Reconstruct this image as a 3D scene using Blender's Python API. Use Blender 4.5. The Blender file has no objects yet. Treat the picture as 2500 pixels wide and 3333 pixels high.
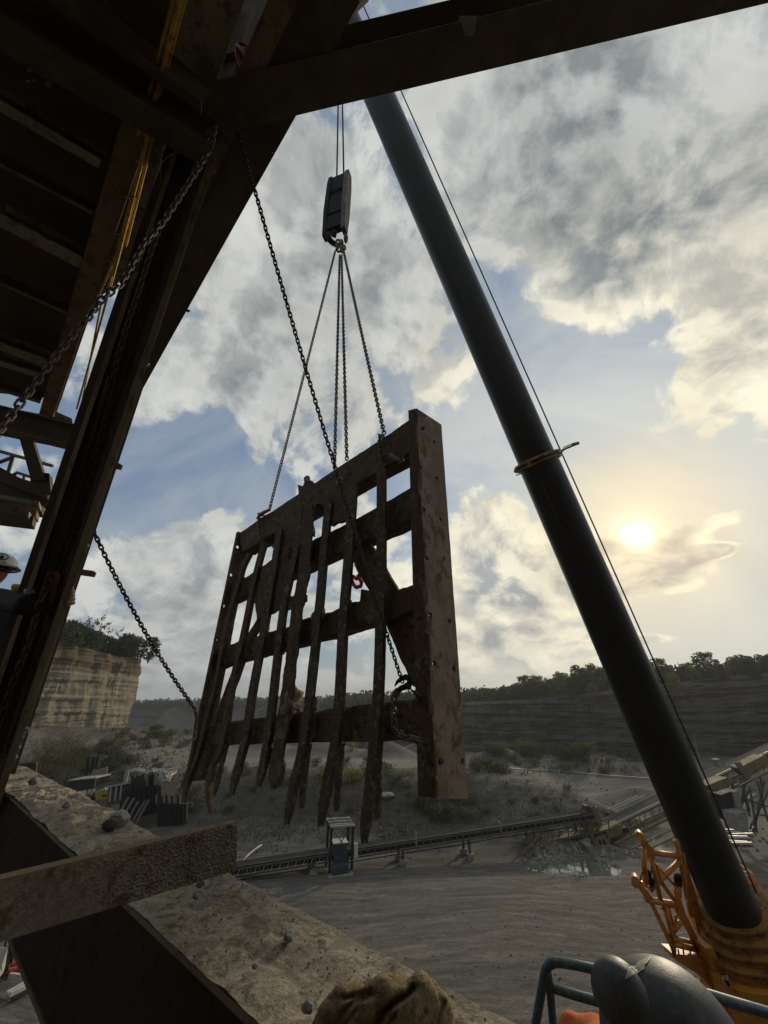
import bpy, bmesh, math, random
from mathutils import Vector, Matrix, noise
from math import sin, cos, tan, pi, radians, sqrt, atan2
V = Vector
random.seed(7)
SC = bpy.context.scene
COL = SC.collection

# ------------------------------------------------------------------ camera
PITCH = radians(27.0)
cam_d = bpy.data.cameras.new('camera'); cam = bpy.data.objects.new('camera', cam_d); COL.objects.link(cam)
cam_d.sensor_fit = 'HORIZONTAL'; cam_d.sensor_width = 36.0; cam_d.lens = 18.0
cam_d.clip_start = 0.05; cam_d.clip_end = 6000
cam.location = (0, 0, 0); cam.rotation_euler = (pi/2 + PITCH, 0, 0)
SC.camera = cam
CP, SP = cos(PITCH), sin(PITCH)

def ray(px, py):
    """world direction of a point of the photograph, per metre of depth along the lens axis"""
    x = (px-1250)/1250.0; v = (1666.5-py)/1250.0
    return V((x, CP - SP*v, SP + CP*v))
def PK(px, py, k): return ray(px, py)*k
def PY(px, py, Y):
    d = ray(px, py); return d*(Y/d.y)
def PZ(px, py, z):
    d = ray(px, py); return d*(z/d.z)
def PP(px, py, p0, n):
    d = ray(px, py); return d*(p0.dot(n)/d.dot(n))

# ------------------------------------------------------------------ light
SUN_DIR = ray(2072, 1740).normalized()
SUN_EL = math.asin(SUN_DIR.z); SUN_AZ = atan2(SUN_DIR.x, SUN_DIR.y)
sun_d = bpy.data.lights.new('sun', 'SUN'); sun_d.energy = 2.2; sun_d.angle = radians(2.5)
sun_d.color = (1.0, 0.84, 0.62)
sun = bpy.data.objects.new('sun', sun_d); COL.objects.link(sun)
sun.rotation_euler = (-SUN_DIR).to_track_quat('-Z', 'Y').to_euler()
sun.location = (20, 30, 60)

SC.view_settings.view_transform = 'Standard'; SC.view_settings.look = 'None'
SC.view_settings.exposure = 0.0; SC.view_settings.gamma = 1.0
SC.view_settings.use_curve_mapping = False
SC.render.engine = 'CYCLES'
try:
    SC.cycles.use_denoising = True
    SC.cycles.max_bounces = 6; SC.cycles.diffuse_bounces = 3; SC.cycles.glossy_bounces = 3
    SC.cycles.transparent_max_bounces = 6
    SC.cycles.caustics_reflective = False; SC.cycles.caustics_refractive = False
    SC.cycles.sample_clamp_indirect = 4.0
except Exception: pass

# ------------------------------------------------------------------ node helper
class NT:
    def __init__(s, tree): s.t = tree; s.n = tree.nodes; s.l = tree.links
    def node(s, typ, **kw):
        n = s.n.new(typ)
        for k, v in kw.items(): setattr(n, k, v)
        return n
    def link(s, a, b):
        if isinstance(a, (int, float, tuple, list)): b.default_value = a
        else: s.l.new(a, b)
    def math(s, op, a, b=0.0, c=None, clamp=False):
        n = s.node('ShaderNodeMath', operation=op, use_clamp=clamp)
        s.link(a, n.inputs[0]); s.link(b, n.inputs[1])
        if c is not None: s.link(c, n.inputs[2])
        return n.outputs[0]
    def vmath(s, op, a, b=(0, 0, 0), out=0):
        n = s.node('ShaderNodeVectorMath', operation=op)
        s.link(a, n.inputs[0])
        if op == 'SCALE': s.link(b, n.inputs[3])
        else: s.link(b, n.inputs[1])
        return n.outputs[out]
    def ramp(s, x, a, b, lo=0.0, hi=1.0, smooth=True):
        n = s.node('ShaderNodeMapRange'); n.interpolation_type = 'SMOOTHSTEP' if smooth else 'LINEAR'
        s.link(x, n.inputs[0]); n.inputs[1].default_value = a; n.inputs[2].default_value = b
        n.inputs[3].default_value = lo; n.inputs[4].default_value = hi
        return n.outputs[0]
    def mix(s, f, a, b, typ='MIX'):
        n = s.node('ShaderNodeMix', data_type='RGBA', blend_type=typ)
        s.link(f, n.inputs[0])
        for v, i in ((a, 6), (b, 7)):
            if isinstance(v, tuple) and len(v) == 3: v = v+(1,)
            s.link(v, n.inputs[i])
        return n.outputs[2]
    def noise(s, vec, scale=5, detail=4, rough=.5, dist=0.0, lac=2.0):
        n = s.node('ShaderNodeTexNoise'); s.link(vec, n.inputs['Vector'])
        n.inputs['Scale'].default_value = scale; n.inputs['Detail'].default_value = detail
        n.inputs['Roughness'].default_value = rough; n.inputs['Distortion'].default_value = dist
        n.inputs['Lacunarity'].default_value = lac
        return n.outputs['Fac']
    def vor(s, vec, scale=5, feature='F1', rnd=1.0):
        n = s.node('ShaderNodeTexVoronoi', feature=feature); s.link(vec, n.inputs['Vector'])
        n.inputs['Scale'].default_value = scale; n.inputs['Randomness'].default_value = rnd
        return n.outputs['Distance']
    def mapping(s, vec, scale=(1, 1, 1), rot=(0, 0, 0), loc=(0, 0, 0)):
        n = s.node('ShaderNodeMapping'); s.link(vec, n.inputs[0])
        n.inputs['Location'].default_value = loc; n.inputs['Rotation'].default_value = rot; n.inputs['Scale'].default_value = scale
        return n.outputs[0]

# ------------------------------------------------------------------ sky
def make_world():
    w = bpy.data.worlds.new('World'); SC.world = w; w.use_nodes = True
    t = NT(w.node_tree); w.node_tree.nodes.clear()
    out = t.node('ShaderNodeOutputWorld'); bg = t.node('ShaderNodeBackground'); t.l.new(bg.outputs[0], out.inputs[0])
    STR = 0.1; bg.inputs[1].default_value = STR
    sky = t.node('ShaderNodeTexSky', sky_type='NISHITA'); sky.sun_disc = False
    sky.sun_elevation = SUN_EL; sky.sun_rotation = SUN_AZ; sky.air_density = 1.0; sky.dust_density = 1.0; sky.ozone_density = 1.5
    D = t.vmath('NORMALIZE', t.node('ShaderNodeTexCoord').outputs['Generated'])
    sep = t.node('ShaderNodeSeparateXYZ'); t.l.new(D, sep.inputs[0]); x, y, z = sep.outputs
    S = tuple(SUN_DIR)
    sd = t.vmath('DOT_PRODUCT', D, S, out=1)
    zp = t.math('MAXIMUM', z, 0.0)
    # cloud layer coordinates (a flattened dome, so that clouds shrink towards the horizon)
    den = t.math('ADD', zp, 0.22)
    q = t.node('ShaderNodeCombineXYZ'); t.l.new(t.math('DIVIDE', x, den), q.inputs[0]); t.l.new(t.math('DIVIDE', y, den), q.inputs[1])
    t.l.new(t.math('MULTIPLY', z, 1.2), q.inputs[2])
    qz = t.node('ShaderNodeCombineXYZ'); t.l.new(t.math('MULTIPLY', x, 1.75), qz.inputs[0]); t.l.new(t.math('MULTIPLY', y, 1.75), qz.inputs[1])
    t.l.new(t.math('MULTIPLY', t.math('POWER', t.math('ADD', zp, .004), .72), 2.25), qz.inputs[2])
    Q = qz.outputs[0]
    warp = t.node('ShaderNodeTexNoise'); t.l.new(Q, warp.inputs['Vector']); warp.inputs['Scale'].default_value = 2.2; warp.inputs['Detail'].default_value = 3
    wv = t.vmath('SCALE', t.vmath('SUBTRACT', warp.outputs['Color'], (.5, .5, .5)), .16)
    Qw = t.vmath('ADD', Q, wv)
    def dens(vec):
        big = t.noise(vec, 1.3, 2, .5)
        mid = t.noise(vec, 3.6, 15, .63, .25)
        bil = t.vor(vec, 6.5)                       # billows
        bil2 = t.vor(vec, 15.0)
        d = t.math('MULTIPLY_ADD', big, .62, t.math('MULTIPLY', mid, .80))
        d = t.math('SUBTRACT', d, t.math('MULTIPLY', bil, .12))
        d = t.math('SUBTRACT', d, t.math('MULTIPLY', bil2, .08))
        return d
    # where the photographed cloud masses and the blue gaps are (directions), strength
    B = [((2080, 380), 20, .15), ((1700, 170), 14, .07), ((2400, 900), 15, .17), ((1950, 620), 12, .18), ((1150, 1050), 19, .11), ((1320, 800), 12, .12),
         ((650, 1180), 15, .11), ((1000, 650), 12, .10), ((500, 1960), 11, .12), ((350, 1700), 9, .10), ((620, 1750), 9, .09), ((1680, 1800), 9, .20), ((1500, 1900), 9, .12),
         ((2060, 1835), 4.6, .42), ((2230, 1818), 4.2, .36), ((1930, 1845), 4.5, .32), ((2150, 1830), 4, .2), ((1780, 1900), 6, .16), ((1640, 2080), 9, .10), ((900, 2100), 14, .08), ((2330, 1330), 8, .14),
         ((600, 1520), 7.0, -.24), ((430, 1600), 7, -.22), ((700, 1440), 5, -.20), ((1430, 1500), 8, -.08), ((1050, 1350), 9, .08), ((700, 1350), 8, .08), ((1850, 1300), 12, -.14), ((1650, 950), 7, -.14), ((1330, 620), 6, -.10),
         ((2072, 1690), 4.0, -.30), ((2250, 2020), 10, -.22), ((2050, 2130), 4, .16), ((1950, 1960), 3.5, .15), ((1750, 1560), 8, -.22), ((2400, 1600), 9, -.08), ((2350, 150), 6, -.16), ((2050, 1150), 9, -.10), ((1480, 1350), 6, -.1)]
    bias = None
    for (px, py), deg, amp in B:
        d = ray(px, py).normalized()
        dd = t.vmath('DOT_PRODUCT', D, tuple(d), out=1)
        g = t.ramp(dd, cos(radians(deg*1.25)), cos(radians(deg*.15)), 0, amp)
        bias = g if bias is None else t.math('ADD', bias, g)
    for (px, py), (fx, fz), amp in (((2085, 1838), (5.0, 36), .50), ((2230, 1812), (7.0, 48), .46), ((1950, 1850), (7, 28), .40), ((1700, 1835), (6, 17), .26), ((2080, 2085), (7, 50), .30), ((1660, 2080), (5, 22), .22), ((2350, 1690), (9, 40), .2)):
        dv = t.vmath('SUBTRACT', D, tuple(ray(px, py).normalized()))
        ln = t.vmath('LENGTH', t.vmath('MULTIPLY', dv, (fx, fx, fz)), out=1)
        bias = t.math('ADD', bias, t.ramp(ln, 1.0, .25, 0, amp))
    d0 = t.math('ADD', dens(Qw), bias)
    to_sun = t.vmath('NORMALIZE', t.vmath('SUBTRACT', (SUN_DIR.x*1.75, SUN_DIR.y*1.75, 2.25*SUN_DIR.z**.72), Q))
    Qs = t.vmath('ADD', Qw, t.vmath('SCALE', to_sun, .075))
    d1 = t.math('ADD', dens(Qs), bias)
    relief = t.ramp(t.math('SUBTRACT', d0, d1), -.08, .10, 0, 1, False)
    cover = t.ramp(d0, .565, .685)
    thick = t.ramp(d0, .64, .98)
    near = t.ramp(sd, .70, 1.0)            # towards the sun
    vnear = t.ramp(sd, .965, .9995)
    edge_c = t.mix(near, (.60, .61, .585), (1.0, .92, .70))
    core_c = t.mix(near, (.20, .235, .265), (.36, .375, .385))
    hi = t.ramp(z, .25, .95)
    core_c = t.mix(hi, core_c, (.225, .255, .265))
    shade = t.math('MULTIPLY_ADD', thick, .66, t.math('MULTIPLY', t.math('SUBTRACT', .5, relief), .85), clamp=True)
    cl = t.mix(shade, edge_c, core_c)
    cl = t.mix(1.0, cl, t.ramp(t.noise(Qw, 2.6, 10, .62, .3), .3, .7, .80, 1.20, False), 'MULTIPLY')
    # clear sky : the Nishita sky, whitened by thin high veil
    veil = t.noise(t.mapping(Q, scale=(1, 2.2, 1), rot=(0, 0, .5)), 1.3, 8, .6, .5)
    clear = t.mix(1.0, sky.outputs[0], (.85, .90, 1.0), 'MULTIPLY')
    clear = t.vmath('SCALE', clear, .1*1.0)
    clear = t.vmath('MINIMUM', clear, (.80, .74, .60))
    blue = t.mix(near, (.18, .265, .395), (.42, .49, .55))
    blue = t.mix(t.ramp(z, .0, .30, .75, 0), blue, t.mix(near, (.15, .20, .25), (.84, .80, .62)))
    clear = t.mix(.72, clear, blue)
    clear = t.mix(t.ramp(veil, .34, .66, .05, .62), clear, t.mix(near, (.42, .46, .48), (.82, .80, .70)))
    # aureole of the sun seen through thin cloud
    clear = t.mix(t.ramp(sd, cos(radians(13)), cos(radians(1)), 0, .40), clear, (1.0, .86, .58))
    col = t.mix(t.math('MULTIPLY', cover, t.ramp(z, -.02, .05, .25, 1)), clear, cl)
    lowh = t.ramp(z, .0, .14, .55, 0)
    col = t.mix(lowh, col, t.mix(near, (.17, .21, .25), (.66, .66, .54)))
    col = t.mix(t.math('MULTIPLY', vnear, .6), col, t.mix(.35, col, (1.3, 1.0, .5)))
    sp = t.math('MAXIMUM', sd, 0.0)
    for pw, cc in ((60, (.10, .08, .045)), (520, (.36, .27, .13)), (3200, (1.3, 1.05, .60)), (14000, (14., 12.5, 9.5))):
        col = t.vmath('ADD', col, t.vmath('SCALE', cc, t.math('POWER', sp, pw)))
    col = t.mix(t.ramp(z, -.06, -.01, 1, 0), col, (.10, .10, .095))
    t.l.new(t.vmath('SCALE', col, 1.0/STR), bg.inputs[0])
make_world()

# ------------------------------------------------------------------ materials
MATS = {}
def mat(name, cols, scale=3.0, rough=.8, metal=0.0, bump=.3, bscale=None, detail=8, stretch=(1, 1, 1), spec=.3, contrast=(.35, .65), world=True, dist=.3, bdist=.02, fine=None):
    m = bpy.data.materials.new(name); m.use_nodes = True
    t = NT(m.node_tree); b = m.node_tree.nodes['Principled BSDF']
    if world: vec = t.node('ShaderNodeNewGeometry').outputs['Position']
    else: vec = t.node('ShaderNodeTexCoord').outputs['Object']
    vs = t.mapping(vec, scale=stretch)
    n1 = t.noise(vs, scale, detail, .62, dist)
    c = t.mix(t.ramp(n1, contrast[0], contrast[1]), cols[0], cols[1])
    if len(cols) > 2:
        n2 = t.noise(vs, scale*3.1, detail, .65, dist)
        c = t.mix(t.ramp(n2, .52, .62), c, cols[2])
    if len(cols) > 3:
        n3 = t.noise(t.mapping(vec, scale=stretch, loc=(7, 3, 5)), scale*1.4, detail, .7, dist)
        c = t.mix(t.ramp(n3, .56, .62), c, cols[3])
    if fine:
        n4 = t.noise(vec, fine, 5, .7)
        c = t.mix(1.0, c, t.ramp(n4, .3, .7, .65, 1.35, False), 'MULTIPLY')
    t.link(c, b.inputs['Base Color'])
    b.inputs['Roughness'].default_value = rough; b.inputs['Metallic'].default_value = metal
    b.inputs['Specular IOR Level'].default_value = spec
    rn = t.ramp(n1, .3, .7, max(.05, rough-.15), min(1, rough+.12), False); t.link(rn, b.inputs['Roughness'])
    if bump:
        bp = t.node('ShaderNodeBump'); bp.inputs['Strength'].default_value = bump; bp.inputs['Distance'].default_value = bdist
        bn = t.noise(vs, bscale or scale*8, 8, .7)
        t.l.new(bn, bp.inputs['Height']); t.l.new(bp.outputs[0], b.inputs['Normal'])
    MATS[name] = m
    return m
M = {}
M['steel_dark'] = mat('rusty_dark_steel', [(.062, .05, .036), (.115, .092, .064), (.10, .062, .037)], 2.2, .75, .1, .25, 40)
M['steel_olive'] = mat('weathered_olive_paint', [(.20, .19, .135), (.29, .275, .20), (.14, .11, .07)], 2.6, .65, .05, .2, 50, stretch=(1, 1, .4))
M['steel_grey'] = mat('weathered_grey_steel', [(.17, .185, .17), (.24, .25, .23), (.12, .09, .07)], 3, .6, .2, .25, 50, stretch=(1, 1, .4))
M['steel_brown'] = mat('brown_primer_steel', [(.16, .11, .062), (.23, .165, .095), (.11, .07, .042)], 2.4, .8, .05, .3, 35)
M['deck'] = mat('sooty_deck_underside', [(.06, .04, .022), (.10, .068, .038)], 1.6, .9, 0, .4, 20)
M['yellow'] = mat('worn_yellow_paint', [(.62, .40, .06), (.48, .28, .04), (.25, .13, .03)], 6, .45, .1, .1, 40, spec=.5)
M['dust'] = mat('pale_rock_dust', [(.27, .23, .17), (.44, .38, .285), (.20, .17, .13)], 9, .95, 0, 1.0, 60, fine=90, bdist=.012, contrast=(.38, .6))
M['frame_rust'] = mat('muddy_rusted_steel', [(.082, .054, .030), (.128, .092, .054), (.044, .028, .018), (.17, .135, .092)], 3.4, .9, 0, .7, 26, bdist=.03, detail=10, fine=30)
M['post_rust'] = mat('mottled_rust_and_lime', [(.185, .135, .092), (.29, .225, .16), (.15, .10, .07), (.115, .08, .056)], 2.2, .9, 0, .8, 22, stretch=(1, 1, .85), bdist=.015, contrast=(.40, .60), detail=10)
M['bar_edge'] = mat('worn_bar_steel', [(.06, .046, .032), (.10, .082, .060), (.20, .165, .12)], 5, .85, .1, .7, 30, fine=40)
M['crust'] = mat('caked_lime_crust', [(.20, .16, .11), (.34, .29, .21), (.10, .07, .045)], 8, .95, 0, 1, 40, bdist=.03)
M['chain'] = mat('dark_chain_steel', [(.045, .040, .036), (.08, .068, .055)], 20, .45, .6, .1, world=False)
M['chain_rust'] = mat('rusty_chain_steel', [(.10, .078, .06), (.15, .12, .095)], 20, .55, .3, .1, world=False)
M['dull_red'] = mat('dull_dark_red_paint', [(.12, .02, .015), (.08, .02, .015)], 12, .6, .1, .1)
M['red'] = mat('scuffed_red_paint', [(.52, .05, .02), (.36, .03, .015)], 12, .5, .1, .1, spec=.5)
M['orange_red'] = mat('faded_orange_paint', [(.52, .13, .05), (.38, .08, .03)], 12, .5, .1, .1, spec=.5)
M['boom'] = mat('greasy_dark_boom_paint', [(.007, .007, .007), (.014, .013, .011), (.012, .010, .008)], .8, .42, .0, .05, 6, stretch=(1, 1, .2), spec=.28)
M['crane'] = mat('crane_orange_paint', [(.56, .225, .022), (.45, .165, .018), (.30, .10, .016)], 1.6, .5, .05, .1, 20, spec=.5)
M['crane_dirt'] = mat('greasy_crane_orange', [(.30, .14, .028), (.17, .085, .022), (.06, .04, .02)], 2.4, .6, .05, .15, 20, contrast=(.40, .62))
M['black'] = mat('dark_block_paint', [(.012, .012, .012), (.024, .023, .021)], 4, .75, 0, .1, spec=.12)
M['block_side'] = mat('worn_block_cheek', [(.05, .05, .05), (.34, .28, .22), (.12, .08, .05)], 5, .6, .2, .2, stretch=(1, 1, .4), contrast=(.5, .7))
M['rubber'] = mat('belt_rubber', [(.035, .036, .036), (.055, .055, .052)], 2, .95, 0, .2, spec=.08)
M['conv'] = mat('dusty_conveyor_steel', [(.06, .055, .046), (.10, .09, .075)], 3, .8, .1, .2)
M['conv_light'] = mat('galvanised_bracket', [(.26, .255, .23), (.36, .35, .31)], 6, .6, .2, .1)
M['conv_yellow'] = mat('dusty_yellow_steel', [(.11, .09, .042), (.155, .128, .062), (.075, .06, .035)], 2, .8, .05, .2)
M['concrete'] = mat('stained_concrete', [(.17, .16, .145), (.24, .23, .205), (.13, .12, .105)], 1.6, .9, 0, .4)
M['bluegrey'] = mat('slate_blue_panel', [(.03, .042, .055), (.045, .056, .07)], 2, .6, .1, .1)
M['white'] = mat('dusty_white_paint', [(.38, .37, .33), (.48, .46, .41)], 3, .6, 0, .1)
M['cream'] = mat('cream_cab_panel', [(.50, .42, .30), (.60, .52, .38)], 3, .7, 0, .1)
M['glass'] = mat('dark_cab_glass', [(.02, .022, .022), (.03, .03, .03)], 3, .15, 0, 0, spec=.6)
M['yellow_box'] = mat('yellow_machine_paint', [(.34, .26, .035), (.26, .19, .03)], 3, .6, 0, .1)
M['rail'] = mat('blue_grey_rail_paint', [(.035, .085, .115), (.06, .11, .135), (.14, .15, .14)], 9, .38, .2, .05, spec=.6)
M['dome'] = mat('scuffed_grey_plastic', [(.034, .042, .047), (.048, .056, .060), (.07, .075, .073)], 9, .55, 0, .3, 160, spec=.4, bdist=.002, fine=60)
M['tape'] = mat('pale_tape', [(.36, .37, .28), (.44, .44, .35), (.26, .26, .2)], 30, .5, 0, .2, bdist=.002)
M['glove'] = mat('dusty_suede_glove', [(.25, .19, .11), (.34, .265, .155), (.18, .135, .078)], 26, 1, 0, 1, 220, spec=.1, bdist=.004, fine=200)
M['orange'] = mat('bright_orange_cloth', [(.72, .20, .07), (.60, .15, .05)], 10, .9, 0, .3)
M['helmet'] = mat('white_hard_hat_shell', [(.74, .72, .64), (.80, .78, .70)], 10, .35, 0, .05, spec=.5)
M['skin'] = mat('tanned_skin', [(.34, .17, .11), (.42, .22, .14)], 12, .55, 0, .1)
M['jacket'] = mat('black_work_jacket', [(.012, .013, .018), (.022, .024, .03)], 9, .85, 0, .5)
M['hivis'] = mat('fluorescent_yellow_band', [(.62, .70, .10), (.52, .60, .08)], 12, .6, 0, .1)
M['rock'] = mat('broken_limestone', [(.19, .185, .17), (.30, .29, .26)], 2, .9, 0, .5, world=True)
M['bark'] = mat('grey_bark', [(.06, .048, .036), (.10, .082, .06)], 6, .95, 0, .4, world=False)
M['wood'] = mat('weathered_timber', [(.16, .13, .10), (.24, .20, .15)], 4, .9, 0, .3)
M['dark_pile'] = mat('black_sheet_pile', [(.012, .011, .01), (.022, .019, .016)], 2, .9, 0, .2)
M['silver'] = mat('bright_bare_steel', [(.38, .37, .35), (.48, .47, .43)], 5, .6, .2, .05)
M['logo'] = mat('dark_decal', [(.03, .05, .10), (.04, .06, .12)], 5, .6, 0, 0)
def leaf_mat(name, a, b_, c=None):
    m = bpy.data.materials.new(name); m.use_nodes = True
    t = NT(m.node_tree); b = m.node_tree.nodes['Principled BSDF']
    g = t.node('ShaderNodeNewGeometry'); oi = t.node('ShaderNodeObjectInfo')
    n = t.noise(g.outputs['Position'], .55, 3, .6)
    r = t.math('MULTIPLY_ADD', g.outputs['Random Per Island'], .5, t.math('MULTIPLY', n, .5))
    col = t.mix(r, a, b_)
    col = t.mix(1.0, col, t.ramp(oi.outputs['Random'], 0, 1, .7, 1.35, False), 'MULTIPLY')
    t.link(col, b.inputs['Base Color']); b.inputs['Roughness'].default_value = .7
    b.inputs['Specular IOR Level'].default_value = .25
    tr = t.node('ShaderNodeBsdfTranslucent'); t.link(col, tr.inputs[0])
    mx = t.node('ShaderNodeMixShader'); mx.inputs[0].default_value = .3
    out = [x for x in m.node_tree.nodes if x.type == 'OUTPUT_MATERIAL'][0]
    t.l.new(b.outputs[0], mx.inputs[1]); t.l.new(tr.outputs[0], mx.inputs[2]); t.l.new(mx.outputs[0], out.inputs[0])
    return m
M['leaf'] = leaf_mat('dark_green_leaves', (.026, .036, .014), (.062, .076, .026))
M['leaf_olive'] = leaf_mat('olive_leaves', (.05, .058, .018), (.12, .125, .035))
M['leaf_yellow'] = leaf_mat('yellowing_leaves', (.10, .11, .025), (.24, .22, .05))
M['leaf_dry'] = leaf_mat('dry_brown_scrub', (.05, .048, .028), (.12, .105, .055))
def water_mat():
    m = bpy.data.materials.new('still_muddy_water'); m.use_nodes = True
    t = NT(m.node_tree); b = m.node_tree.nodes['Principled BSDF']
    b.inputs['Base Color'].default_value = (.10, .12, .10, 1); b.inputs['Roughness'].default_value = .04
    b.inputs['Specular IOR Level'].default_value = 1.0; b.inputs['IOR'].default_value = 1.6
    bp = t.node('ShaderNodeBump'); bp.inputs['Strength'].default_value = .12; bp.inputs['Distance'].default_value = .02
    t.l.new(t.noise(t.node('ShaderNodeNewGeometry').outputs['Position'], 5, 3, .5), bp.inputs['Height']); t.l.new(bp.outputs[0], b.inputs['Normal'])
    return m
M['water'] = water_mat()

# ------------------------------------------------------------------ object helpers
def tag(o, label=None, cat=None, group=None, kind=None):
    if label: o['label'] = label
    if cat: o['category'] = cat
    if group: o['group'] = group
    if kind: o['kind'] = kind
    return o
def thing(name, label, cat, loc=(0, 0, 0), group=None, kind=None):
    o = bpy.data.objects.new(name, None); COL.objects.link(o); o.location = loc; o.empty_display_size = .2
    o['wl'] = tuple(loc)
    tag(o, label, cat, group, kind)
    return o
def wl(o): return V(o['wl']) if o is not None and 'wl' in o.keys() else V((0, 0, 0))
def jit(p, s, a): return p + noise.noise_vector(p*s)*a

class MB:
    def __init__(s): s.v = []; s.f = []
    def add(s, vs, fs):
        n = len(s.v); s.v += [V(a) for a in vs]; s.f += [tuple(i+n for i in f) for f in fs]; return s
    def hexa(s, p):   # 8 points: bottom 4 ccw, top 4 ccw
        return s.add(p, [(0, 3, 2, 1), (4, 5, 6, 7), (0, 1, 5, 4), (1, 2, 6, 5), (2, 3, 7, 6), (3, 0, 4, 7)])
    def box(s, c, sz, R=None):
        c = V(c); h = V(sz)/2; P = []
        for z in (-1, 1):
            for x, y in ((-1, -1), (1, -1), (1, 1), (-1, 1)):
                q = V((x*h.x, y*h.y, z*h.z)); P.append(c + (R @ q if R else q))
        return s.hexa(P)
    def bar(s, a, b, w, h, up=V((0, 0, 1)), off=(0, 0)):
        """rectangular bar from a to b, w across, h along up"""
        a = V(a); b = V(b); d = (b-a).normalized(); up = V(up)
        side = d.cross(up)
        if side.length < 1e-4: side = d.cross(V((0, 1, 0)))
        side.normalize(); u = side.cross(d).normalized()
        o = side*off[0] + u*off[1]
        P = [a+o-side*w/2-u*h/2, a+o+side*w/2-u*h/2, a+o+side*w/2+u*h/2, a+o-side*w/2+u*h/2]
        Q = [p+(b-a) for p in P]
        return s.add(P+Q, [(0, 1, 2, 3), (7, 6, 5, 4), (0, 4, 5, 1), (1, 5, 6, 2), (2, 6, 7, 3), (3, 7, 4, 0)])
    def prism(s, pts, vec):
        n = len(pts); vec = V(vec); pts = [V(p) for p in pts]
        vs = pts + [p+vec for p in pts]
        fs = [tuple(range(n)), tuple(range(2*n-1, n-1, -1))] + [(i, n+i, n+(i+1) % n, (i+1) % n) for i in range(n)]
        return s.add(vs, fs)
    def tube(s, path, r, n=8, caps=True, closed=False):
        path = [V(p) for p in path]; m = len(path)
        rs = r if isinstance(r, (list, tuple)) else [r]*m
        base = len(s.v); prev = None
        for i, p in enumerate(path):
            if closed: d = path[(i+1) % m]-path[i-1]
            else: d = path[min(i+1, m-1)]-path[max(i-1, 0)]
            d.normalize()
            if prev is None:
                u = d.orthogonal().normalized()
            else:
                u = prev - d*prev.dot(d)
                if u.length < 1e-5: u = d.orthogonal()
                u.normalize()
            prev = u; w = d.cross(u)
            for j in range(n):
                a = 2*pi*j/n; s.v.append(p + (u*cos(a)+w*sin(a))*rs[i])
        for i in range(m if closed else m-1):
            for j in range(n):
                a = base+i*n+j; b = base+i*n+(j+1) % n; i2 = (i+1) % m
                s.f.append((a, b, base+i2*n+(j+1) % n, base+i2*n+j))
        if caps and not closed:
            s.f.append(tuple(base+j for j in reversed(range(n)))); s.f.append(tuple(base+(m-1)*n+j for j in range(n)))
        return s
    def cyl(s, a, b, r, n=16, r2=None): return s.tube([a, b], [r, r if r2 is None else r2], n)
    def ball(s, c, r, nu=12, nv=8, sc=(1, 1, 1), R=None):
        c = V(c); base = len(s.v)
        for i in range(nv+1):
            th = pi*i/nv
            for j in range(nu):
                ph = 2*pi*j/nu
                q = V((sin(th)*cos(ph)*sc[0], sin(th)*sin(ph)*sc[1], cos(th)*sc[2]))*r
                s.v.append(c + (R @ q if R else q))
        for i in range(nv):
            for j in range(nu):
                s.f.append((base+i*nu+j, base+(i+1)*nu+j, base+(i+1)*nu+(j+1) % nu, base+i*nu+(j+1) % nu))
        return s
    def grid(s, fn, nu, nv, closed_u=False):
        base = len(s.v)
        for i in range(nv+1):
            for j in range(nu+1): s.v.append(V(fn(j/nu, i/nv)))
        for i in range(nv):
            for j in range(nu):
                a = base+i*(nu+1)+j; s.f.append((a, a+1, a+nu+2, a+nu+1))
        return s
    def mesh(s, name, off=V((0, 0, 0)), smooth=False, fix=False):
        me = bpy.data.meshes.new(name); me.from_pydata([tuple(v-off) for v in s.v], [], s.f)
        if fix:
            bm = bmesh.new(); bm.from_mesh(me); bmesh.ops.remove_doubles(bm, verts=bm.verts, dist=1e-5)
            bmesh.ops.recalc_face_normals(bm, faces=bm.faces); bm.to_mesh(me); bm.free()
        if smooth:
            for p in me.polygons: p.use_smooth = True
        me.update(); return me
    def build(s, name, m, parent=None, smooth=False, bevel=0, fix=True, label=None):
        o = bpy.data.objects.new(name, s.mesh(name, wl(parent), smooth, fix)); COL.objects.link(o)
        o.data.materials.append(m)
        if parent is not None: o.parent = parent; o['wl'] = tuple(wl(parent))
        if bevel:
            b = o.modifiers.new('bevel', 'BEVEL'); b.width = bevel; b.segments = 2; b.limit_method = 'ANGLE'; b.angle_limit = radians(40)
        if label: o['label'] = label
        return o
def clean(o):  # drop helper property
    for x in bpy.data.objects:
        if 'wl' in x.keys(): del x['wl']
def link_copy(src, name, parent, loc=None, rot=None, mtx=None):
    o = bpy.data.objects.new(name, src.data if hasattr(src, 'data') else src); COL.objects.link(o)
    o.parent = parent
    if mtx is not None: o.matrix_local = mtx
    if loc is not None: o.location = loc
    if rot is not None: o.rotation_euler = rot
    return o
def copy_tree(root, loc=None, rotz=None, scale=None, label=None):
    c = root.copy(); COL.objects.link(c)
    if loc is not None: c.location = loc
    if rotz is not None: c.rotation_euler = (0, 0, rotz)
    if scale is not None: c.scale = scale if isinstance(scale, (tuple, list)) else (scale,)*3
    if label: c['label'] = label
    def rec(a, b):
        for ch in list(a.children):
            if ch == b: continue
            d = ch.copy(); COL.objects.link(d); d.parent = b; rec(ch, d)
    rec(root, c)
    return c
def remesh(o, size, smooth=4, keep=None):
    r = o.modifiers.new('remesh', 'REMESH'); r.mode = 'VOXEL'; r.voxel_size = size; r.use_smooth_shade = True
    s = o.modifiers.new('smooth', 'SMOOTH'); s.factor = .5; s.iterations = smooth
    return o
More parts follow.
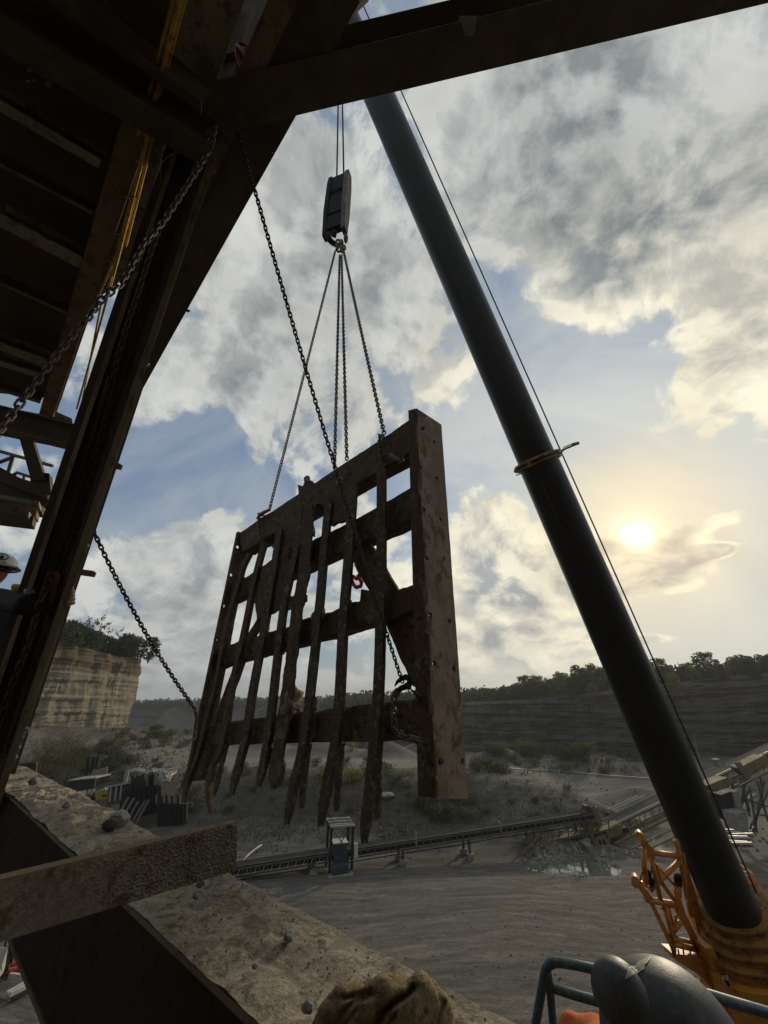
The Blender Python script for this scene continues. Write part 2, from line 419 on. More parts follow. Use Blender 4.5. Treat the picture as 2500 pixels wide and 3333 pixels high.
def bake(o):
    dg = bpy.context.evaluated_depsgraph_get(); me = bpy.data.meshes.new_from_object(o.evaluated_get(dg))
    o.modifiers.clear(); o.data = me; return o
def sstep(a, b, x):
    t = min(1, max(0, (x-a)/(b-a))); return t*t*(3-2*t)
def fbm(p, o=4): return noise.fractal(p, 1.0, 2.1, o)

def ibeam(name, label, cat, p0, p1, h, w, up, m, tf=.02, tw=.014, group=None, web_mat=None, flange_mat=None, lean=None):
    """an H section whose web depth runs along up"""
    p0 = V(p0); p1 = V(p1)
    t = thing(name, label, cat, p0, group)
    up = V(up)
    MB().bar(p0, p1, tw, h-2*tf-.002, up).build('web', web_mat or m, t)
    MB().bar(p0, p1, w, tf, up, (0, -h/2+tf/2)).build('flange', flange_mat or m, t)
    MB().bar(p0, p1, w, tf, up, (0, h/2-tf/2)).build('flange', flange_mat or m, t)
    return t
def bolt(mb, p, d, r=.018, l=.03):
    p = V(p); d = V(d).normalized(); mb.tube([p, p+d*l*.6], r, 6); mb.tube([p+d*l*.6, p+d*l*1.4], r*.5, 6)

# chain: links are parts that share one mesh
LINKS = {}
def link_mesh(pitch, wire, m):
    key = (round(pitch, 4), round(wire, 4), m.name)
    if key in LINKS: return LINKS[key]
    L = pitch + wire*1.05; W = wire*1.75 + wire*.0     # centre line half sizes
    hw = W*.5*1.25; hl = L/2 - wire*.0
    path = []
    for i in range(7):
        a = -pi/2 + pi*i/6; path.append(V((hl-hw + cos(a)*hw, sin(a)*hw, 0)))
    for i in range(7):
        a = pi/2 + pi*i/6; path.append(V((-(hl-hw) + cos(a)*hw, sin(a)*hw, 0)))
    me = MB().tube(path, wire/2, 6, closed=True).mesh('link', smooth=True, fix=True); me.materials.append(m)
    LINKS[key] = me; return me
def chain(path, pitch, wire, m, label, name='chain', cat='chain', group=None, parent=None, roll=.6):
    path = [V(p) for p in path]
    root = parent or thing(name, label, cat, path[0], group)
    # resample
    segs = [(path[i+1]-path[i]).length for i in range(len(path)-1)]; tot = sum(segs)
    n = int(tot/pitch); me = link_mesh(pitch, wire, m)
    def at(s):
        for i, L in enumerate(segs):
            if s <= L or i == len(segs)-1: return path[i].lerp(path[i+1], s/L if L else 0)
            s -= L
    base = wl(root)
    for i in range(n+1):
        c = at(min(tot, (i+.5)*pitch)); a = at(max(0, i*pitch)); b = at(min(tot, (i+1)*pitch))
        d = (b-a)
        if d.length < 1e-6: continue
        d.normalize(); u = d.orthogonal().normalized()
        ref = V((1, .2, .1)); s_ = (ref - d*ref.dot(d)).normalized(); w = d.cross(s_)
        ang = roll + (pi/2 if i % 2 else 0) + random.uniform(-.12, .12)
        yv = s_*cos(ang)+w*sin(ang); zv = d.cross(yv)
        R = Matrix((d, yv, zv)).transposed().to_4x4(); R.translation = c-base
        link_copy(me, 'link', root, mtx=R)
    return root
def sag(a, b, s, n=16, bulge=V((0, 0, 0))):
    a = V(a); b = V(b)
    return [a.lerp(b, i/n) + (V((0, 0, -s))+bulge)*(4*(i/n)*(1-i/n)) for i in range(n+1)]
# ------------------------------------------------------------------ terrain
WALL_R = [(-420, 345), (-200, 335), (-85, 305), (-32, 232), (-6, 155), (20, 119), (45, 103), (66, 88), (84, 70), (112, 45), (150, 0), (190, -60)]
def y_wall(x):
    p = WALL_R
    if x <= p[0][0]: return p[0][1]
    for i in range(len(p)-1):
        if x <= p[i+1][0]:
            t = (x-p[i][0])/(p[i+1][0]-p[i][0]); return p[i][1]*(1-t)+p[i+1][1]*t
    return -200
BLUFF = [(-66, 20), (-63, 42), (-59.5, 60), (-55.2, 74), (-53.2, 84), (-53.6, 90), (-56, 95.5), (-62, 100), (-75, 103.5)]
def x_bluff(y):
    p = BLUFF[:6]
    if y <= p[0][1]: return p[0][0]
    for i in range(len(p)-1):
        if y <= p[i+1][1]:
            t = (y-p[i][1])/(p[i+1][1]-p[i][1]); return p[i][0]*(1-t)+p[i+1][0]*t
    return -53.5 - (y-92)*3.2
def rim_z(x, y):
    z = .8 + 4.6*sstep(22, 80, x)*(1-sstep(150, 300, y)) + .5*fbm(V((x*.02, y*.02, 1)))
    r = sqrt(x*x+y*y)
    z += 3.5*sstep(260, 340, y)*sstep(-220, 60, x)
    z += 27*math.exp(-(((x-280)/120)**2+((y-520)/110)**2))
    z += 40*math.exp(-(((x-560)/170)**2+((y-520)/150)**2))
    z += sstep(500, 1500, r)*(18+12*fbm(V((x*.002, y*.002, 4))))*sstep(-400, 300, x)
    return z
PUDDLES = [(12.3, 32.0, 2.8, 1.5), (20.8, 37.0, 3.4, 1.7)]
def h(x, y, far=True):
    n = fbm(V((x*.06, y*.06, 0)), 5)
    z = -9 + .05*n
    m = sstep(-26, -13, x)*(1-sstep(0, 9, x-(9+(56-y)*.45)))
    rough = m*sstep(34, 40, y)
    c = .6*sin(x*.23+1)+.5*sin(x*.41)
    rise = sstep(33.5+c, 47+c, y); fall = sstep(50+c, 59+c, y)
    z += m*(rise*3.15-fall*1.7) + rough*(.35*n + .22*fbm(V((x*.25, y*.25, 3)), 4))*(1-.6*fall)
    z += sstep(52, 66, y)*1.1*(1-m*.6) - sstep(80, 130, y)*2.2
    # left side climbs towards the bluff
    L = sstep(-12, -46, x)*sstep(36, 74, y)
    z += L*3.5 + L*.3*n
    z -= 2.2*sstep(-14, -22, x)*(1-sstep(-40, -60, x))*sstep(26, 34, y)*(1-sstep(44, 52, y))*0
    # hollow behind the bluff road, going down to the deep pit
    z -= 11*sstep(100, 190, y)*(1-sstep(-30, 10, x))
    # stock piles beyond the haul road
    for (px, py, r, a) in ((1, 76, 7, 2.0), (-11, 82, 9, 1.6), (8, 84, 8, 2.4), (20, 78, 7, 1.6), (30, 70, 9, 1.5), (-24, 88, 8, 1.8), (27, 50, 7, 1.3), (33, 48, 6, 1.0), (17, 62, 5, .7)):
        d = sqrt((x-px)**2+((y-py)*1.3)**2)/r
        if d < 1.6: z += a*max(0, 1-d)**1.2*1.3 + .15*n*max(0, 1.3-d)
    for (cx, cy, rx, ry) in PUDDLES:
        d = sqrt(((x-cx)/rx)**2+((y-cy)/ry)**2) + .22*fbm(V((x*.5, y*.5, 9)), 3)
        if d < 2.2: z = z*(1-sstep(2.2, 1.3, d)) + (-9.0-.16*sstep(1.12, .9, d))*sstep(2.2, 1.3, d)
    # bank at the back near the wall
    if y > 20:
        dw = y_wall(x)-y
        if -10 < x < 110: z += -.9*sstep(30, 8, dw) + .6*sstep(6, 0, dw) + .4*n*sstep(20, 5, dw)
        if dw < -3: z = rim_z(x, y)*sstep(-3, -7, dw) + z*(1-sstep(-3, -7, dw))
    elif x > 150: z = rim_z(x, y)
    # bluff
    if y < 106:
        xb = x_bluff(y)
        if x < xb-3.0:
            k = sstep(-3, -6, x-xb); z = z*(1-k)+k*(9.9+.4*n)
        elif x < xb+14: z += 2.0*sstep(14, 1, x-xb)*(.6+.6*n)*sstep(30, 60, y)
    return z
def GP(px, py, k0=14, lift=0.0):
    d = ray(px, py); k = k0
    while k < 600:
        p = d*k
        if p.z < h(p.x, p.y)+lift: break
        k *= 1.012
    a, b = k/1.012, k
    for _ in range(12):
        c = (a+b)/2; p = d*c
        if p.z < h(p.x, p.y)+lift: b = c
        else: a = c
    return d*b
def onG(x, y, dz=0.0): return V((x, y, h(x, y)+dz))

def ground_mat():
    m = bpy.data.materials.new('graded_quarry_floor'); m.use_nodes = True
    t = NT(m.node_tree); b = m.node_tree.nodes['Principled BSDF']
    P = t.node('ShaderNodeNewGeometry').outputs['Position']
    sep = t.node('ShaderNodeSeparateXYZ'); t.l.new(P, sep.inputs[0]); X, Y, Z = sep.outputs
    w = t.node('ShaderNodeTexNoise'); t.l.new(P, w.inputs['Vector']); w.inputs['Scale'].default_value = .07; w.inputs['Detail'].default_value = 2
    Pw = t.vmath('ADD', P, t.vmath('SCALE', t.vmath('SUBTRACT', w.outputs['Color'], (.5, .5, .5)), 5))
    streak = t.noise(t.mapping(Pw, scale=(.14, .8, .2), rot=(0, 0, .12)), 1.4, 12, .74, .6)
    streak2 = t.noise(t.mapping(Pw, scale=(.16, 1.3, .3), rot=(0, 0, -.30)), 1.8, 11, .74, .5)
    blot = t.noise(P, .13, 6, .6)
    fine = t.noise(P, 5.5, 8, .75)
    grav = t.noise(P, 28, 4, .7)
    c = t.mix(t.ramp(streak, .30, .72), (.062, .057, .051), (.125, .114, .096))
    c = t.mix(t.ramp(streak2, .55, .70, 0, .5), c, (.175, .158, .128))
    c = t.mix(t.ramp(blot, .52, .66, 0, .6), c, (.062, .063, .062))
    c = t.mix(t.ramp(t.noise(P, .31, 5, .6), .60, .68, 0, .5), c, (.085, .07, .054))
    # churned tyre ripples on the near haul ground
    tr = t.node('ShaderNodeTexWave', wave_type='BANDS', bands_direction='X')
    t.l.new(t.mapping(Pw, rot=(0, 0, .75)), tr.inputs[0]); tr.inputs['Scale'].default_value = 1.55; tr.inputs['Distortion'].default_value = 2.2; tr.inputs['Detail'].default_value = 3; tr.inputs['Detail Scale'].default_value = 2
    lane = t.ramp(t.noise(t.mapping(Pw, scale=(.08, .5, .2)), 1.2, 3, .5), .48, .60)
    near = t.math('MULTIPLY', lane, t.ramp(Y, 10, 26, 1, 0))
    c = t.mix(t.math('MULTIPLY', near, t.math('MULTIPLY', tr.outputs['Fac'], .55)), c, (.18, .163, .132))
    c = t.mix(1.0, c, t.ramp(fine, .25, .75, .62, 1.38, False), 'MULTIPLY')
    c = t.mix(1.0, c, t.ramp(grav, .3, .7, .8, 1.2, False), 'MULTIPLY')
    # vegetated / forest floor colour on the plateau, greenish scrub on the bank
    green = t.math('MULTIPLY', t.ramp(Z, -.6, .4), t.ramp(Y, 60, 90))
    c = t.mix(green, c, t.mix(t.noise(P, .1, 6, .7), (.03, .04, .018), (.06, .062, .03)))
    bank = t.math('MULTIPLY', t.math('MULTIPLY', t.ramp(Y, 36, 40), t.ramp(Y, 58, 52)), t.ramp(X, 13, 6))
    c = t.mix(t.math('MULTIPLY', bank, .7), c, t.mix(t.ramp(t.noise(P, .35, 8, .7), .4, .6), (.020, .018, .012), (.044, .039, .029)))
    # pale haul road beyond the bank
    road = t.math('MULTIPLY', t.ramp(Y, 58, 61), t.ramp(Y, 74, 69))
    road = t.math('MULTIPLY', road, t.ramp(X, 30, 14))
    c = t.mix(t.math('MULTIPLY', road, .8), c, t.mix(streak, (.13, .12, .098), (.19, .172, .137)))
    b.inputs['Roughness'].default_value = .95; b.inputs['Specular IOR Level'].default_value = .15
    bp = t.node('ShaderNodeBump'); bp.inputs['Strength'].default_value = .7; bp.inputs['Distance'].default_value = .045
    rut = t.noise(t.mapping(Pw, scale=(.5, 2.2, .5), rot=(0, 0, .2)), 1.6, 8, .75)
    arc = t.node('ShaderNodeTexWave', wave_type='RINGS', rings_direction='Z'); t.l.new(t.mapping(Pw, loc=(-14, 52, 0)), arc.inputs[0]); arc.inputs['Scale'].default_value = .42; arc.inputs['Distortion'].default_value = 7.0; arc.inputs['Detail'].default_value = 5; arc.inputs['Detail Scale'].default_value = 1.5; arc.inputs['Detail Roughness'].default_value = .7
    am = t.math('MULTIPLY', t.math('MULTIPLY', t.ramp(arc.outputs['Fac'], .5, 1.0, 0, .34), t.ramp(streak2, .40, .60)), t.ramp(Y, 34, 28, 0, 1))
    c = t.mix(am, c, (.205, .182, .145))
    c = t.mix(1.0, c, t.ramp(rut, .3, .7, .6, 1.42, False), 'MULTIPLY'); t.link(c, b.inputs['Base Color'])
    hh = t.math('ADD', t.math('MULTIPLY_ADD', rut, 1.3, t.math('MULTIPLY', fine, .8)), t.math('ADD', t.math('MULTIPLY', streak, .35), t.math('MULTIPLY', t.math('MULTIPLY', near, tr.outputs['Fac']), .7)))
    t.l.new(hh, bp.inputs['Height']); t.l.new(bp.outputs[0], b.inputs['Normal'])
    return m
def make_ground():
    ys = [-60, -40, -25, -14]
    y = -6.0
    while y < 130: ys.append(y); y += (.4 if 28 < y < 42 else .8) if y < 62 else 1.3
    while y < 3500: ys.append(y); y *= 1.035
    NX = 300; v = []; f = []
    for y in ys:
        half = max(75, abs(y)*1.45+30)
        if y > 100: half = abs(y)*1.5+40
        for j in range(NX+1):
            s = j/NX*2-1
            x = half*(s*.55+.45*s**3)
            v.append((x, y, h(x, y)))
    W = NX+1
    for i in range(len(ys)-1):
        for j in range(NX): a = i*W+j; f.append((a, a+1, a+W+1, a+W))
    me = bpy.data.meshes.new('ground'); me.from_pydata(v, [], f)
    for p in me.polygons: p.use_smooth = True
    o = bpy.data.objects.new('ground', me); COL.objects.link(o); me.materials.append(ground_mat()); o['kind'] = 'structure'
make_ground()

def rock_mat(name, low, low2, top, top2, ztop0, ztop1, streak=.5, dark=(.05, .045, .038), vsc=1.0):
    m = bpy.data.materials.new(name); m.use_nodes = True
    t = NT(m.node_tree); b = m.node_tree.nodes['Principled BSDF']
    P = t.node('ShaderNodeNewGeometry').outputs['Position']
    sep = t.node('ShaderNodeSeparateXYZ'); t.l.new(P, sep.inputs[0])
    wob = t.noise(P, .12, 3, .5)
    Z = t.math('MULTIPLY_ADD', wob, 1.6, sep.outputs[2])
    lay = t.noise(t.mapping(P, scale=(.05, .05, 1.6)), 1.5, 8, .7)
    lay2 = t.noise(t.mapping(P, scale=(.16, .16, 4.2)), 1.2, 9, .74)
    vert = t.noise(t.mapping(P, scale=(1.1*vsc, 1.1*vsc, .12*vsc)), 2.4, 11, .76)
    c = t.mix(t.ramp(lay, .4, .62), low, low2)
    tc = t.mix(t.ramp(lay2, .4, .6), top, top2)
    c = t.mix(t.ramp(Z, ztop0, ztop1), c, tc)
    c = t.mix(t.ramp(vert, .52, .66, 0, streak), c, tuple(q*.45 for q in low))
    c = t.mix(t.ramp(lay2, .62, .70, 0, .28), c, dark)
    f = t.noise(P, 3.0, 9, .75)
    c = t.mix(1.0, c, t.ramp(f, .25, .75, .6, 1.4, False), 'MULTIPLY')
    t.link(c, b.inputs['Base Color']); b.inputs['Roughness'].default_value = .95; b.inputs['Specular IOR Level'].default_value = .1
    bp = t.node('ShaderNodeBump'); bp.inputs['Strength'].default_value = .9; bp.inputs['Distance'].default_value = .35
    t.l.new(t.math('ADD', vert, t.math('ADD', lay2, f)), bp.inputs['Height']); t.l.new(bp.outputs[0], b.inputs['Normal'])
    return m
def cliff(name, pts, zb, zt, m, out_amp=1.2, nz=44, step=.8, over=3.0, seed=0.0, batter=.0, smooth_pts=True):
    """pts: plan polyline, outward normal on its right-hand side; zt/zb functions of (x, y)"""
    P = [V((a, b, 0)) for a, b in pts]
    dense = []
    for i in range(len(P)-1):
        p0 = P[max(0, i-1)]; p1 = P[i]; p2 = P[i+1]; p3 = P[min(len(P)-1, i+2)]
        n = max(2, int((p2-p1).length/step))
        for j in range(n):
            t = j/n
            dense.append(.5*((2*p1)+(p2-p0)*t+(2*p0-5*p1+4*p2-p3)*t*t+(-p0+3*p1-3*p2+p3)*t**3))
    dense.append(P[-1]); N = len(dense); mb = MB(); rows = nz+3
    nrm = []
    for i in range(N):
        d = (dense[min(N-1, i+1)]-dense[max(0, i-1)]).normalized(); nrm.append(V((d.y, -d.x, 0)))
    for k in range(rows+1):
        for i, p in enumerate(dense):
            b_, t_ = zb(p.x, p.y), zt(p.x, p.y)
            w = min(1, k/nz)
            z = b_+(t_-b_)*w + .25*fbm(V((p.x*.2, p.y*.2, k*.1+seed)))*(1 if 0 < k < nz else 0)
            ledge = noise.noise(V((p.x*.03, p.y*.03, z*.9+seed)))*.45 + noise.noise(V((p.x*.12+3, p.y*.12, z*2.7+seed)))*.35
            block = noise.cell(V((p.x*.75+p.y*.75, 0, z*.9+seed)))*.12
            col = fbm(V((p.x*.42, p.y*.42, z*.12+seed)), 5)*1.5
            o = out_amp*(ledge+block+col*.8) - batter*(z-b_)
            q = p + nrm[i]*o
            if k > nz:
                q = p - nrm[i]*(over*(k-nz)) + nrm[i]*o*.3; z = t_+.2*(k-nz)
            mb.v.append(V((q.x, q.y, z)))
    for k in range(rows):
        for i in range(N-1):
            a = k*N+i; mb.f.append((a, a+1, a+N+1, a+N))
    o = mb.build(name, m, fix=False); o['kind'] = 'structure'
    for p in o.data.polygons: p.use_smooth = False
    return o
M['bluff'] = rock_mat('warm_limestone_face', (.23, .205, .15), (.32, .29, .215), (.135, .105, .068), (.185, .145, .095), 6.4, 7.6, .75)
M['wallrock'] = rock_mat('grey_quarry_face', (.066, .063, .059), (.118, .108, .098), (.085, .074, .064), (.115, .10, .085), -1, 3, .85, (.04, .04, .04), .22)
cliff('limestone_bluff', BLUFF, lambda x, y: h(x+2, y)-1.5, lambda x, y: 10.3-.014*max(0, y-50)+.5*sin(y*.21)+.8*sstep(70, 20, y), M['bluff'], .62, 64, .45, 3, 2.0, .03)
cliff('quarry_wall', WALL_R[2:][:8], lambda x, y: min(h(x, y-6), -8.5)-2, lambda x, y: rim_z(x, y)+.2, M['wallrock'], 2.2, 46, 1.1, 2.5, 9.0, .12)
cliff('far_quarry_wall', WALL_R[:3], lambda x, y: -24, lambda x, y: rim_z(x, y)+.3, M['wallrock'], 3.0, 20, 5, 2.5, 5.0, .25)

# ------------------------------------------------------------------ plants
def leaf_cloud(mb, c, r, n, size, sq=.75):
    for _ in range(n):
        while True:
            q = V((random.uniform(-1, 1), random.uniform(-1, 1), random.uniform(-1, 1)))
            if .2 < q.length < 1: break
        p = c + V((q.x*r, q.y*r, q.z*r*sq))
        a = V((random.gauss(0, 1), random.gauss(0, 1), random.gauss(0, .8))).normalized(); b = a.orthogonal().normalized()
        b = (b*cos(q.x*9)+a.cross(b)*sin(q.x*9))
        s = size*random.uniform(.55, 1.25); e = a.cross(b)
        mb.add([p-b*s-e*s*.1, p-e*s*.5, p+b*s, p+e*s*.5], [(0, 1, 2, 3)])
def tree_proto(name, seed, H, R, kind='leaf', nclump=26, leaves=46, size=.26, trunk_r=.14, sparse=False, label='', group='', base=.22):
    random.seed(seed)
    root = thing(name, label, 'tree', (0, 0, 0), group)
    tb = MB(); cb = MB()
    top = V((random.uniform(-.08, .08)*H, random.uniform(-.08, .08)*H, H*.82))
    tp = [V((0, 0, -.5)), V((random.uniform(-.1, .1), random.uniform(-.1, .1), H*.3)), top*.65+V((random.uniform(-.2, .2), 0, 0)), top]
    tb.tube(tp, [trunk_r*1.3, trunk_r, trunk_r*.6, trunk_r*.15], 6)
    for i in range(nclump):
        zz = base + (1-base)*((i+.5)/nclump)
        prof = (sin(pi*min(1, (zz-base)/(1-base)*.85+.13))**.7) if not sparse else (.35+.65*sin(pi*min(1, (zz-base)/(1-base)*.8+.15)))
        a = i*2.399+random.uniform(-.5, .5); rr = R*prof*random.uniform(.35, 1.0)
        c = V((cos(a)*rr, sin(a)*rr, zz*H*(.93+.1*random.random()))) + V((top.x, top.y, 0))*zz
        s = top*(.25+.6*zz)*.9; s = V((s.x, s.y, min(c.z*.82, H*.75)))
        mid = s.lerp(c, .55)+V((0, 0, .05*H*random.random()))
        tb.tube([s, mid, c], [trunk_r*.38, trunk_r*.22, trunk_r*.06], 4)
        if sparse:
            for _ in range(3):
                e = c+V((random.gauss(0, .4), random.gauss(0, .4), random.uniform(0, .7)))*R*.4
                tb.tube([mid, c.lerp(e, .5), e], [trunk_r*.16, trunk_r*.1, trunk_r*.03], 3)
                leaf_cloud(cb, e, R*.17, max(4, leaves//5), size*.7, .7)
        leaf_cloud(cb, c, R*random.uniform(.28, .46)*(.55 if sparse else 1), leaves if not sparse else leaves//2, size, .7)
    tb.build('trunk', M['bark'], root, smooth=True, fix=False)
    cb.build('crown', M[kind], root, fix=False)
    return root
def shrub_proto(name, seed, H, R, kind='leaf_olive', n=240, size=.13, label='', group='', cat='bush'):
    random.seed(seed)
    root = thing(name, label, cat, (0, 0, 0), group)
    sb = MB(); cb = MB()
    for i in range(9):
        a = i*2.4; e = V((cos(a)*R*random.uniform(.2, .8), sin(a)*R*random.uniform(.2, .8), H*random.uniform(.5, .95)))
        sb.tube([V((cos(a)*.06, sin(a)*.06, -.15)), e*.5+V((0, 0, H*.12)), e], [.03, .018, .006], 4)
        leaf_cloud(cb, e*.93, R*random.uniform(.28, .5), n//9, size, .8)
    for i in range(5):
        a = i*1.7; leaf_cloud(cb, V((cos(a)*R*.5, sin(a)*R*.5, H*.3)), R*.4, n//14, size, .7)
    sb.build('stem', M['bark'], root, fix=False); cb.build('foliage', M[kind], root, fix=False)
    return root
used = set()
def topx(p):
    k = p.y*CP+p.z*SP; return 1250+1250*p.x/k
def zone(p, kind, size):
    x = topx(p); k = p.y*CP+p.z*SP; y = 1666.5-1250*(-p.y*SP+p.z*CP)/k
    if kind == 'rim':
        w = ('in the thin far treeline seen through the frame' if x < 1300 else 'hidden behind the frame post' if x < 1500 else 'on the rim just right of the frame post' if x < 1680 else 'on the rim in the tall clump left of the boom' if x < 1880 else
             'on the rim where the boom crosses the treeline' if x < 2180 else 'on the rim right of the boom' if x < 2380 else 'on the rim at the right edge of the picture')
    else:
        w = ('below the limestone bluff at the far left' if x < 420 and y < 2560 else 'by the operator cab at the left' if x < 520 and y >= 2560 else 'along the road between the bluff and the frame' if x < 650 else 'behind the leftmost frame bars' if x < 800 else 'behind the broad middle frame bars' if x < 960
             else 'behind the frame between its middle and last bars' if x < 1180 else 'behind the last frame bar and the post' if x < 1400 else 'at the foot of the frame post' if x < 1560 and y > 2540 else 'at the foot of the grey wall left of the boom' if y < 2500 and x < 2100 else 'at the foot of the grey wall right of the boom' if x >= 2100 else 'on the slope right of the frame post')
    return size+' '+w
def place(proto, p, rz, s, label=None):
    if proto.name not in used:
        used.add(proto.name); proto.location = p; proto.rotation_euler = (0, 0, rz); proto.scale = s if isinstance(s, tuple) else (s,)*3
        if label: proto['label'] = label
        return proto
    return copy_tree(proto, p, rz, s, label)

# trees on top of the bluff
GB = 'small trees crowded along the top of the limestone bluff'
LB = 'thin leafy tree in the row crowning the limestone bluff'
LB2 = 'bushy dark tree in the thicket crowning the limestone bluff'
bl = [tree_proto('bluff_tree', 11, 5.2, 1.7, 'leaf', 15, 22, .17, .09, True, LB, GB, .3),
      tree_proto('bluff_tree', 12, 4.6, 1.5, 'leaf', 13, 20, .17, .08, True, LB, GB, .3),
      tree_proto('bluff_tree', 13, 3.6, 1.9, 'leaf', 20, 55, .2, .09, False, LB2, GB, .05)]
random.seed(5)
for i in range(46):
    y = 58+i*.78; xb = x_bluff(y); w = -random.uniform(1.2, 7.5)
    if i > 40: y = 88+random.uniform(0, 8)
    k = (2 if i % 2 else random.choice((0, 1, 2)))
    s = random.uniform(1.0, 1.6)*(.95 if y > 80 else 1)
    if k < 2: s *= random.uniform(.85, 1.15)
    place(bl[k], V((x_bluff(y)+w, y, 9.6-.014*max(0, y-50)+(.3 if w < -4 else 0))), random.uniform(0, 6), s, ('tall' if s > 1.35 else 'middling' if s > 1.15 else 'low')+(' bushy' if k == 2 else ' thin')+' tree on the bluff top '+('right above the column edge' if y < 68 else 'left of its middle' if y < 76 else 'right of its middle' if y < 84 else 'at its right end'))
# trees on the rim of the pit
GR = 'trees standing along the rim of the quarry pit'
rim = [tree_proto('rim_tree', 21, 7.5, 3.0, 'leaf', 26, 48, .34, .2, False, 'dark rounded broadleaf tree on the rim above the grey quarry wall', GR, .12),
       tree_proto('rim_tree', 22, 6.6, 2.7, 'leaf', 24, 46, .34, .18, False, 'dark rounded broadleaf tree on the rim above the grey quarry wall', GR, .1),
       tree_proto('rim_tree', 23, 5.8, 2.6, 'leaf_olive', 22, 44, .32, .17, False, 'olive green broadleaf tree on the rim above the grey quarry wall', GR, .08),
       tree_proto('rim_tree', 24, 4.2, 2.2, 'leaf_yellow', 16, 40, .3, .12, False, 'yellow green young tree in front of the rim trees', GR, .05)]
random.seed(9)
def along(pts, s):
    for i in range(len(pts)-1):
        a, b = V(pts[i]), V(pts[i+1]); L = (b-a).length
        if s <= L: return a.lerp(b, s/L), (b-a).normalized()
        s -= L
    return V(pts[-1]), (V(pts[-1])-V(pts[-2])).normalized()
W2 = [(a, b) for a, b in WALL_R[3:10]]
tot = sum((V(W2[i+1])-V(W2[i])).length for i in range(len(W2)-1))
N = 170
for i in range(N):
    s = tot*((i+random.random()*.8)/N); p, d = along(W2, s); nrm = V((-d.y, d.x))
    row = i % 3
    p = p + nrm*(3.5+row*3.4+random.uniform(-1, 1))
    k = random.choice((0, 0, 1, 1, 2)) if row else random.choice((0, 1, 2, 2, 3))
    r = sqrt(p.x**2+p.y**2)
    sc = random.uniform(.5, .92)*(1.0 if row else .72)
    if p.y > 112: sc *= random.uniform(.45, .8)
    # the tall clump just right of the frame
    az = atan2(p.x, p.y)
    if .30 < az < .46: sc *= 1.45
    if .21 < az < .27: sc *= .72
    place(rim[k], V((p.x, p.y, rim_z(p.x, p.y)-.4)), random.uniform(0, 6), sc, zone(V((p.x, p.y, 4)), 'rim', ('big' if sc > 1.05 else 'middling' if sc > .7 else 'small')+' '+('dark green', 'dark green', 'olive green', 'yellow green')[k]+' tree'))
# distant woods that read as one mass
def forest(name, pts, n, size, z0, m, label):
    mb = MB(); random.seed(len(name))
    for i in range(n):
        x, y = pts(random.random(), random.random()); z = rim_z(x, y)
        r = size*random.uniform(.6, 1.3)
        c = V((x, y, z+r*.6))
        leaf_cloud(mb, c, r, 26, r*.33, .9)
        leaf_cloud(mb, c-V((0, 0, r*.5)), r*1.1, 10, r*.5, .6)
    o = mb.build(name, m, fix=False); tag(o, label, 'forest', kind='stuff'); return o
forest('rim_woods', lambda a, b: (lambda x: (x, y_wall(x)+9+b*40))(-30+a*150), 620, 2.6, 0, M['leaf'], 'dark wood filling the plateau behind the rim trees')
forest('far_rim_woods', lambda a, b: (lambda x: (x, y_wall(x)+6+b*b*60))(-330+a*330), 900, 2.9, 0, M['leaf'], 'thin dark line of woodland along the far pit rim')
forest('hill_woods', lambda a, b: (60+a*640, 330+b*330), 2300, 6.0, 0, M['leaf'], 'wooded hill rising behind the quarry on the right')

# bushes on the bank, at the foot of the walls and along the road
GS = 'scrub bushes growing on the bank and along the quarry road'
sh = [shrub_proto('scrub_bush', 31, 1.2, 1.1, 'leaf_olive', 420, .085, 'olive scrub bush on the stony bank', GS),
      shrub_proto('scrub_bush', 32, 1.0, 1.2, 'leaf', 420, .085, 'dark green scrub bush on the stony bank', GS),
      shrub_proto('scrub_bush', 33, .8, .9, 'leaf_dry', 360, .08, 'dry brown scrub bush on the stony bank', GS),
      shrub_proto('scrub_bush', 34, 1.4, 1.0, 'leaf_yellow', 420, .085, 'yellow green bush on the bank below the road', GS)]
random.seed(12)
spots = []
def scat(x0, x1, y0, y1, n, ks, s0, s1):
    for _ in range(n):
        spots.append((random.uniform(x0, x1), random.uniform(y0, y1), random.choice(ks), random.uniform(s0, s1)))
for (x0, x1, y0, y1, n, ks, s0, s1) in (       # boxes in the photograph
    (640, 1340, 2480, 2560, 30, (0, 1, 1, 2, 3), .6, 1.1), (620, 1380, 2560, 2680, 10, (1, 2, 0), .3, .6),
    (1380, 1560, 2590, 2680, 12, (1, 0), .7, 1.2), (330, 620, 2390, 2440, 18, (0, 1, 2, 0), .7, 1.4),
    (480, 640, 2350, 2400, 10, (1, 0), 1, 1.6), (1540, 2080, 2440, 2480, 34, (0, 1, 1, 2), 1.1, 2.2), (1540, 2080, 2480, 2520, 16, (0, 2, 1), .7, 1.2),
    (130, 420, 2450, 2540, 34, (1, 1, 0, 2), .7, 1.4), (100, 330, 2540, 2620, 16, (1, 2), .6, 1.1), (330, 520, 2480, 2520, 10, (1, 0), .5, .9),
    (1560, 1900, 2560, 2660, 7, (1, 2, 0), .3, .6), (2150, 2500, 2380, 2440, 16, (1, 2, 0), 1.2, 2.4), (560, 640, 2560, 2640, 6, (1, 2), .6, .9)):
    for _ in range(n):
        p = GP(random.uniform(x0, x1), random.uniform(y0, y1)); spots.append((p.x, p.y, random.choice(ks), random.uniform(s0, s1)))
p = GP(1138, 2545); spots += [(p.x, p.y, 3, 1.1), (p.x+.7, p.y+.5, 3, .8)]
p = GP(1742, 2690); spots.append((p.x, p.y, 1, .9)); p = GP(1145, 2445); spots.append((p.x, p.y, 3, 1.2))
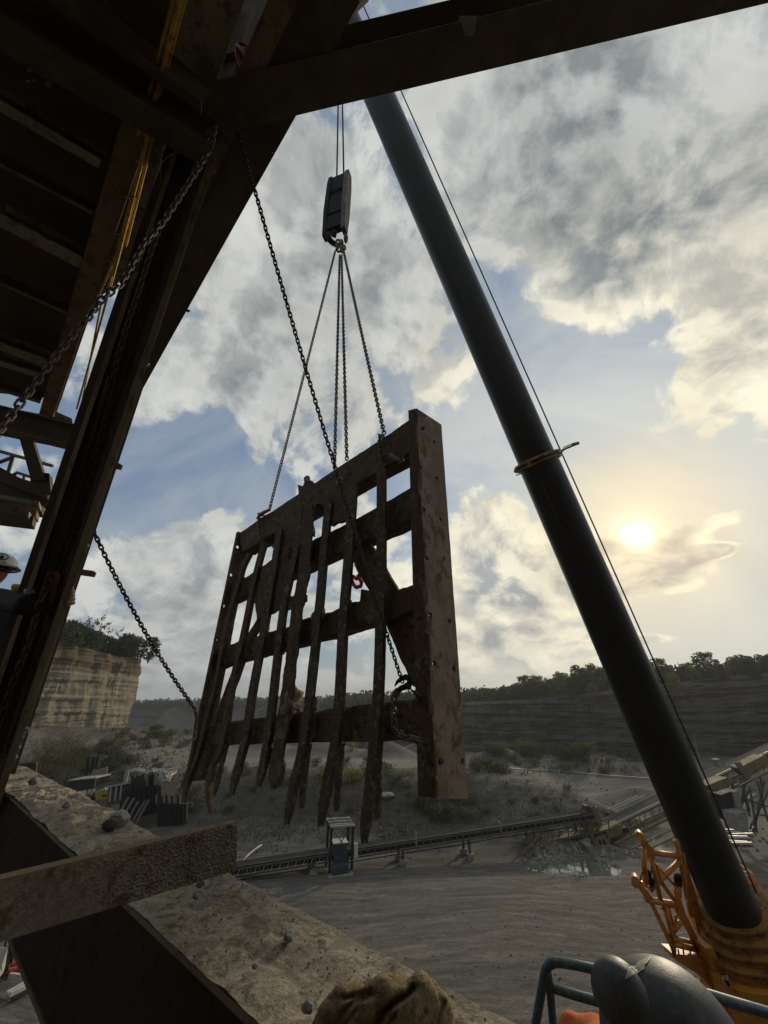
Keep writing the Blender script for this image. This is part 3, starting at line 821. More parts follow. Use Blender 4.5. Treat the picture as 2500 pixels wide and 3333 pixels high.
for x, y, k, s in spots:
    place(sh[k], onG(x, y, -.08), random.uniform(0, 6), (s*random.uniform(.85, 1.2), s, s*random.uniform(.75, 1.1)),
          zone(onG(x, y), 'bush', ('large' if s > 1.2 else 'middling' if s > .8 else 'small')+' '+('olive', 'dark green', 'dry brown', 'yellow green')[k]+' bush'))
# low grass and weeds
def weeds():
    mb = MB(); random.seed(3)
    for (x0, x1, y0, y1, n, hgt) in ((620, 1400, 2480, 2740, 5200, .22), (1380, 1900, 2540, 2700, 1500, .2), (120, 620, 2440, 2600, 2600, .3), (320, 640, 2360, 2440, 1200, .4), (1540, 2100, 2440, 2520, 1600, .4)):
        for _ in range(n//10):
            p = GP(random.uniform(x0, x1), random.uniform(y0, y1))
            for _ in range(7):
                a = random.uniform(0, 6.28); q = p+V((random.gauss(0, .35), random.gauss(0, .35), 0)); q.z = h(q.x, q.y)-.03
                s = hgt*random.uniform(.5, 1.6); w = s*.16; d = V((cos(a), sin(a), 0))
                mb.add([q-d*w, q+d*w, q+d*w*.3+V((random.gauss(0, s*.3), random.gauss(0, s*.3), s))], [(0, 1, 2)])
    o = mb.build('weeds', M['leaf_dry'], fix=False); tag(o, 'thin dry weeds scattered over the stony banks', 'weeds', kind='stuff')
weeds()
# loose stones on the bank and the floor
def stones():
    mb = MB(); random.seed(4)
    for (x0, x1, y0, y1, n, s) in ((560, 1500, 2560, 2800, 500, .06), (1500, 2100, 2500, 2740, 200, .08), (760, 2300, 2850, 3250, 260, .03), (330, 640, 2440, 2560, 200, .12), (1230, 1330, 2680, 2740, 45, .12)):
        for _ in range(n):
            p = GP(random.uniform(x0, x1), random.uniform(y0, y1)); r = s*random.uniform(.3, 1.4)
            R = Matrix.Rotation(random.uniform(0, 6), 3, 'Z')@Matrix.Rotation(random.uniform(0, 6), 3, 'X')
            vs = [p + R@V((sx*r*random.uniform(.5, 1.1), sy*r*random.uniform(.5, 1.1), sz*r*random.uniform(.4, .8))) for sx, sy, sz in
                  ((-1, -1, -1), (1, -1, -1), (1, 1, -1), (-1, 1, -1), (-1, -1, 1), (1, -1, 1), (1, 1, 1), (-1, 1, 1))]
            mb.hexa(vs)
    o = mb.build('loose_stones', M['conv'], fix=False); tag(o, 'loose stones scattered over the bank and the graded floor', 'stones', kind='stuff')
stones()
# ------------------------------------------------------------------ steel structure round the camera
A_ = V((.676, .737, 0)); B_ = V((.737, -.676, 0)); UP = V((0, 0, 1))
def strip_poly(name, pts, vec, m, parent, bevel=0, label=None):
    return MB().prism(pts, vec).build(name, m, parent, bevel=bevel, label=label)

# the leaning column at the left ------------------------------------------------
def CK(y): return 2.66 + (1700-y)*(3.52-2.66)/1300     # depth of the column along the picture height
def cp(x, y, dk=0): return PK(x, y, CK(y)+dk)
SL = .335
def cline(x1700, y):   # a line parallel to the column, by its place at y = 1700
    return x1700 + (1700-y)*SL*(1 + (1700-y)*(-.00000))
YB, YT = 2620, 300
col_axis = (cp(cline(290, YT), YT)-cp(cline(290, YB), YB)).normalized()
view_c = (-cp(cline(215, 1700), 1700)).normalized()
lat = col_axis.cross(view_c).normalized()
if lat.x < 0: lat = -lat
fwd = col_axis.cross(lat).normalized()
if fwd.dot(view_c) < 0: fwd = -fwd
colbase = cp(cline(215, YB), YB)
column = thing('steel_column', 'tall leaning grey steel column beside the worker at the left', 'column', colbase)
def cbar(name, x0, x1, dn, thick, m, y0=YB, y1=YT, part=column, label=None, bevel=.002):
    """plate between two picture lines, dn metres toward the viewer"""
    a0, a1 = cp(cline(x0, y0), y0)+fwd*dn, cp(cline(x1, y0), y0)+fwd*dn
    b0, b1 = cp(cline(x0, y1), y1)+fwd*dn, cp(cline(x1, y1), y1)+fwd*dn
    return MB().prism([a0, a1, b1, b0], -fwd*thick).build(name, m, part, bevel=bevel, label=label)
cbar('web', 174, 286, -.13, .014, M['steel_grey'])
cbar('rear_flange', 128, 176, -.20, .016, M['steel_dark'])
cbar('left_flange', 160, 176, 0, .26, M['steel_olive'])
cbar('lit_edge_strip', 281.6, 283.8, .022, .008, M['conv_light'])  # thin pale strips paint the bright lit edges of the flanges
cbar('lit_edge_strip', 176, 177.2, .004, .006, M['conv_light'])
cbar('stiffener', 206, 209, -.10, .02, M['steel_olive'])
cbar('stiffener', 246, 250, -.10, .02, M['steel_dark'])
cbar('right_flange', 279, 286, .01, .27, M['steel_dark'])
cbar('stiffener', 186, 192, -.09, .035, M['steel_grey'])
cbar('stiffener', 226, 231, -.09, .03, M['steel_dark'])
cbar('cover_plate', 284, 307, .02, .012, M['steel_olive'])
cbar('back_plate', 250, 312, -.25, .016, M['steel_dark'])
for y, x, hgt in ((1100, 206, 150), (1300, 196, 200), (720, 200, 120)):
    cbar('conduit', x, x+5, -.02, .03, M['steel_grey'], y+hgt, y-hgt)
mb = MB()
for y, x in ((1190, 300), (1775, 300), (2388, 292), (2422, 292), (2455, 292), (2370, 305), (1190, 293)):
    bolt(mb, cp(cline(x, y), y)+fwd*.02, fwd+lat*.6, .018, .03)
mb.build('bolts', M['silver'], column)
# lugs that stick out of the right flange
for (x0, y0, x1, y1, w) in ((362, 1512, 395, 1518, 20), (247, 1860, 308, 1868, 20)):
    a = PK(x0, y0-w/2, CK(y0)+.16); b = PK(x1, y1-w/2, CK(y0)+.16); c = PK(x1-6, y1+w/2, CK(y0)+.16); d = PK(x0, y0+w/2, CK(y0)+.16)
    e = PK(x1-8, y1-w/2-1, CK(y0)+.16)
    MB().prism([a, e, PK(x1, y1-w/2+5, CK(y0)+.16), c, d], V((.01, .03, .002))*.5).build('lug', M['steel_olive'], column, bevel=.002)

# second rail-like post right behind the column (thin, from the joint down)
bk = thing('brace_channel', 'narrow olive channel running down behind the leaning column', 'steel channel', cp(cline(300, 2500), 2500)-fwd*.3)
a0, a1 = cp(cline(306, 2520), 2520, .35), cp(cline(316, 2520), 2520, .35); b0, b1 = cp(cline(306, 1250), 1250, .35), cp(cline(314, 1250), 1250, .35)
MB().prism([a0, a1, b1, b0], -fwd*.012).build('web', M['steel_olive'], bk); MB().prism([a1, a1+lat*.012, b1+lat*.012, b1], -fwd*.06).build('flange', M['steel_dark'], bk)

# great girder across the top ----------------------------------------------------
KA = 3.35
gdir = (PK(2500, 10, KA)-PK(738, 430, KA)).normalized()
g0 = PK(650, 451, KA)-gdir*.15; g1 = PK(2500, 10, KA)+gdir*1.6
gup = V((0, .10, .995)); gup = (gup-gdir*gup.dot(gdir)).normalized(); gout = gdir.cross(gup).normalized()   # away from / toward the pit
if gout.y < 0: gout = -gout
girder = thing('top_girder', 'deep dark steel girder slanting across the top of the picture', 'girder', g0)
MB().prism([g0, g1, g1-gout*.30, g0-gout*.30], gup*.022).build('bottom_flange', M['steel_dark'], girder, bevel=.002)
w0 = g0-gout*.15+gup*.0225; w1 = g1-gout*.15+gup*.0225
MB().prism([w0, w1, w1+gup*1.32, w0+gup*1.32], gout*.014).build('web', M['steel_brown'], girder)
MB().prism([g0+gup*1.35, g1+gup*1.35, g1-gout*.30+gup*1.35, g0-gout*.30+gup*1.35], gup*.02).build('top_flange', M['steel_dark'], girder)
for s in (.12, .62): 
    q = w0.lerp(w1, s)-gout*.135; MB().prism([q, q+gout*.13, q+gout*.13+gup*1.31, q+gup*1.31], gdir*.012).build('stiffener', M['steel_dark'], girder)
q = w0.lerp(w1, .37)-gout*.12-gup*.024
MB().box(q, (.14, .1, .012)).build('splice_plate', M['steel_grey'], girder)

# horizontal beam along B_ running away at the right of the column -----------------
ZB = 4.72
o0 = PZ(957, 389, ZB); o1 = PZ(444, 1303, ZB); bd = (o1-o0).normalized(); bl_ = V((bd.y, -bd.x, 0))
if bl_.x > 0: bl_ = -bl_
o0 = o0-bd*.9
raker = thing('eaves_beam', 'wide black steel beam sloping down from the girder to the leaning column', 'beam', o0)
MB().prism([o0, o1, o1+bl_*.34, o0+bl_*.34], UP*.02).build('bottom_flange', M['steel_dark'], raker, bevel=.002)
MB().prism([o0+bl_*.16+UP*.021, o1+bl_*.16+UP*.021, o1+bl_*.16+UP*.42, o0+bl_*.16+UP*.42], bl_*.014).build('web', M['steel_brown'], raker)
MB().prism([o0+UP*.42, o1+UP*.42, o1+bl_*.34+UP*.42, o0+bl_*.34+UP*.42], UP*.02).build('top_flange', M['steel_dark'], raker)
MB().prism([o0+bl_*.34-UP*.10, o1+bl_*.34-UP*.10, o1+bl_*.50-UP*.10, o0+bl_*.50-UP*.10], UP*.018).build('cover_angle', M['steel_brown'], raker)
mb = MB(); bolt(mb, PZ(608, 1010, ZB)+V((.01, 0, -.01)), (.6, -.2, -.3), .02, .04); bolt(mb, PZ(440, 1300, ZB), (.6, -.2, -.3), .02, .04); mb.build('bolts', M['steel_dark'], raker)
# upper strut continuing the column above the joint
st = thing('upper_strut', 'pale grey strut edge above the joint of girder and column', 'strut', cp(654, 362))
def quad(name, pts, k, vec, m, parent): return MB().prism([PK(x, y, k_) for (x, y), k_ in zip(pts, k)], vec).build(name, m, parent)
quad('flange', [(640, 372), (658, 366), (782, -5), (763, -5)], (3.7, 3.7, 3.9, 3.9), V((.02, .03, .02)), M['steel_brown'], st)
quad('web', [(660, 390), (720, 380), (830, -10), (784, -10)], (3.8, 3.8, 4.0, 4.0), V((.02, .03, .02)), M['steel_dark'], st)
quad('flange', [(560, 300), (640, 372), (763, -5), (640, -30)], (4.4, 3.8, 4.0, 4.6), V((.02, .03, .02)), M['steel_dark'], st)
s2 = thing('diagonal_tie', 'dark diagonal tie in the corner above the girder, with a thin lit edge', 'strut', PK(880, 160, 4.2))
quad('web', [(860, 260), (960, 210), (1195, -12), (1040, -40)], (4.4, 4.4, 4.6, 4.6), V((.02, .04, .03)), M['steel_dark'], s2)
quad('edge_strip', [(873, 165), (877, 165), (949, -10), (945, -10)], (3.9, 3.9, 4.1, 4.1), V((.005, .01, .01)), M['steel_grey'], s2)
quad('gusset', [(690, 130), (800, -20), (1180, -20), (1000, 120), (960, 330), (760, 420), (660, 420)], (4.6,)*7, V((.01, .02, .02)), M['steel_dark'], s2)
# red sheet of a lifting clamp at the joint
cl_ = thing('lifting_clamp', 'faded orange lifting clamp hanging in the dark corner under the girder', 'clamp', PK(860, 190, 3.2))
quad('body', [(825, 165), (872, 160), (900, 195), (897, 213), (880, 216), (838, 196)], (3.2,)*6, V((.01, .03, .02)), M['orange_red'], cl_)
quad('lip', [(836, 192), (890, 211), (890, 217), (836, 198)], (3.18,)*4, V((.01, .02, .01)), M['silver'], cl_)
mb = MB(); ring = [PK(800+34*cos(a)*.9, 190+42*sin(a)+30*cos(a)*.8, 3.3) for a in [i*2*pi/20 for i in range(20)]]
mb.tube(ring, .013, 8, closed=True); mb.build('ring', M['red'], cl_, smooth=True)
mb = MB(); mb.tube([PK(770, 145, 3.3), PK(800, 180, 3.28), PK(835, 200, 3.25)], [.012, .02, .016], 8); mb.build('shank', M['red'], cl_, smooth=True)

# ceiling: beam E and E2 along A_, beam D1 along B_, joists --------------------------
def flatbeam(name, label, cat, top, bot, z, hgt, m, mw=None, x_ext=0, group=None, parts=True):
    """a beam seen from below: top/bot = the two long edges of its soffit in the picture, each as two points"""
    a0, a1 = PZ(*top[0], z), PZ(*top[1], z); b0, b1 = PZ(*bot[0], z), PZ(*bot[1], z)
    t = thing(name, label, cat, (a0+b0)/2, group)
    MB().prism([a0, a1, b1, b0], UP*.02).build('bottom_flange', m, t, bevel=.002)
    c0, c1 = (a0+b0)/2, (a1+b1)/2; sd = (b0-a0).normalized()*.008
    MB().prism([c0-sd+UP*.021, c1-sd+UP*.021, c1+sd+UP*.021, c0+sd+UP*.021], UP*(hgt-.04)).build('web', mw or m, t)
    MB().prism([a0+UP*hgt, a1+UP*hgt, b1+UP*hgt, b0+UP*hgt], UP*-.018).build('top_flange', m, t)
    return t
flatbeam('roof_beam', 'broad dark beam crossing under the roof towards the column joint', 'beam', [(-250, -110), (700, 478)], [(-250, 90-65), (640, 530)], 3.95, .4, M['steel_dark'])
flatbeam('roof_beam', 'second dark beam above the broad one, by the yellow ladder rails', 'beam', [(140, -60), (655, 330)], [(90, -50), (655, 372)], 4.15, .35, M['steel_dark'])
flatbeam('long_beam', 'flat brown beam running down the left under the joist ends', 'beam', [(405, 360), (116, 1385)], [(487, 430), (163, 1385)], 4.38, .3, M['steel_brown'], M['steel_dark'])
JG = 'parallel joists under the roof deck at the left'
js = [((0, 693), (268, 838), (0, 738), (258, 874)), ((-40, 1100), (155, 1172), (-40, 1124), (150, 1196)), ((-40, 1163), (135, 1218), (-40, 1179), (132, 1232)),
      ((-40, 1252), (131, 1304), (-40, 1262), (130, 1314)), ((-60, 290), (330, 520), (-60, 330), (320, 548)), ((-40, 510), (305, 690), (-40, 522), (300, 700)), ((-40, 900), (225, 1020), (-40, 908), (222, 1028))]
jl = ['widest joist, the olive one left of the flat brown beam', 'olive joist just above the lowest pair at the left edge', 'middle joist of the low group at the left edge', 'lowest thin joist under the roof deck',
      'topmost joist beneath the mesh panel', 'dark thin joist between the mesh panel and the widest joist', 'thin dark joist below the widest joist']
for (a, b, c, d), lab in zip(js, jl):
    flatbeam('roof_joist', lab, 'joist', [a, b], [c, d], 4.42, .16, M['steel_olive'] if 'olive' in lab or 'middle' in lab or 'topmost' in lab else M['steel_brown'], M['steel_dark'], group=JG)
# end beam of the deck and the lower platform
KE = 5.2
def kbeam(name, label, cat, P0, P1, w, hgt, m, k0, k1, mw=None, group=None, up=UP):
    a, b = PK(*P0, k0), PK(*P1, k1)
    return ibeam(name, label, cat, a, b, hgt, w, up, m, .018, .012, group, mw)
zE = PK(100, 1400, 5.0).z
flatbeam('end_beam', 'beam closing the lower end of the roof deck above the small triangle of sky', 'beam', [(-40, 1385), (225, 1447)], [(-40, 1400), (222, 1465)], 3.35, .36, M['steel_brown'], M['steel_dark'])
MB_e = thing('end_plate', 'dark deep plate beam above the triangle of sky', 'beam', PK(100, 1380, 6.0))
MB().prism([PK(-60, 1310, 5.9), PK(236, 1368, 5.9), PK(232, 1450, 5.9), PK(-60, 1392, 5.9)], V((-.1, .1, 0))).build('web', M['steel_dark'], MB_e)
MB().prism([PK(180, 1338, 5.85), PK(234, 1362, 5.85), PK(234, 1372, 5.85), PK(180, 1350, 5.85)], V((-.1, .1, 0))).build('flange', M['steel_olive'], MB_e)
# roof deck sheets
dk = thing('roof_deck', 'sooty roof deck overhead at the left with rusted gaps', 'deck', (0, 0, 4.75))
def dz(px, py): return PZ(px, py, 4.75)
sheet = []
corners = [(-300, -300), (620, -300), (480, 300), (290, 985), (200, 1300), (-300, 1250)]
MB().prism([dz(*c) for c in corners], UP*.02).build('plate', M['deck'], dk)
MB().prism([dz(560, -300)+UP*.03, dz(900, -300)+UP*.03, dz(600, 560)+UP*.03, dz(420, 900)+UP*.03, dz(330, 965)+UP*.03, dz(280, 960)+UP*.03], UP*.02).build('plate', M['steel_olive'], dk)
# torn mesh under the deck, its sunlight painted as white patches
def meshpanel(x0, y0, w_, h_, ang, n, label):
    t = thing('mesh_panel', label, 'mesh panel', PZ(x0, y0, 4.5)); mb = MB(); ca, sa = cos(ang), sin(ang)
    def pt(u, v): return PZ(x0+u*ca-v*sa, y0+u*sa+v*ca, 4.5)
    for i in range(n+1):
        mb.bar(pt(w_*i/n, 0), pt(w_*i/n+12, h_), .006, .004); 
    for j in range(int(n*h_/w_)+2):
        v = h_*j/(int(n*h_/w_)+1); mb.bar(pt(0, v), pt(w_, v), .006, .004)
    mb.build('wire_mesh', M['steel_dark'], t)
    for u, v, r in ((.25, .3, 9), (.45, .6, 6), (.72, .35, 10), (.55, .15, 5), (.36, .8, 6)):
        c = [PZ(x0+(u*w_+cos(k)*r*1.3)*ca-(v*h_+sin(k)*r)*sa, y0+(u*w_+cos(k)*r)*sa+(v*h_+sin(k)*r)*ca, 4.6) for k in (0, 1, 2.1, 3, 4.2, 5.2)]
        MB().prism(c, UP*.004).build('sunlit_patch', M['white'], t)
    return t
meshpanel(75, 185, 165, 70, .62, 16, 'torn wire mesh panel with painted sunlit patches above the topmost joist')
meshpanel(325, 10, 60, 34, .7, 6, 'small pale torn mesh scrap near the top edge beside the yellow rails')
# yellow rails that catch the light, running away under the deck along B_
def zrail(name, label, segs, z, r, m, group=None, rung=True):
    t = thing(name, label, 'rail', PZ(*segs[0][0], z), group)
    for (p, q) in segs:
        a, b = PZ(*p, z), PZ(*q, z); MB().bar(a, b, r, r*.5).build('rail', m, t)
    return t
YG = 'yellow ladder rails under the roof deck'
lad = thing('yellow_ladder', 'yellow ladder lying under the roof deck between the flat brown beam and the column', 'ladder', PZ(560, 60, 4.3))
for (p, q, z, w) in (((570, -20), (452, 440), 4.30, .020), ((590, -20), (472, 440), 4.26, .022), ((600, -20), (480, 440), 4.30, .012), ((608, -20), (486, 440), 4.34, .018),
                     ((486, 430), (392, 790), 4.30, .03), ((476, 470), (400, 770), 4.33, .012), ((500, 440), (410, 800), 4.36, .02), ((440, 640), (250, 1330), 4.34, .022), ((428, 650), (355, 930), 4.28, .02), ((436, 640), (370, 900), 4.28, .012), ((405, 770), (300, 1010), 4.4, .02), ((330, 985), (262, 1335), 4.36, .018), ((374, 247), (352, 300), 4.36, .05)):
    MB().bar(PZ(*p, z), PZ(*q, z), w, .03).build('rail', M['yellow'], lad, bevel=.002)
for y in (120, 230, 520, 640, 760, 850, 930):
    x = 590-(y+20)*.26; MB().bar(PZ(x-12, y, 4.28), PZ(x+16, y+8, 4.28), .012, .012).build('rung', M['yellow'], lad)
# loose white cord
cd = thing('loose_cord', 'thin pale cord dangling under the deck beside the yellow ladder', 'cord', PZ(525, 530, 4.2))
MB().tube([PZ(563, 500, 4.2), PZ(540, 515, 4.2), PZ(525, 532, 4.2), PZ(520, 560, 4.2), PZ(527, 575, 4.15), PZ(522, 590, 4.1), PZ(530, 598, 4.1)], .004, 5).tube([PZ(535, 470, 4.25), PZ(527, 500, 4.2), PZ(525, 532, 4.2), PZ(500, 600, 4.3)], .004, 5).build('cord', M['white'], cd)
# hoses clamped by the ladder
hz = thing('hose_bundle', 'bundle of curved dark hoses by the yellow ladder', 'hoses', PK(430, 690, 4.6))
for i in range(5):
    o = i*5; MB().tube([PK(412+o*.4, 668+o, 4.6), PK(432+o*.6, 678+o, 4.58), PK(444+o*.3, 700+o, 4.58), PK(442, 730+o, 4.6)], .008, 6).build('hose', M['black'], hz, smooth=True)
rd = thing('red_lamp', 'dull red cap fixed behind the hanging chains on the column', 'lamp', PK(428, 935, 3.9))
MB().ball(PK(428, 935, 3.5), .045, 14, 8).cyl(PK(428, 935, 3.5), PK(436, 950, 3.6), .04, 12).build('cap', M['red'], rd, smooth=True)

# small triangle of sky: brace, rails and lower platform --------------------------------
quadk = lambda pts, k, vec, m, name, par: MB().prism([PK(x, y, k) for x, y in pts], vec).build(name, m, par)
vb = thing('knee_brace', 'short dark brace in the triangle of sky left of the column', 'brace', PK(110, 1500, 6))
quadk([(58, 1408), (103, 1422), (146, 1560), (100, 1560)], 6.0, V((-.05, .14, 0)), M['steel_dark'], 'web', vb)
quadk([(100, 1535), (160, 1540), (165, 1600), (96, 1590)], 6.05, V((-.05, .14, 0)), M['steel_dark'], 'gusset', vb)
gr = thing('guard_rail', 'thin guard rail seen through the triangle of sky', 'railing', PK(40, 1470, 9))
for a, b in (((-40, 1458), (172, 1517)), ((-30, 1515), (42, 1488)), ((42, 1486), (26, 1540))):
    MB().bar(PK(*a, 9), PK(*b, 9), .06, .06).build('rail', M['steel_dark'], gr)
gr = thing('guard_rail', 'low bent pipe rail at the foot of the triangle of sky', 'railing', PK(60, 1545, 9))
MB().tube([PK(44, 1545, 8), PK(56, 1538, 8), PK(110, 1556, 8)], .03, 8).build('rail', M['steel_dark'], gr)
MB().tube([PK(40, 1552, 8), PK(110, 1574, 8)], .03, 8).build('rail', M['steel_dark'], gr)
for x in (50, 78, 104): MB().tube([PK(x, 1542+(x-50)*.25, 8), PK(x-2, 1566+(x-50)*.25, 8)], .022, 6).build('post', M['steel_dark'], gr)
lp = thing('side_platform', 'dark stacked platform beams left of the column above the worker', 'platform', PK(60, 1620, 5))
for pts, k, m, nm in (([(-60, 1485), (0, 1520), (100, 1575), (150, 1600), (156, 1625), (60, 1590), (-60, 1540)], 6.5, M['steel_dark'], 'chute_side'),
                      ([(-60, 1530), (100, 1590), (160, 1608), (150, 1640), (-60, 1620)], 6.6, M['steel_dark'], 'beam'),
                      ([(-60, 1598), (128, 1632), (126, 1646), (-60, 1612)], 5.8, M['steel_olive'], 'beam'),
                      ([(-60, 1612), (140, 1645), (135, 1668), (-60, 1640)], 6.3, M['steel_dark'], 'beam'),
                      ([(-60, 1632), (120, 1660), (116, 1682), (-60, 1664)], 5.8, M['steel_brown'], 'beam'),
                      ([(-60, 1660), (110, 1680), (104, 1706), (-60, 1686)], 5.7, M['steel_dark'], 'beam'),
                      ([(86, 1664), (96, 1664), (92, 1682), (84, 1684)], 5.6, M['steel_olive'], 'bracket')):
    quadk(pts, k, V((-.12, .2, 0)), m, nm, lp)

M['beam_side'] = mat('shaded_brown_beam_side', [(.022, .015, .009), (.042, .028, .016), (.015, .011, .008)], 3.5, .9, 0, .4, 30)  # dark colour stands in for shade on the near beam's left side
# near beams at the bottom --------------------------------------------------------------
ZT = -.42
def sa(px, py): p = PZ(px, py, ZT); return p.dot(A_)
s_r, s_l = .762, .505
e0, e1 = 1.2, -8.0      # extent along B_
def bp(s, u, z): return A_*s + B_*u + UP*z
db = thing('dusty_beam', 'thick near beam covered in pale rock dust running to the lower edge', 'beam', bp(.63, -1, ZT))
mb = MB()
NU, NV = 620, 40
def dusttop(u, v):
    U = e0+(e1-e0)*(u**2.2); s = s_l+(s_r-s_l)*v
    edge = min(v, 1-v)*2
    k = .5+.5*sstep(.0, .25, edge)
    p = V((s*9, U*9, 0))
    z = .009*abs(fbm(p*.55, 4)) + .006*fbm(p*1.9, 6) + .0022*fbm(p*9, 4)
    # small drifts
    for (cu, cs, r, a) in ((-.40, .63, .085, .030), (-1.75, .60, .16, .02), (-2.3, .66, .2, .03), (-.02, .60, .07, .016), (-2.9, .6, .3, .03), (-.95, .66, .1, .012)):
        d = sqrt((U-cu)**2+((s-cs)*1.2)**2)/r
        if d < 1.4: z += a*max(0, 1-d*d*.6)*(.7+.6*fbm(p*2.2, 4))*sstep(1.4, .9, d)
    return bp(s, U, ZT + max(-.004, z)*k)
mb.grid(dusttop, NU, NV)
o = mb.build('dust_layer', M['dust'], db, smooth=True, fix=False)
MB().prism([bp(s_l, e0, ZT-.012), bp(s_r, e0, ZT-.012), bp(s_r, e1, ZT-.012), bp(s_l, e1, ZT-.012)], UP*.011).build('top_flange', M['steel_olive'], db)
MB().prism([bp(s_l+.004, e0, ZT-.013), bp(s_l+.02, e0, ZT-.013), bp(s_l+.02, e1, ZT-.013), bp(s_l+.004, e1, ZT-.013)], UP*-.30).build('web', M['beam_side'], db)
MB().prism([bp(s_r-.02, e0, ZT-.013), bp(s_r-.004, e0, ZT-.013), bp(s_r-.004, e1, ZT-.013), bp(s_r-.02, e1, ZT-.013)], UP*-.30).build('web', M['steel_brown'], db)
MB().prism([bp(s_l, e0, ZT-.325), bp(s_r, e0, ZT-.325), bp(s_r, e1, ZT-.325), bp(s_l, e1, ZT-.325)], UP*.011).build('bottom_flange', M['steel_brown'], db)
# stones on it
random.seed(21)
def pebble(px, py, r, label, m='rock', sq=.7):
    p = PZ(px, py, ZT+.012); mb = MB(); me = bmesh.new(); bmesh.ops.create_icosphere(me, subdivisions=2, radius=r)
    sd = random.uniform(0, 50)
    for v in me.verts:
        q = v.co.copy(); n = noise.noise(q*(1.1/r)+V((sd, 0, 0))); v.co = V((q.x*(1+.35*n), q.y*(1+.45*n)*.85, q.z*sq*(1+.3*n)))
    d = bpy.data.meshes.new('stone'); me.to_mesh(d); me.free(); d.materials.append(M[m])
    o = bpy.data.objects.new('stone', d); COL.objects.link(o); o.location = p+UP*r*sq*.6; o.rotation_euler = (0, 0, random.uniform(0, 6))
    tag(o, label, 'stone', 'loose stones lying on the dusty beam'); return o
pebble(385, 2683, .036, 'large pale stone on the right edge of the dusty beam behind the crossing plate', 'conv_light', .8)
pebble(355, 2697, .033, 'dark flat stone leaning against the large pale one on the dusty beam', 'conv', .6)
for x, y, r, l in ((638, 2924, .010, 'small dark stone on the dusty beam behind the other small one'), (652, 2884, .011, 'small pointed stone on the dusty beam closest to the crossing plate'),
                   (940, 3060, .0125, 'small angular stone near the right edge of the dusty beam'), (830, 3150, .006, 'tiny pale chip in the middle of the dusty beam'),
                   (108, 2552, .03, 'pale lump of rock at the far right edge of the dusty beam'), (217, 2628, .02, 'pale lump beside the dark drift on the dusty beam'), (1000, 3292, .010, 'small stone by the glove on the dusty beam')):
    pebble(x, y, r, l)
mb = MB(); random.seed(8)
for _ in range(260):
    U = -.7+random.gauss(0, .45) if random.random() < .75 else random.uniform(-5, .5); s = s_l+(s_r-s_l)*(random.random()**.8)*.97+.003
    if U > .6: continue
    r = .0013*random.uniform(.4, 1.6)*(1+.5*max(0, -U-1))
    p = bp(s, U, ZT+.006+r*.5+.008*abs(fbm(V((s*9, U*9, 0))*.55, 4))); R = Matrix.Rotation(random.uniform(0, 6), 3, 'Z')@Matrix.Rotation(random.uniform(0, 6), 3, 'Y')
    mb.hexa([p+R@V((sx*r*random.uniform(.5, 1.2), sy*r, sz*r*.8)) for sx, sy, sz in ((-1, -1, -1), (1, -1, -1), (1, 1, -1), (-1, 1, -1), (-1, -1, 1), (1, -1, 1), (1, 1, 1), (-1, 1, 1))])
o = mb.build('grit', M['rock'], fix=False); tag(o, 'fine grit and chips strewn over the dusty beam', 'grit', kind='stuff')
# crossing plates
def xplate(name, label, pts, thick, kk, m, rough=.004, nx=300, ny=64):
    """pts: TL, TR, BR, BL in the picture; kk: depth left, right"""
    tl, tr, br, bl = [PK(x, y, k) for (x, y), k in zip(pts, (kk[0], kk[1], kk[1], kk[0]))]
    n = (tr-tl).cross(bl-tl).normalized()
    if n.dot(tl) > 0: n = -n     # towards the viewer
    t = thing(name, label, 'steel plate', (tl+br)/2); mb = MB()
    def fn(u, v):
        p = tl.lerp(tr, u).lerp(bl.lerp(br, u), v); a = sstep(.20, .75, u+.10*fbm(V((u*6, v*3, 2))))
        q = V((u*62, v*13, 0))
        d = rough*(a*(abs(fbm(q, 5))*2.0+.7*fbm(q*2.3, 4)) + .12*fbm(q*2, 3))
        return p + n*(d*(sstep(0, .06, v)*.85+.15))
    mb.grid(fn, nx, ny); mb.build('face', m, t, smooth=True, fix=False)
    MB().prism([tl-n*.001, tr-n*.001, br-n*.001, bl-n*.001], -n*thick).build('core', M['steel_brown'], t)
    return t
M['splash'] = mat('dust_splashed_steel', [(.15, .125, .09), (.205, .18, .135), (.11, .07, .04)], 5, .85, .05, .6, 60, fine=60, bdist=.006)
xplate('cross_plate', 'wide dust splashed steel plate on edge across the dusty beam', [(-120, 2893), (769, 2677), (769, 2832), (-120, 3104)], .016, (.60, 1.06), M['splash'], .0032)
xplate('cross_plate', 'short pale steel plate end at the left edge behind the dusty beam', [(-60, 2500), (118, 2482), (115, 2528), (-60, 2530)], .02, (3.0, 3.1), M['steel_olive'], .002, 40, 10)
# ------------------------------------------------------------------ the hanging frame
YR = 4.0
TL = PY(772, 1730, 7.12); TR = PY(1334, 1340, YR); BR = PY(1364, 2590, YR)
fn_ = (TR-BR).cross(TL-TR).normalized()
if fn_.dot(TR) > 0: fn_ = -fn_                      # towards the viewer
fw = (TR-BR).normalized(); fu = fw.cross(fn_).normalized()
if fu.x < 0: fu = -fu
def FP(px, py, back=0.0): return PP(px, py, TR-fn_*back, fn_)
fbase = FP(980, 2600)
frame = thing('rusty_grid_frame', 'huge mud caked rusty steel grid frame hanging on chains from the crane', 'steel frame', fbase)
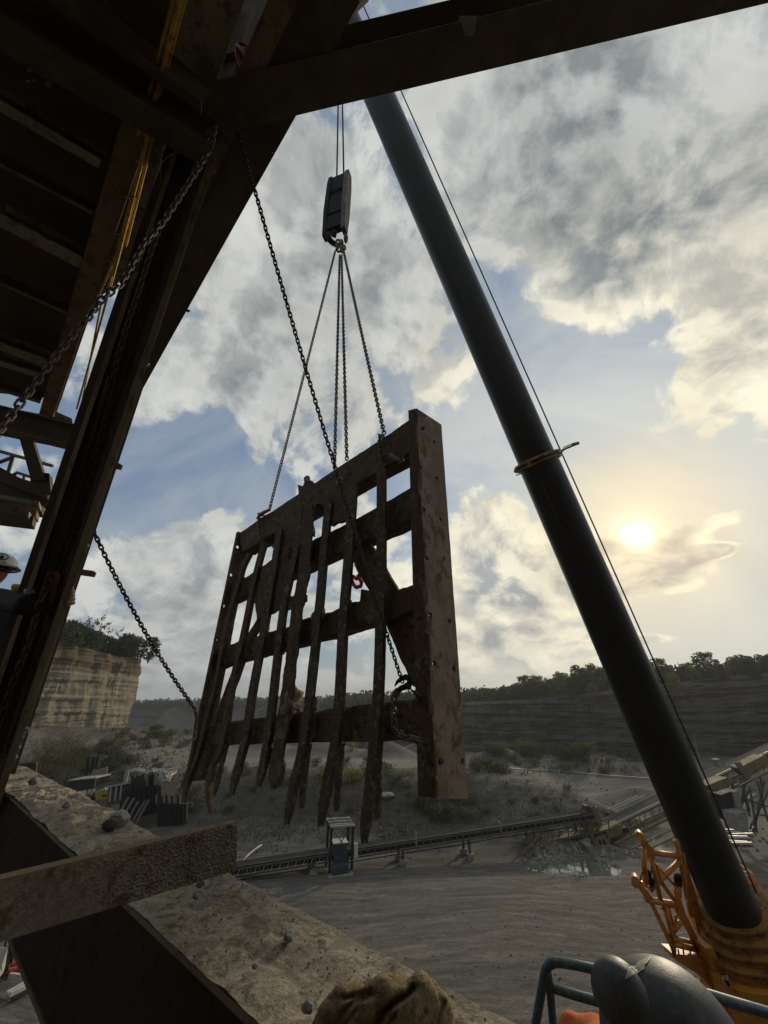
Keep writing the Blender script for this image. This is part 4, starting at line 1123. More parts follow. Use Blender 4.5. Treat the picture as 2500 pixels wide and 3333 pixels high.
# right post: front flange and outer side plate with bolt holes
f0, f1, f2, f3 = FP(1329, 1338), FP(1356, 1331), FP(1421, 2598), FP(1361, 2592)
def holes(o, pts, r, axis, L=.3):
    mb = MB()
    for p in pts: mb.tube([p-axis*L, p+axis*L], r, 10)
    c = mb.build('cut', M['black'], None)
    md = o.modifiers.new('b', 'BOOLEAN'); md.operation = 'DIFFERENCE'; md.object = c; md.solver = 'EXACT'
    bpy.context.view_layer.update()
    bake(o); bpy.data.objects.remove(c)
def rough_plate(name, p00, p10, p11, p01, vec, m, nu=6, nv=60, jag=.006, parent=None, jag_bottom=0, label=None):
    """plate p00-p10 (bottom edge) p01-p11 (top edge) with slightly gnawed side edges"""
    mb = MB(); left = []; right = []
    for i in range(nv+1):
        t = i/nv; a = p00.lerp(p01, t); b = p10.lerp(p11, t); d = (b-a).normalized()
        a = a+d*jag*fbm(a*3.1, 4); b = b+d*jag*fbm(b*3.3+V((5, 5, 5)), 4)
        left.append(a); right.append(b)
    if jag_bottom:
        for i, (L) in enumerate((left, right)): pass
    vs = left+right; n = nv+1; off = V(vec)
    V2 = vs+[p+off for p in vs]; N2 = 2*n; fs = []
    for i in range(nv):
        fs.append((i, n+i, n+i+1, i+1)); fs.append((N2+i, N2+i+1, N2+n+i+1, N2+n+i))
        fs.append((i, i+1, N2+i+1, N2+i)); fs.append((n+i, N2+n+i, N2+n+i+1, n+i+1))
    fs.append((0, N2, N2+n, n)); fs.append((nv, n+nv, N2+n+nv, N2+nv))
    mb.add(V2, fs); return mb.build(name, m, parent, label=label)
rp = rough_plate('front_flange', f3, f2, f1, f0, -fn_*.03, M['frame_rust'], parent=frame, jag=.004)
# depth of the side plate so that its far edge meets the photograph
def sideplane(px, py, p_on): 
    n = fw.cross(fn_).normalized(); return PP(px, py, p_on, n)
s_b = sideplane(1525, 2600, f2); s_t = sideplane(1437, 1384, f1)
dpt = ((s_b-f2).dot(-fn_)+(s_t-f1).dot(-fn_))/2
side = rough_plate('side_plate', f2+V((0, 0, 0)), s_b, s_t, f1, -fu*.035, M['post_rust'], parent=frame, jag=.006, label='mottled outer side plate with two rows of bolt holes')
hp = [(1426, 1431), (1382, 1515), (1434, 1551), (1390, 1654), (1444, 1686), (1398, 1814), (1454, 1815), (1407, 2000), (1469, 2021), (1482, 2177), (1507, 2478), (1418, 2159)]
holes(side, [sideplane(x, y, f2) for x, y in hp], .028, fu)
bt = MB()
for x, y in ((1377, 1393), (1433, 2477)):
    p = sideplane(x, y, f2); bt.tube([p-fu*.02, p+fu*.02], .025, 8)
bt.build('bolt', M['frame_rust'], frame)
# top cap and rear flange of the post
MB().prism([f1, s_t, s_t-fu*.30, f0], fw*.012).build('cap', M['frame_rust'], frame)
MB().prism([s_b-fu*.036, s_b-fu*.07, s_t-fu*.07, s_t-fu*.036], fn_*.03).build('rear_flange', M['frame_rust'], frame)
# left side plate: inner face visible
l_t, l_b = FP(773, 1731), FP(603, 2545)
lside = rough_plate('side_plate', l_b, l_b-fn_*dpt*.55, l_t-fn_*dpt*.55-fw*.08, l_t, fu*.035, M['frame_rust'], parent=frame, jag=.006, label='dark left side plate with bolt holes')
def linner(px, py): return PP(px, py, l_b+fu*.035, fw.cross(fn_).normalized())
holes(lside, [linner(x, y) for x, y in ((770, 1782), (813, 1798), (749, 1872), (725, 1972), (775, 1986), (701, 2082), (757, 2074), (675, 2201), (654, 2297), (611, 2476), (673, 2478))], .034, fu)
MB().prism([l_b, l_b-fu*.05, l_t-fu*.05, l_t], -fn_*.03).build('front_flange', M['frame_rust'], frame)
# cross beams ------------------------------------------------------------------
def cross(up_l, up_r, lo_l, lo_r, deep, back, name='cross_beam', m='frame_rust', jag=.02, rnd=0):
    """box beam: picture lines of its upper and lower front edges"""
    n = 90; top = []; bot = []
    a0, a1 = FP(*up_l, back), FP(*up_r, back); b0, b1 = FP(*lo_l, back), FP(*lo_r, back)
    for i in range(n+1):
        t = i/n; a = a0.lerp(a1, t); b = b0.lerp(b1, t)
        a = a+fw*jag*(fbm(a*2.0, 5)+.5*max(0, fbm(a*5.0+V((3, 3, 3)), 3))); b = b+fw*jag*.8*fbm(b*2.3+V((9, 0, 0)), 4)
        top.append(a); bot.append(b)
    mb = MB(); K = 6; rows = []
    # section: front face, top, back, bottom (rounded corner at the top front)
    for a, b in zip(top, bot):
        c = .035
        sec = [b, a-fw*c, a-fn_*c*.6-fw*c*.2, a-fn_*deep, b-fn_*deep, b-fn_*c*.5-fw*.012]
        rows.append(sec)
    for r in rows: mb.v += r
    for i in range(n):
        for j in range(K): p = i*K+j; q = i*K+(j+1) % K; mb.f.append((p, q, q+K, p+K))
    mb.f.append(tuple(range(K))); mb.f.append(tuple(n*K+j for j in reversed(range(K))))
    return mb.build(name, M[m], frame)
cross((776, 1733), (1334, 1362), (790, 1795), (1334, 1470), .26, .06, jag=.02)
cross((742, 1905), (1336, 1588), (738, 1960), (1336, 1690), .24, .10, jag=.03)
cross((702, 2112), (1342, 1900), (694, 2172), (1342, 1990), .24, .10, jag=.035)
cross((682, 2356), (1356, 2266), (676, 2424), (1356, 2402), .22, .10, jag=.022)
# diagonal gusset braces
def gus(pts, back, th, m='frame_rust', jag=.012, name='brace_plate', label=None):
    P = [FP(x, y, back) for x, y in pts]; out = []
    for i in range(len(P)):
        a, b = P[i], P[(i+1) % len(P)]; n = max(1, int((b-a).length/.05))
        for j in range(n):
            q = a.lerp(b, j/n); v = noise.noise_vector(q*6)*jag + noise.noise_vector(q*17)*jag*.5
            out.append(q + v - fn_*v.dot(fn_))
    return MB().prism(out, -fn_*th).build(name, M[m], frame, label=label)
gus([(1142, 1795), (1190, 1750), (1232, 1810), (1292, 1915), (1345, 2010), (1362, 2240), (1345, 2235), (1262, 2050), (1240, 1990), (1170, 1870)], .16, .04)
gus([(1240, 1990), (1345, 1985), (1362, 2245), (1352, 2240)], .18, .03)
gus([(905, 1905), (926, 1885), (860, 2010), (815, 2100), (740, 2300), (690, 2540), (650, 2540), (715, 2290), (790, 2090)], .16, .04)
gus([(968, 1578), (985, 1583), (990, 1571), (1010, 1563), (1035, 1580), (1095, 1545), (1140, 1580), (1155, 1640), (1128, 1692), (1096, 1700), (1080, 1712), (1072, 1690), (1078, 1650), (1030, 1640), (1012, 1700), (1020, 1720), (1018, 1745), (1000, 1730), (985, 1760), (1000, 1830), (990, 1850), (962, 1862), (930, 1890), (905, 1985), (880, 1995), (836, 2015), (830, 1960), (845, 1850), (900, 1810), (912, 1720), (945, 1690), (975, 1640)], .02, .05, jag=.02, label='torn and folded plate across the upper left')
gus([(984, 1650), (1022, 1648), (1015, 1720), (985, 1760)], -.01, .03, jag=.012)
gus([(1170, 1960), (1176, 1918), (1236, 1930), (1300, 1925), (1340, 1905), (1340, 1985), (1240, 2030), (1110, 2000), (1140, 1962), (1158, 1958)], .08, .05, jag=.014)
gus([(950, 1940), (978, 1930), (992, 1935), (992, 1955), (968, 1975), (930, 1985), (930, 1960)], .0, .05, jag=.008)
# vertical bars
bars = [([(809, 1800), (785, 1850), (773, 1903), (737, 2023), (695, 2240), (670, 2332), (640, 2458), (612, 2540), (601, 2603)], 17, 0),
        ([(855, 1772), (827, 1879), (791, 2053), (749, 2240), (719, 2422), (690, 2490), (680, 2540), (684, 2600), (692, 2645)], 21, 1),
        ([(908, 1722), (888, 1855), (857, 2041), (815, 2264), (797, 2392), (770, 2510), (755, 2590)], 24, 2),
        ([(980, 1650), (966, 1770), (924, 1951), (894, 2174), (866, 2422), (846, 2565)], 24, 2),
        ([(1000, 1640), (990, 1842), (966, 1981), (938, 2204), (905, 2440), (890, 2568)], 40, 3),
        ([(1068, 1632), (1056, 1746), (1032, 2005), (1003, 2264), (984, 2410), (955, 2560), (938, 2684)], 27, 2),
        ([(1148, 1577), (1129, 1842), (1114, 2023), (1101, 2264), (1086, 2422), (1062, 2560), (1044, 2690)], 29, 4),
        ([(1240, 1523), (1237, 1903), (1228, 2234), (1213, 2422), (1203, 2560), (1190, 2743)], 30, 4)]
def lerp_path(pts, n):
    P = [V((x, y, 0)) for x, y in pts]; L = [(P[i+1]-P[i]).length for i in range(len(P)-1)]; T = sum(L); out = []
    for k in range(n+1):
        s = T*k/n
        for i, l in enumerate(L):
            if s <= l+1e-6 or i == len(L)-1:
                t = min(1, s/l); p0 = P[max(0, i-1)]; p1 = P[i]; p2 = P[i+1]; p3 = P[min(len(P)-1, i+2)]
                out.append(.5*((2*p1)+(p2-p0)*t+(2*p0-5*p1+4*p2-p3)*t*t+(-p0+3*p1-3*p2+p3)*t**3)); break
            s -= l
    return out
for bi, (pts, wpx, kind) in enumerate(bars):
    WS = {0: .62, 1: .66, 2: .78, 3: .85, 4: .92}[kind]
    path = lerp_path(pts, 110); mb = MB(); mw = MB(); N = len(path)
    jag = {0: .001, 1: .001, 2: .005, 3: .018, 4: .003}[kind]
    rows = []; rw = []
    for i, q in enumerate(path):
        t = i/(N-1); c0 = FP(q.x-wpx*WS*.5, q.y, -.03); c1 = FP(q.x+wpx*WS*.5, q.y, -.03)
        # bars bend out of plane below the lowest cross beam
        bend = .04*sstep(.74, 1, t)*(1 if bi % 2 else .6)
        o = fn_*bend
        d = (c1-c0).normalized()
        a = c0 + d*jag*fbm(c0*11, 5) + o; b = c1 + d*jag*1.6*fbm(c1*9+V((4, 4, 4)), 5) + o
        if kind == 3: b = b + d*.05*max(0, fbm(c1*1.9+V((1, 7, 0)), 3))
        wdt = (b-a).length
        rows.append([a, b, b-fn_*.03, a-fn_*.03]); 
        m_ = a + (b-a)*.55; taper = 1-.75*sstep(.9, 1, t)
        rw.append([m_-fn_*.03, m_+d*.018-fn_*.03, m_+d*.018-fn_*(.03+.06*taper), m_-fn_*(.03+.06*taper)])
    # taper to a point at the foot
    for i in range(N):
        t = i/(N-1); k = 1-.7*sstep(.93, 1, t); r = rows[i]; c = (r[0]+r[1])/2
        rows[i] = [c+(p-c)*k if j < 2 else c+(p-c)*k for j, p in enumerate(r)]
    for (M_, R_) in ((mb, rows), (mw, rw)):
        for r in R_: M_.v += r
        for i in range(N-1):
            for j in range(4): p = i*4+j; q_ = i*4+(j+1) % 4; M_.f.append((p, q_, q_+4, p+4))
        M_.f.append((0, 1, 2, 3)); M_.f.append(tuple((N-1)*4+j for j in (3, 2, 1, 0)))
    b_ = mb.build('bar', M['bar_edge'] if kind in (2, 4) else M['frame_rust'], frame); mw.build('bar_rib', M['bar_edge'], b_)
# second bars sitting behind the front ones below the lowest beam
for pts, wpx, back in (([(1110, 2420), (1096, 2560), (1092, 2640)], 18, .16), ([(1232, 2400), (1228, 2560), (1222, 2668)], 17, .16), ([(1000, 2420), (985, 2560), (976, 2632)], 16, .16), ([(735, 2422), (700, 2560), (682, 2600)], 12, .14), ([(640, 2440), (600, 2540), (590, 2570)], 12, .14), ([(905, 2424), (910, 2500), (900, 2560)], 22, .16)):
    path = lerp_path(pts, 40); mb = MB(); rows = []
    for i, q in enumerate(path):
        k = 1-.4*sstep(.8, 1, i/40)
        a = FP(q.x-wpx*.5*k, q.y, back); b = FP(q.x+wpx*.5*k, q.y, back); d = (b-a).normalized(); a = a+d*.016*fbm(a*6, 4); b = b+d*.02*fbm(b*6, 4); rows.append([a, b, b-fn_*.03, a-fn_*.03])
    for r in rows: mb.v += r
    for i in range(40):
        for j in range(4): p = i*4+j; q_ = i*4+(j+1) % 4; mb.f.append((p, q_, q_+4, p+4))
    mb.f.append((0, 1, 2, 3)); mb.f.append((163, 162, 161, 160)); mb.build('bar', M['bar_edge'], frame)
# spacer blocks between bars, crust lumps
for x, y in ((940, 1960), (916, 2110), (895, 2290), (876, 2460), (948, 1800)):
    MB().box(FP(x, y, .03), (.09, .09, .16)).build('spacer', M['frame_rust'], frame)
random.seed(33)
def lump(px, py, r, back=.02, sc=(1, 1, 1)):
    cr = MB(); c = FP(px, py, back); b = len(cr.v); cr.ball(c, r, 14, 9, sc)
    for i in range(b, len(cr.v)):
        q = cr.v[i]; cr.v[i] = q + (q-c)*(.9*fbm(q*7, 4))
    cr.build('mud_lump', M['crust'], frame, smooth=True, fix=False)
for (x, y, r) in ((940, 2262, .10), (946, 2295, .13), (935, 2240, .06), (1002, 2290, .05), (1020, 2298, .06), (970, 2305, .05), (1040, 1985, .06), (868, 2050, .05), (862, 2030, .04), (1048, 2000, .05), (1024, 2008, .05),
                  (1000, 1560, .05), (1110, 1565, .06), (912, 2476, .05), (1018, 1730, .05), (1140, 1965, .05)):
    lump(x, y, r, .04, (.8, .8, 1.3))


# ------------------------------------------------------------------ hook block, ropes and slings
YH = 5.55
bc = PY(1108, 650, YH)
block = thing('hook_block', 'black crane hook block with worn right cheek hanging from two ropes', 'hook block', bc)
kB = bc.length
def bq(px, py, dk=0): 
    d = ray(px, py); Y = YH+dk; return d*(Y/d.y)
vax = UP
def vprism(pts, nvec, th, m, name, par, bevel=.01, ext=None):
    return MB().prism(pts, nvec*th).build(name, m, par, bevel=bevel)
# in a vertical plane facing the viewer: block outline; cheeks are thick plates either side of the sheaves
rt = V((.95, -.32, 0)).normalized(); dp = V((.32, .95, 0)).normalized()      # across the sheaves / along their width
ktop = bq(1108, 568)
zt, zb = bq(1108, 578).z, bq(1090, 762).z
cx = bq(1100, 650)
def blockpt(r_, d_, z): return V((cx.x, cx.y, 0)) + rt*r_*.92 + dp*d_*.46 + UP*z
H_ = zt-zb
def cheek(r0, r1, m, name):
    prof = [(-.26, zt-.02), (.22, zt), (.34, zt-.22*H_), (.36, zb+.30*H_), (.26, zb+.02), (.0, zb), (-.16, zb+.02), (-.34, zb+.36*H_), (-.34, zt-.15*H_)]
    P = [blockpt(r0, d, z) for d, z in prof]; return MB().prism(P, rt*(r1-r0)*.92).build(name, m, block, bevel=.012)
cheek(-.35, -.22, M['black'], 'cheek'); c2 = cheek(.22, .35, M['block_side'], 'cheek'); c2['label'] = 'right cheek plate worn to bare metal'
MB().prism([blockpt(-.22, -.24, zt-.10), blockpt(-.22, .24, zt-.10), blockpt(-.22, .26, zb+.28*H_), blockpt(-.22, -.26, zb+.28*H_)], rt*.405).build('housing', M['black'], block, bevel=.01)
for i in range(3):
    r_ = -.14+i*.14; mb = MB(); ax0 = blockpt(r_-.045, 0, zt-.34*H_); ax1 = blockpt(r_+.045, 0, zt-.34*H_)
    mb.tube([ax0, ax0+rt*.02, (ax0+ax1)/2, ax1-rt*.02, ax1], [.17, .17, .14, .17, .17], 28); mb.build('sheave', M['black'], block)
MB().prism([blockpt(-.22, -.2, zb+.34*H_), blockpt(.22, -.2, zb+.34*H_), blockpt(.22, .2, zb+.34*H_), blockpt(-.22, .2, zb+.34*H_)], UP*-.28*H_).build('trunnion', M['black'], block)
for r_ in (-.2, -.1, .0, .1, .2): MB().cyl(blockpt(r_, .05, zt-.12), blockpt(r_, .05, zt+.03), .02, 8).build('guide_pin', M['black'], block)
# hook: a J shaped tapering body
hk = []
hc = PY(1116, 782, YH); R_ = .17
hk.append((blockpt(0, 0, zb+.1), .07)); hk.append((blockpt(0, 0, zb-.05), .06))
for i in range(12):
    a = radians(100-i*24); hk.append((blockpt(0, 0, zb-.24)+(rt*.6+dp*.8).normalized()*cos(a)*R_*(-1)+UP*sin(a)*R_, .075*(1-abs(i-6)/14)))
MB().tube([p for p, _ in hk], [r for _, r in hk], 10).build('hook', M['black'], block, smooth=True)
MB().ball(bq(1126, 776), .13, 14, 10, (.45, .8, 1.15)).build('hook_tip', M['block_side'], block, smooth=True)
# hoist ropes
for (x0, y0, x1, y1), lab in (((1101, 335, 1097, 573), 'left wire rope going up from the hook block'), ((1115, 335, 1119.5, 566), 'right wire rope going up from the hook block')):
    a = bq(x1, y1); b = PK(x0, y0, (bq(x0, y0)).length/ray(x0, y0).length); b = a+(b-a)*2.4
    t = thing('hoist_rope', lab, 'wire rope', a, 'hoist ropes of the crane')
    MB().tube([a-UP*.1, b], .026, 6).build('rope', M['black'], t)
# slings from the hook to the top cross beam
HS = bq(1106, 806)
sl = thing('master_link', 'rusty cluster of sling rings gathered on the crane hook', 'sling rings', HS)
for (px, py, r, an) in ((1100, 790, .10, .4), (1112, 792, .10, 1.4), (1104, 812, .085, .2), (1113, 812, .085, 1.2), (1096, 806, .08, 2.0), (1120, 806, .07, .9)):
    c = bq(px, py); s_ = rt*cos(an)+dp*sin(an); MB().tube([c+s_*r*.5*cos(a)+UP*r*1.25*sin(a) for a in [i*2*pi/18 for i in range(18)]], .028, 7, closed=True).build('ring', M['chain_rust'], sl, smooth=True)
SG = 'chain sling legs lifting the rusty frame'
ends = [((878, 1656), (1092, 815), 'left sling chain from the crane hook to the left end of the frame'), ((1089, 1523), (1106, 830), 'inner left sling chain from the crane hook to the frame top'),
        ((1129, 1493), (1112, 830), 'inner right sling chain from the crane hook to the frame top'), ((1250, 1408), (1118, 815), 'right sling chain from the crane hook to the right end of the frame')]
for (e, s0, lab) in ends:
    a = bq(*s0); b = FP(*e, .12)
    chain(sag(a, b, .03, 12), .064, .0215, M['chain'], lab, 'sling_chain', 'chain', SG)
# choker wraps round the top beam
def wrap(px, py0, py1, back, deep, label, k=.05):
    a = FP(px, py0-3, back-.06); b = FP(px+6, py1+4, back-.06)
    path = [a, a*.66+b*.34+fn_*.03, b, b-fn_*(deep+.05), a-fn_*(deep+.05), a]
    return chain(path, .056, .021, M['chain_rust'], label, 'choker_chain', 'chain', 'choker chains wrapped round the frame beams')
wrap(845, 1676, 1762, .06, .28, 'choker chain round the left end of the top cross beam'); wrap(1238, 1420, 1490, .06, .28, 'choker chain round the right end of the top cross beam')
q = FP(1305, 1492, .02); hk_ = thing('choker_hook', 'small hook under the right end of the top cross beam', 'hook', q)
MB().tube([FP(1270, 1480), FP(1290, 1492), FP(1300, 1500), FP(1312, 1495), FP(1313, 1486)], [.03, .028, .026, .02, .012], 8).build('hook', M['chain_rust'], hk_, smooth=True)
q = FP(858, 1668, .0); hk_ = thing('choker_hook', 'orange hook at the left end of the top cross beam', 'hook', q)
MB().tube([FP(838, 1690), FP(845, 1676), FP(862, 1666), FP(880, 1658)], [.03, .035, .035, .02], 8).build('hook', M['orange_red'], hk_, smooth=True)

# long chain from the structure to the hook on the frame
hkp = FP(1308, 2215, -.25)
a = PK(776, 425, 3.3); kneel = PK(1103, 1550, 3.5)
chain(sag(a, hkp, .10, 20, V((0, 0, 0))), .0385, .0128, M['chain'], 'long guy chain from the upper joint down to the big hook on the frame', 'guy_chain', 'chain')
# big clevis hook
H1 = thing('grab_hook', 'big dark sling hook holding the guy chain above the lowest cross beam', 'hook', hkp)
def hp_(x, y, b=-.25): return FP(x, y, b)
MB().tube([hp_(1285, 2233), hp_(1294, 2219), hp_(1308, 2208), hp_(1322, 2204), hp_(1333, 2208), hp_(1336, 2220), hp_(1330, 2230), hp_(1318, 2236), hp_(1306, 2240), hp_(1296, 2248)], [.006, .016, .022, .026, .03, .032, .03, .026, .024, .022], 10).build('hook', M['black'], H1, smooth=True)
MB().tube([hp_(1296, 2246), hp_(1290, 2256), hp_(1284, 2266)], [.03, .036, .026], 10).build('shackle', M['chain_rust'], H1, smooth=True)
chain([hp_(1325, 2232), hp_(1345, 2250), hp_(1370, 2275, 0)], .0385, .0128, M['chain'], 'short chain tail passing from the big hook behind the post', 'tail_chain', 'chain')
# choker round the lowest beam at the right
pth = [hp_(1284, 2266), hp_(1280, 2300), hp_(1281, 2330), hp_(1284, 2360), hp_(1296, 2385), hp_(1315, 2398), hp_(1340, 2405), FP(1365, 2412, -.1)]
chain(pth, .050, .020, M['chain_rust'], 'thick choker chain hanging round the right end of the lowest cross beam', 'choker_chain', 'chain', 'choker chains wrapped round the frame beams')
# red grab hook dangling in the frame
H2 = thing('red_hook', 'small bright red hook dangling in an opening of the frame', 'hook', FP(1160, 1905, .3))
def rp_(x, y): return FP(x, y, .3)
MB().tube([rp_(1168, 1852), rp_(1172, 1866), rp_(1170, 1880), rp_(1160, 1884), rp_(1150, 1876), rp_(1145, 1884), rp_(1150, 1902), rp_(1160, 1912), rp_(1174, 1908), rp_(1178, 1896), rp_(1170, 1884), rp_(1166, 1872)], .028, 8).build('hook', M['red'], H2, smooth=True)
chain([rp_(1145, 1802), rp_(1155, 1830), rp_(1166, 1852)], .05, .018, M['chain_rust'], 'short chain holding the small red hook', 'short_chain', 'chain')
# guy chain from the column to the left side of the frame
chain(sag(PK(270, 1655, 4.9), FP(634, 2305, -.05), .12, 18), .058, .021, M['chain'], 'guy chain from the column down to the left side of the frame', 'guy_chain', 'chain')
chain([FP(634, 2305, -.05), FP(640, 2340, -.05), FP(632, 2400, -.05)], .05, .02, M['chain_rust'], 'chain end hanging at the left side of the frame', 'chain_end', 'chain')

# chains hanging down the column
def hang(pts, k0, k1, pitch, wire, label, m='chain_rust'):
    n = len(pts); chain([PK(x, y, k0+(k1-k0)*i/(n-1)) for i, (x, y) in enumerate(pts)], pitch, wire, M[m], label, 'hanging_chain', 'chain', 'loose chains hanging along the column')
hang([(702, 405), (690, 470), (650, 540), (590, 630), (535, 715), (470, 790), (430, 860), (390, 925), (320, 985), (290, 1030), (240, 1085), (180, 1160), (120, 1240), (60, 1320), (0, 1395), (-20, 1420)], 3.2, 2.0, .046, .0145, 'heavy rusty chain curving from the upper joint to the left edge')
hang([(680, 420), (660, 500), (615, 590), (560, 680), (520, 740), (490, 820), (460, 920), (430, 1010), (405, 1090), (380, 1180), (360, 1270), (348, 1350), (330, 1420), (310, 1500), (290, 1580), (265, 1660), (255, 1720), (225, 1790), (205, 1850), (190, 1900)], 3.15, 2.45, .044, .0145, 'long rusty chain hanging down the right side of the column')
hang([(352, 1230), (330, 1310), (305, 1400), (275, 1490), (250, 1580), (220, 1680), (190, 1780), (165, 1880), (150, 1950)], 2.75, 2.5, .022, .0075, 'fine chain hanging down the middle of the column')
hang([(165, 1890), (130, 1960), (110, 2040), (90, 2110), (50, 2200), (20, 2290), (0, 2360)], 2.35, 2.2, .044, .0145, 'chain looped below the red hook on the column')
hang([(185, 1880), (160, 1990), (140, 2060), (110, 2160), (85, 2260), (60, 2340), (25, 2440)], 2.35, 2.2, .024, .008, 'thin chain tail running down the foot of the column')
H3 = thing('red_hook', 'dull dark red hook on the chain beside the worker sleeve', 'hook', PK(165, 1890, 2.35))
MB().tube([PK(x, y, 2.33) for x, y in ((182, 1862), (186, 1880), (180, 1900), (166, 1912), (152, 1904), (152, 1886), (160, 1872), (166, 1862))], [.012, .014, .015, .015, .014, .012, .012, .01], 8).build('hook', M['dull_red'], H3, smooth=True)
# ------------------------------------------------------------------ crane
b0 = PK(2341, 2863, 9.3); b1 = PK(1243, 335, 12.1); bdir = (b1-b0).normalized()
bs = bdir.cross(-b0.normalized()).normalized(); bt_ = bs.cross(bdir).normalized()    # across, towards viewer
crane = thing('mobile_crane', 'orange mobile crane with a long dark telescopic boom rising from the lower right', 'crane', PZ(2700, 3200, -9)+V((1, 3, 0)))
def section(s0, s1, r0, r1, n=36, ex=2.6, wob=0):
    mb = MB(); 
    for s, r in ((s0, r0), (s1, r1)):
        for j in range(n):
            a = 2*pi*j/n; c, d = cos(a), sin(a)
            x = (abs(c)**(2/ex))*(1 if c > 0 else -1)*r*.93; y = (abs(d)**(2/ex))*(1 if d > 0 else -1)*r*1.06
            mb.v.append(b0+bdir*s+bs*x+bt_*y)
    for j in range(n): mb.f.append((j, (j+1) % n, n+(j+1) % n, n+j))
    mb.f.append(tuple(reversed(range(n)))); mb.f.append(tuple(n+j for j in range(n)))
    return mb
LB_ = (b1-b0).length
def sAt(y):   # distance along the boom at picture height y (approx.)
    lo, hi = -8, LB_*1.5
    for _ in range(40):
        m_ = (lo+hi)/2; p = b0+bdir*m_; k = p.y*CP+p.z*SP; yy = 1666.5-((-p.y*SP+p.z*CP)/k)*1250
        if yy > y: lo = m_
        else: hi = m_
    return lo
sc_ = sAt(1500); s_end = sAt(2925)
for (a, b_, r0, r1) in ((s_end-.2, sc_, .60, .565), (sc_, LB_*1.02, .535, .495), (LB_*1.02, LB_*1.3, .47, .46)):
    o = section(a, b_, r0, r1).build('boom_section', M['boom'], crane, smooth=True)
    o.modifiers.new('e', 'EDGE_SPLIT').split_angle = radians(50)
for i, r in enumerate((.70, .81, .92, 1.03)):
    s1 = s_end-.12-i*.17
    for (d0, d1, rr, m) in ((0, .05, r, 'crane_dirt'), (-.05, 0, r-.05, 'crane'), (-.40, -.05, r-.02, 'crane_dirt')):
        section(s1+d0, s1+d1, rr, rr, ex=2.9).build('collar', M[m], crane, smooth=False)
o = section(s_end-7.5, s_end-.85, 1.22, 1.13, ex=3.2).build('boom_base', M['crane'], crane, smooth=True); o.modifiers.new('e', 'EDGE_SPLIT').split_angle = radians(50)
for i in range(26):
    a = 2*pi*i/26; s = s_end-.15-.2*(i % 4); r = .65+.11*(i % 4)
    MB().box(b0+bdir*s+bs*cos(a)*r+bt_*sin(a)*r*1.08, (.09, .09, .05), Matrix((bs, bt_, bdir)).transposed()).build('wear_pad', M['crane_dirt'], crane)
# slotted bracket with the pins on the far side of the boom foot
mb = MB().prism([PK(2400, 2810, 9.8), PK(2450, 2845, 9.8), PK(2520, 2960, 9.6), PK(2560, 3080, 9.3), PK(2470, 3010, 9.4), PK(2440, 2960, 9.5), PK(2440, 2890, 9.6)], V((.06, .10, .03))); mb.build('sheave_bracket', M['crane'], crane, bevel=.01)
for y in (2838, 2850): MB().cyl(PK(2402, y, 9.7), PK(2432, y+2, 9.7), .03, 10).build('pin', M['silver'], crane)
for (x, y) in ((2445, 2890), (2475, 2930), (2490, 2965)): MB().box(PK(x, y, 9.45), (.14, .1, .09)).build('cleat', M['black'], crane)
sm_ = MB().tube([b0+bdir*(sc_-.6-i*.35)+bs*(-.12)+bt_*.635*(.60+.0*i)/.60 for i in range(5)], .006, 5); sm_.build('weld_seam', M['conv'], crane)
# clamp half way up the boom
def bsurf(s, a, r): return b0+bdir*s+bs*cos(a)*r+bt_*sin(a)*r*1.08
cl2 = MB(); cl2.tube([bsurf(sc_+.02, a, .60) for a in [i*2*pi/28 for i in range(28)]], .045, 6, closed=True); cl2.tube([bsurf(sc_-.1, a, .61) for a in [i*2*pi/28 for i in range(28)]], .03, 6, closed=True)
cl2.build('clamp_ring', M['crane_dirt'], crane)
def pk(x, y, k=10.6): return PK(x, y, k)
mb = MB(); mb.bar(pk(1800, 1475), pk(1834, 1466), .05, .05).bar(pk(1832, 1464), pk(1880, 1444), .03, .05).bar(pk(1834, 1456), pk(1864, 1444), .02, .02).bar(pk(1864, 1447), pk(1884, 1442), .07, .06).bar(pk(1790, 1490), pk(1824, 1474), .12, .05)
mb.build('sensor_arm', M['crane_dirt'], crane)
mb = MB(); mb.bar(pk(1674, 1535), pk(1700, 1527), .07, .06).bar(pk(1680, 1548), pk(1700, 1540), .02, .02).bar(pk(1716, 1495, 10.1), pk(1724, 1520, 10.1), .10, .04); mb.build('sensor_arm', M['crane_dirt'], crane)
# boom luffing / hoist line
ra, rb = PK(1308, 301, 12.2), PK(2416, 2800, 9.35)
rope = thing('hoist_rope', 'wire rope stretched along the right side of the boom', 'wire rope', rb, 'hoist ropes of the crane')
MB().tube([rb+(rb-ra)*.06, ra+(ra-rb)*.3], .019, 6).build('rope', M['black'], rope)
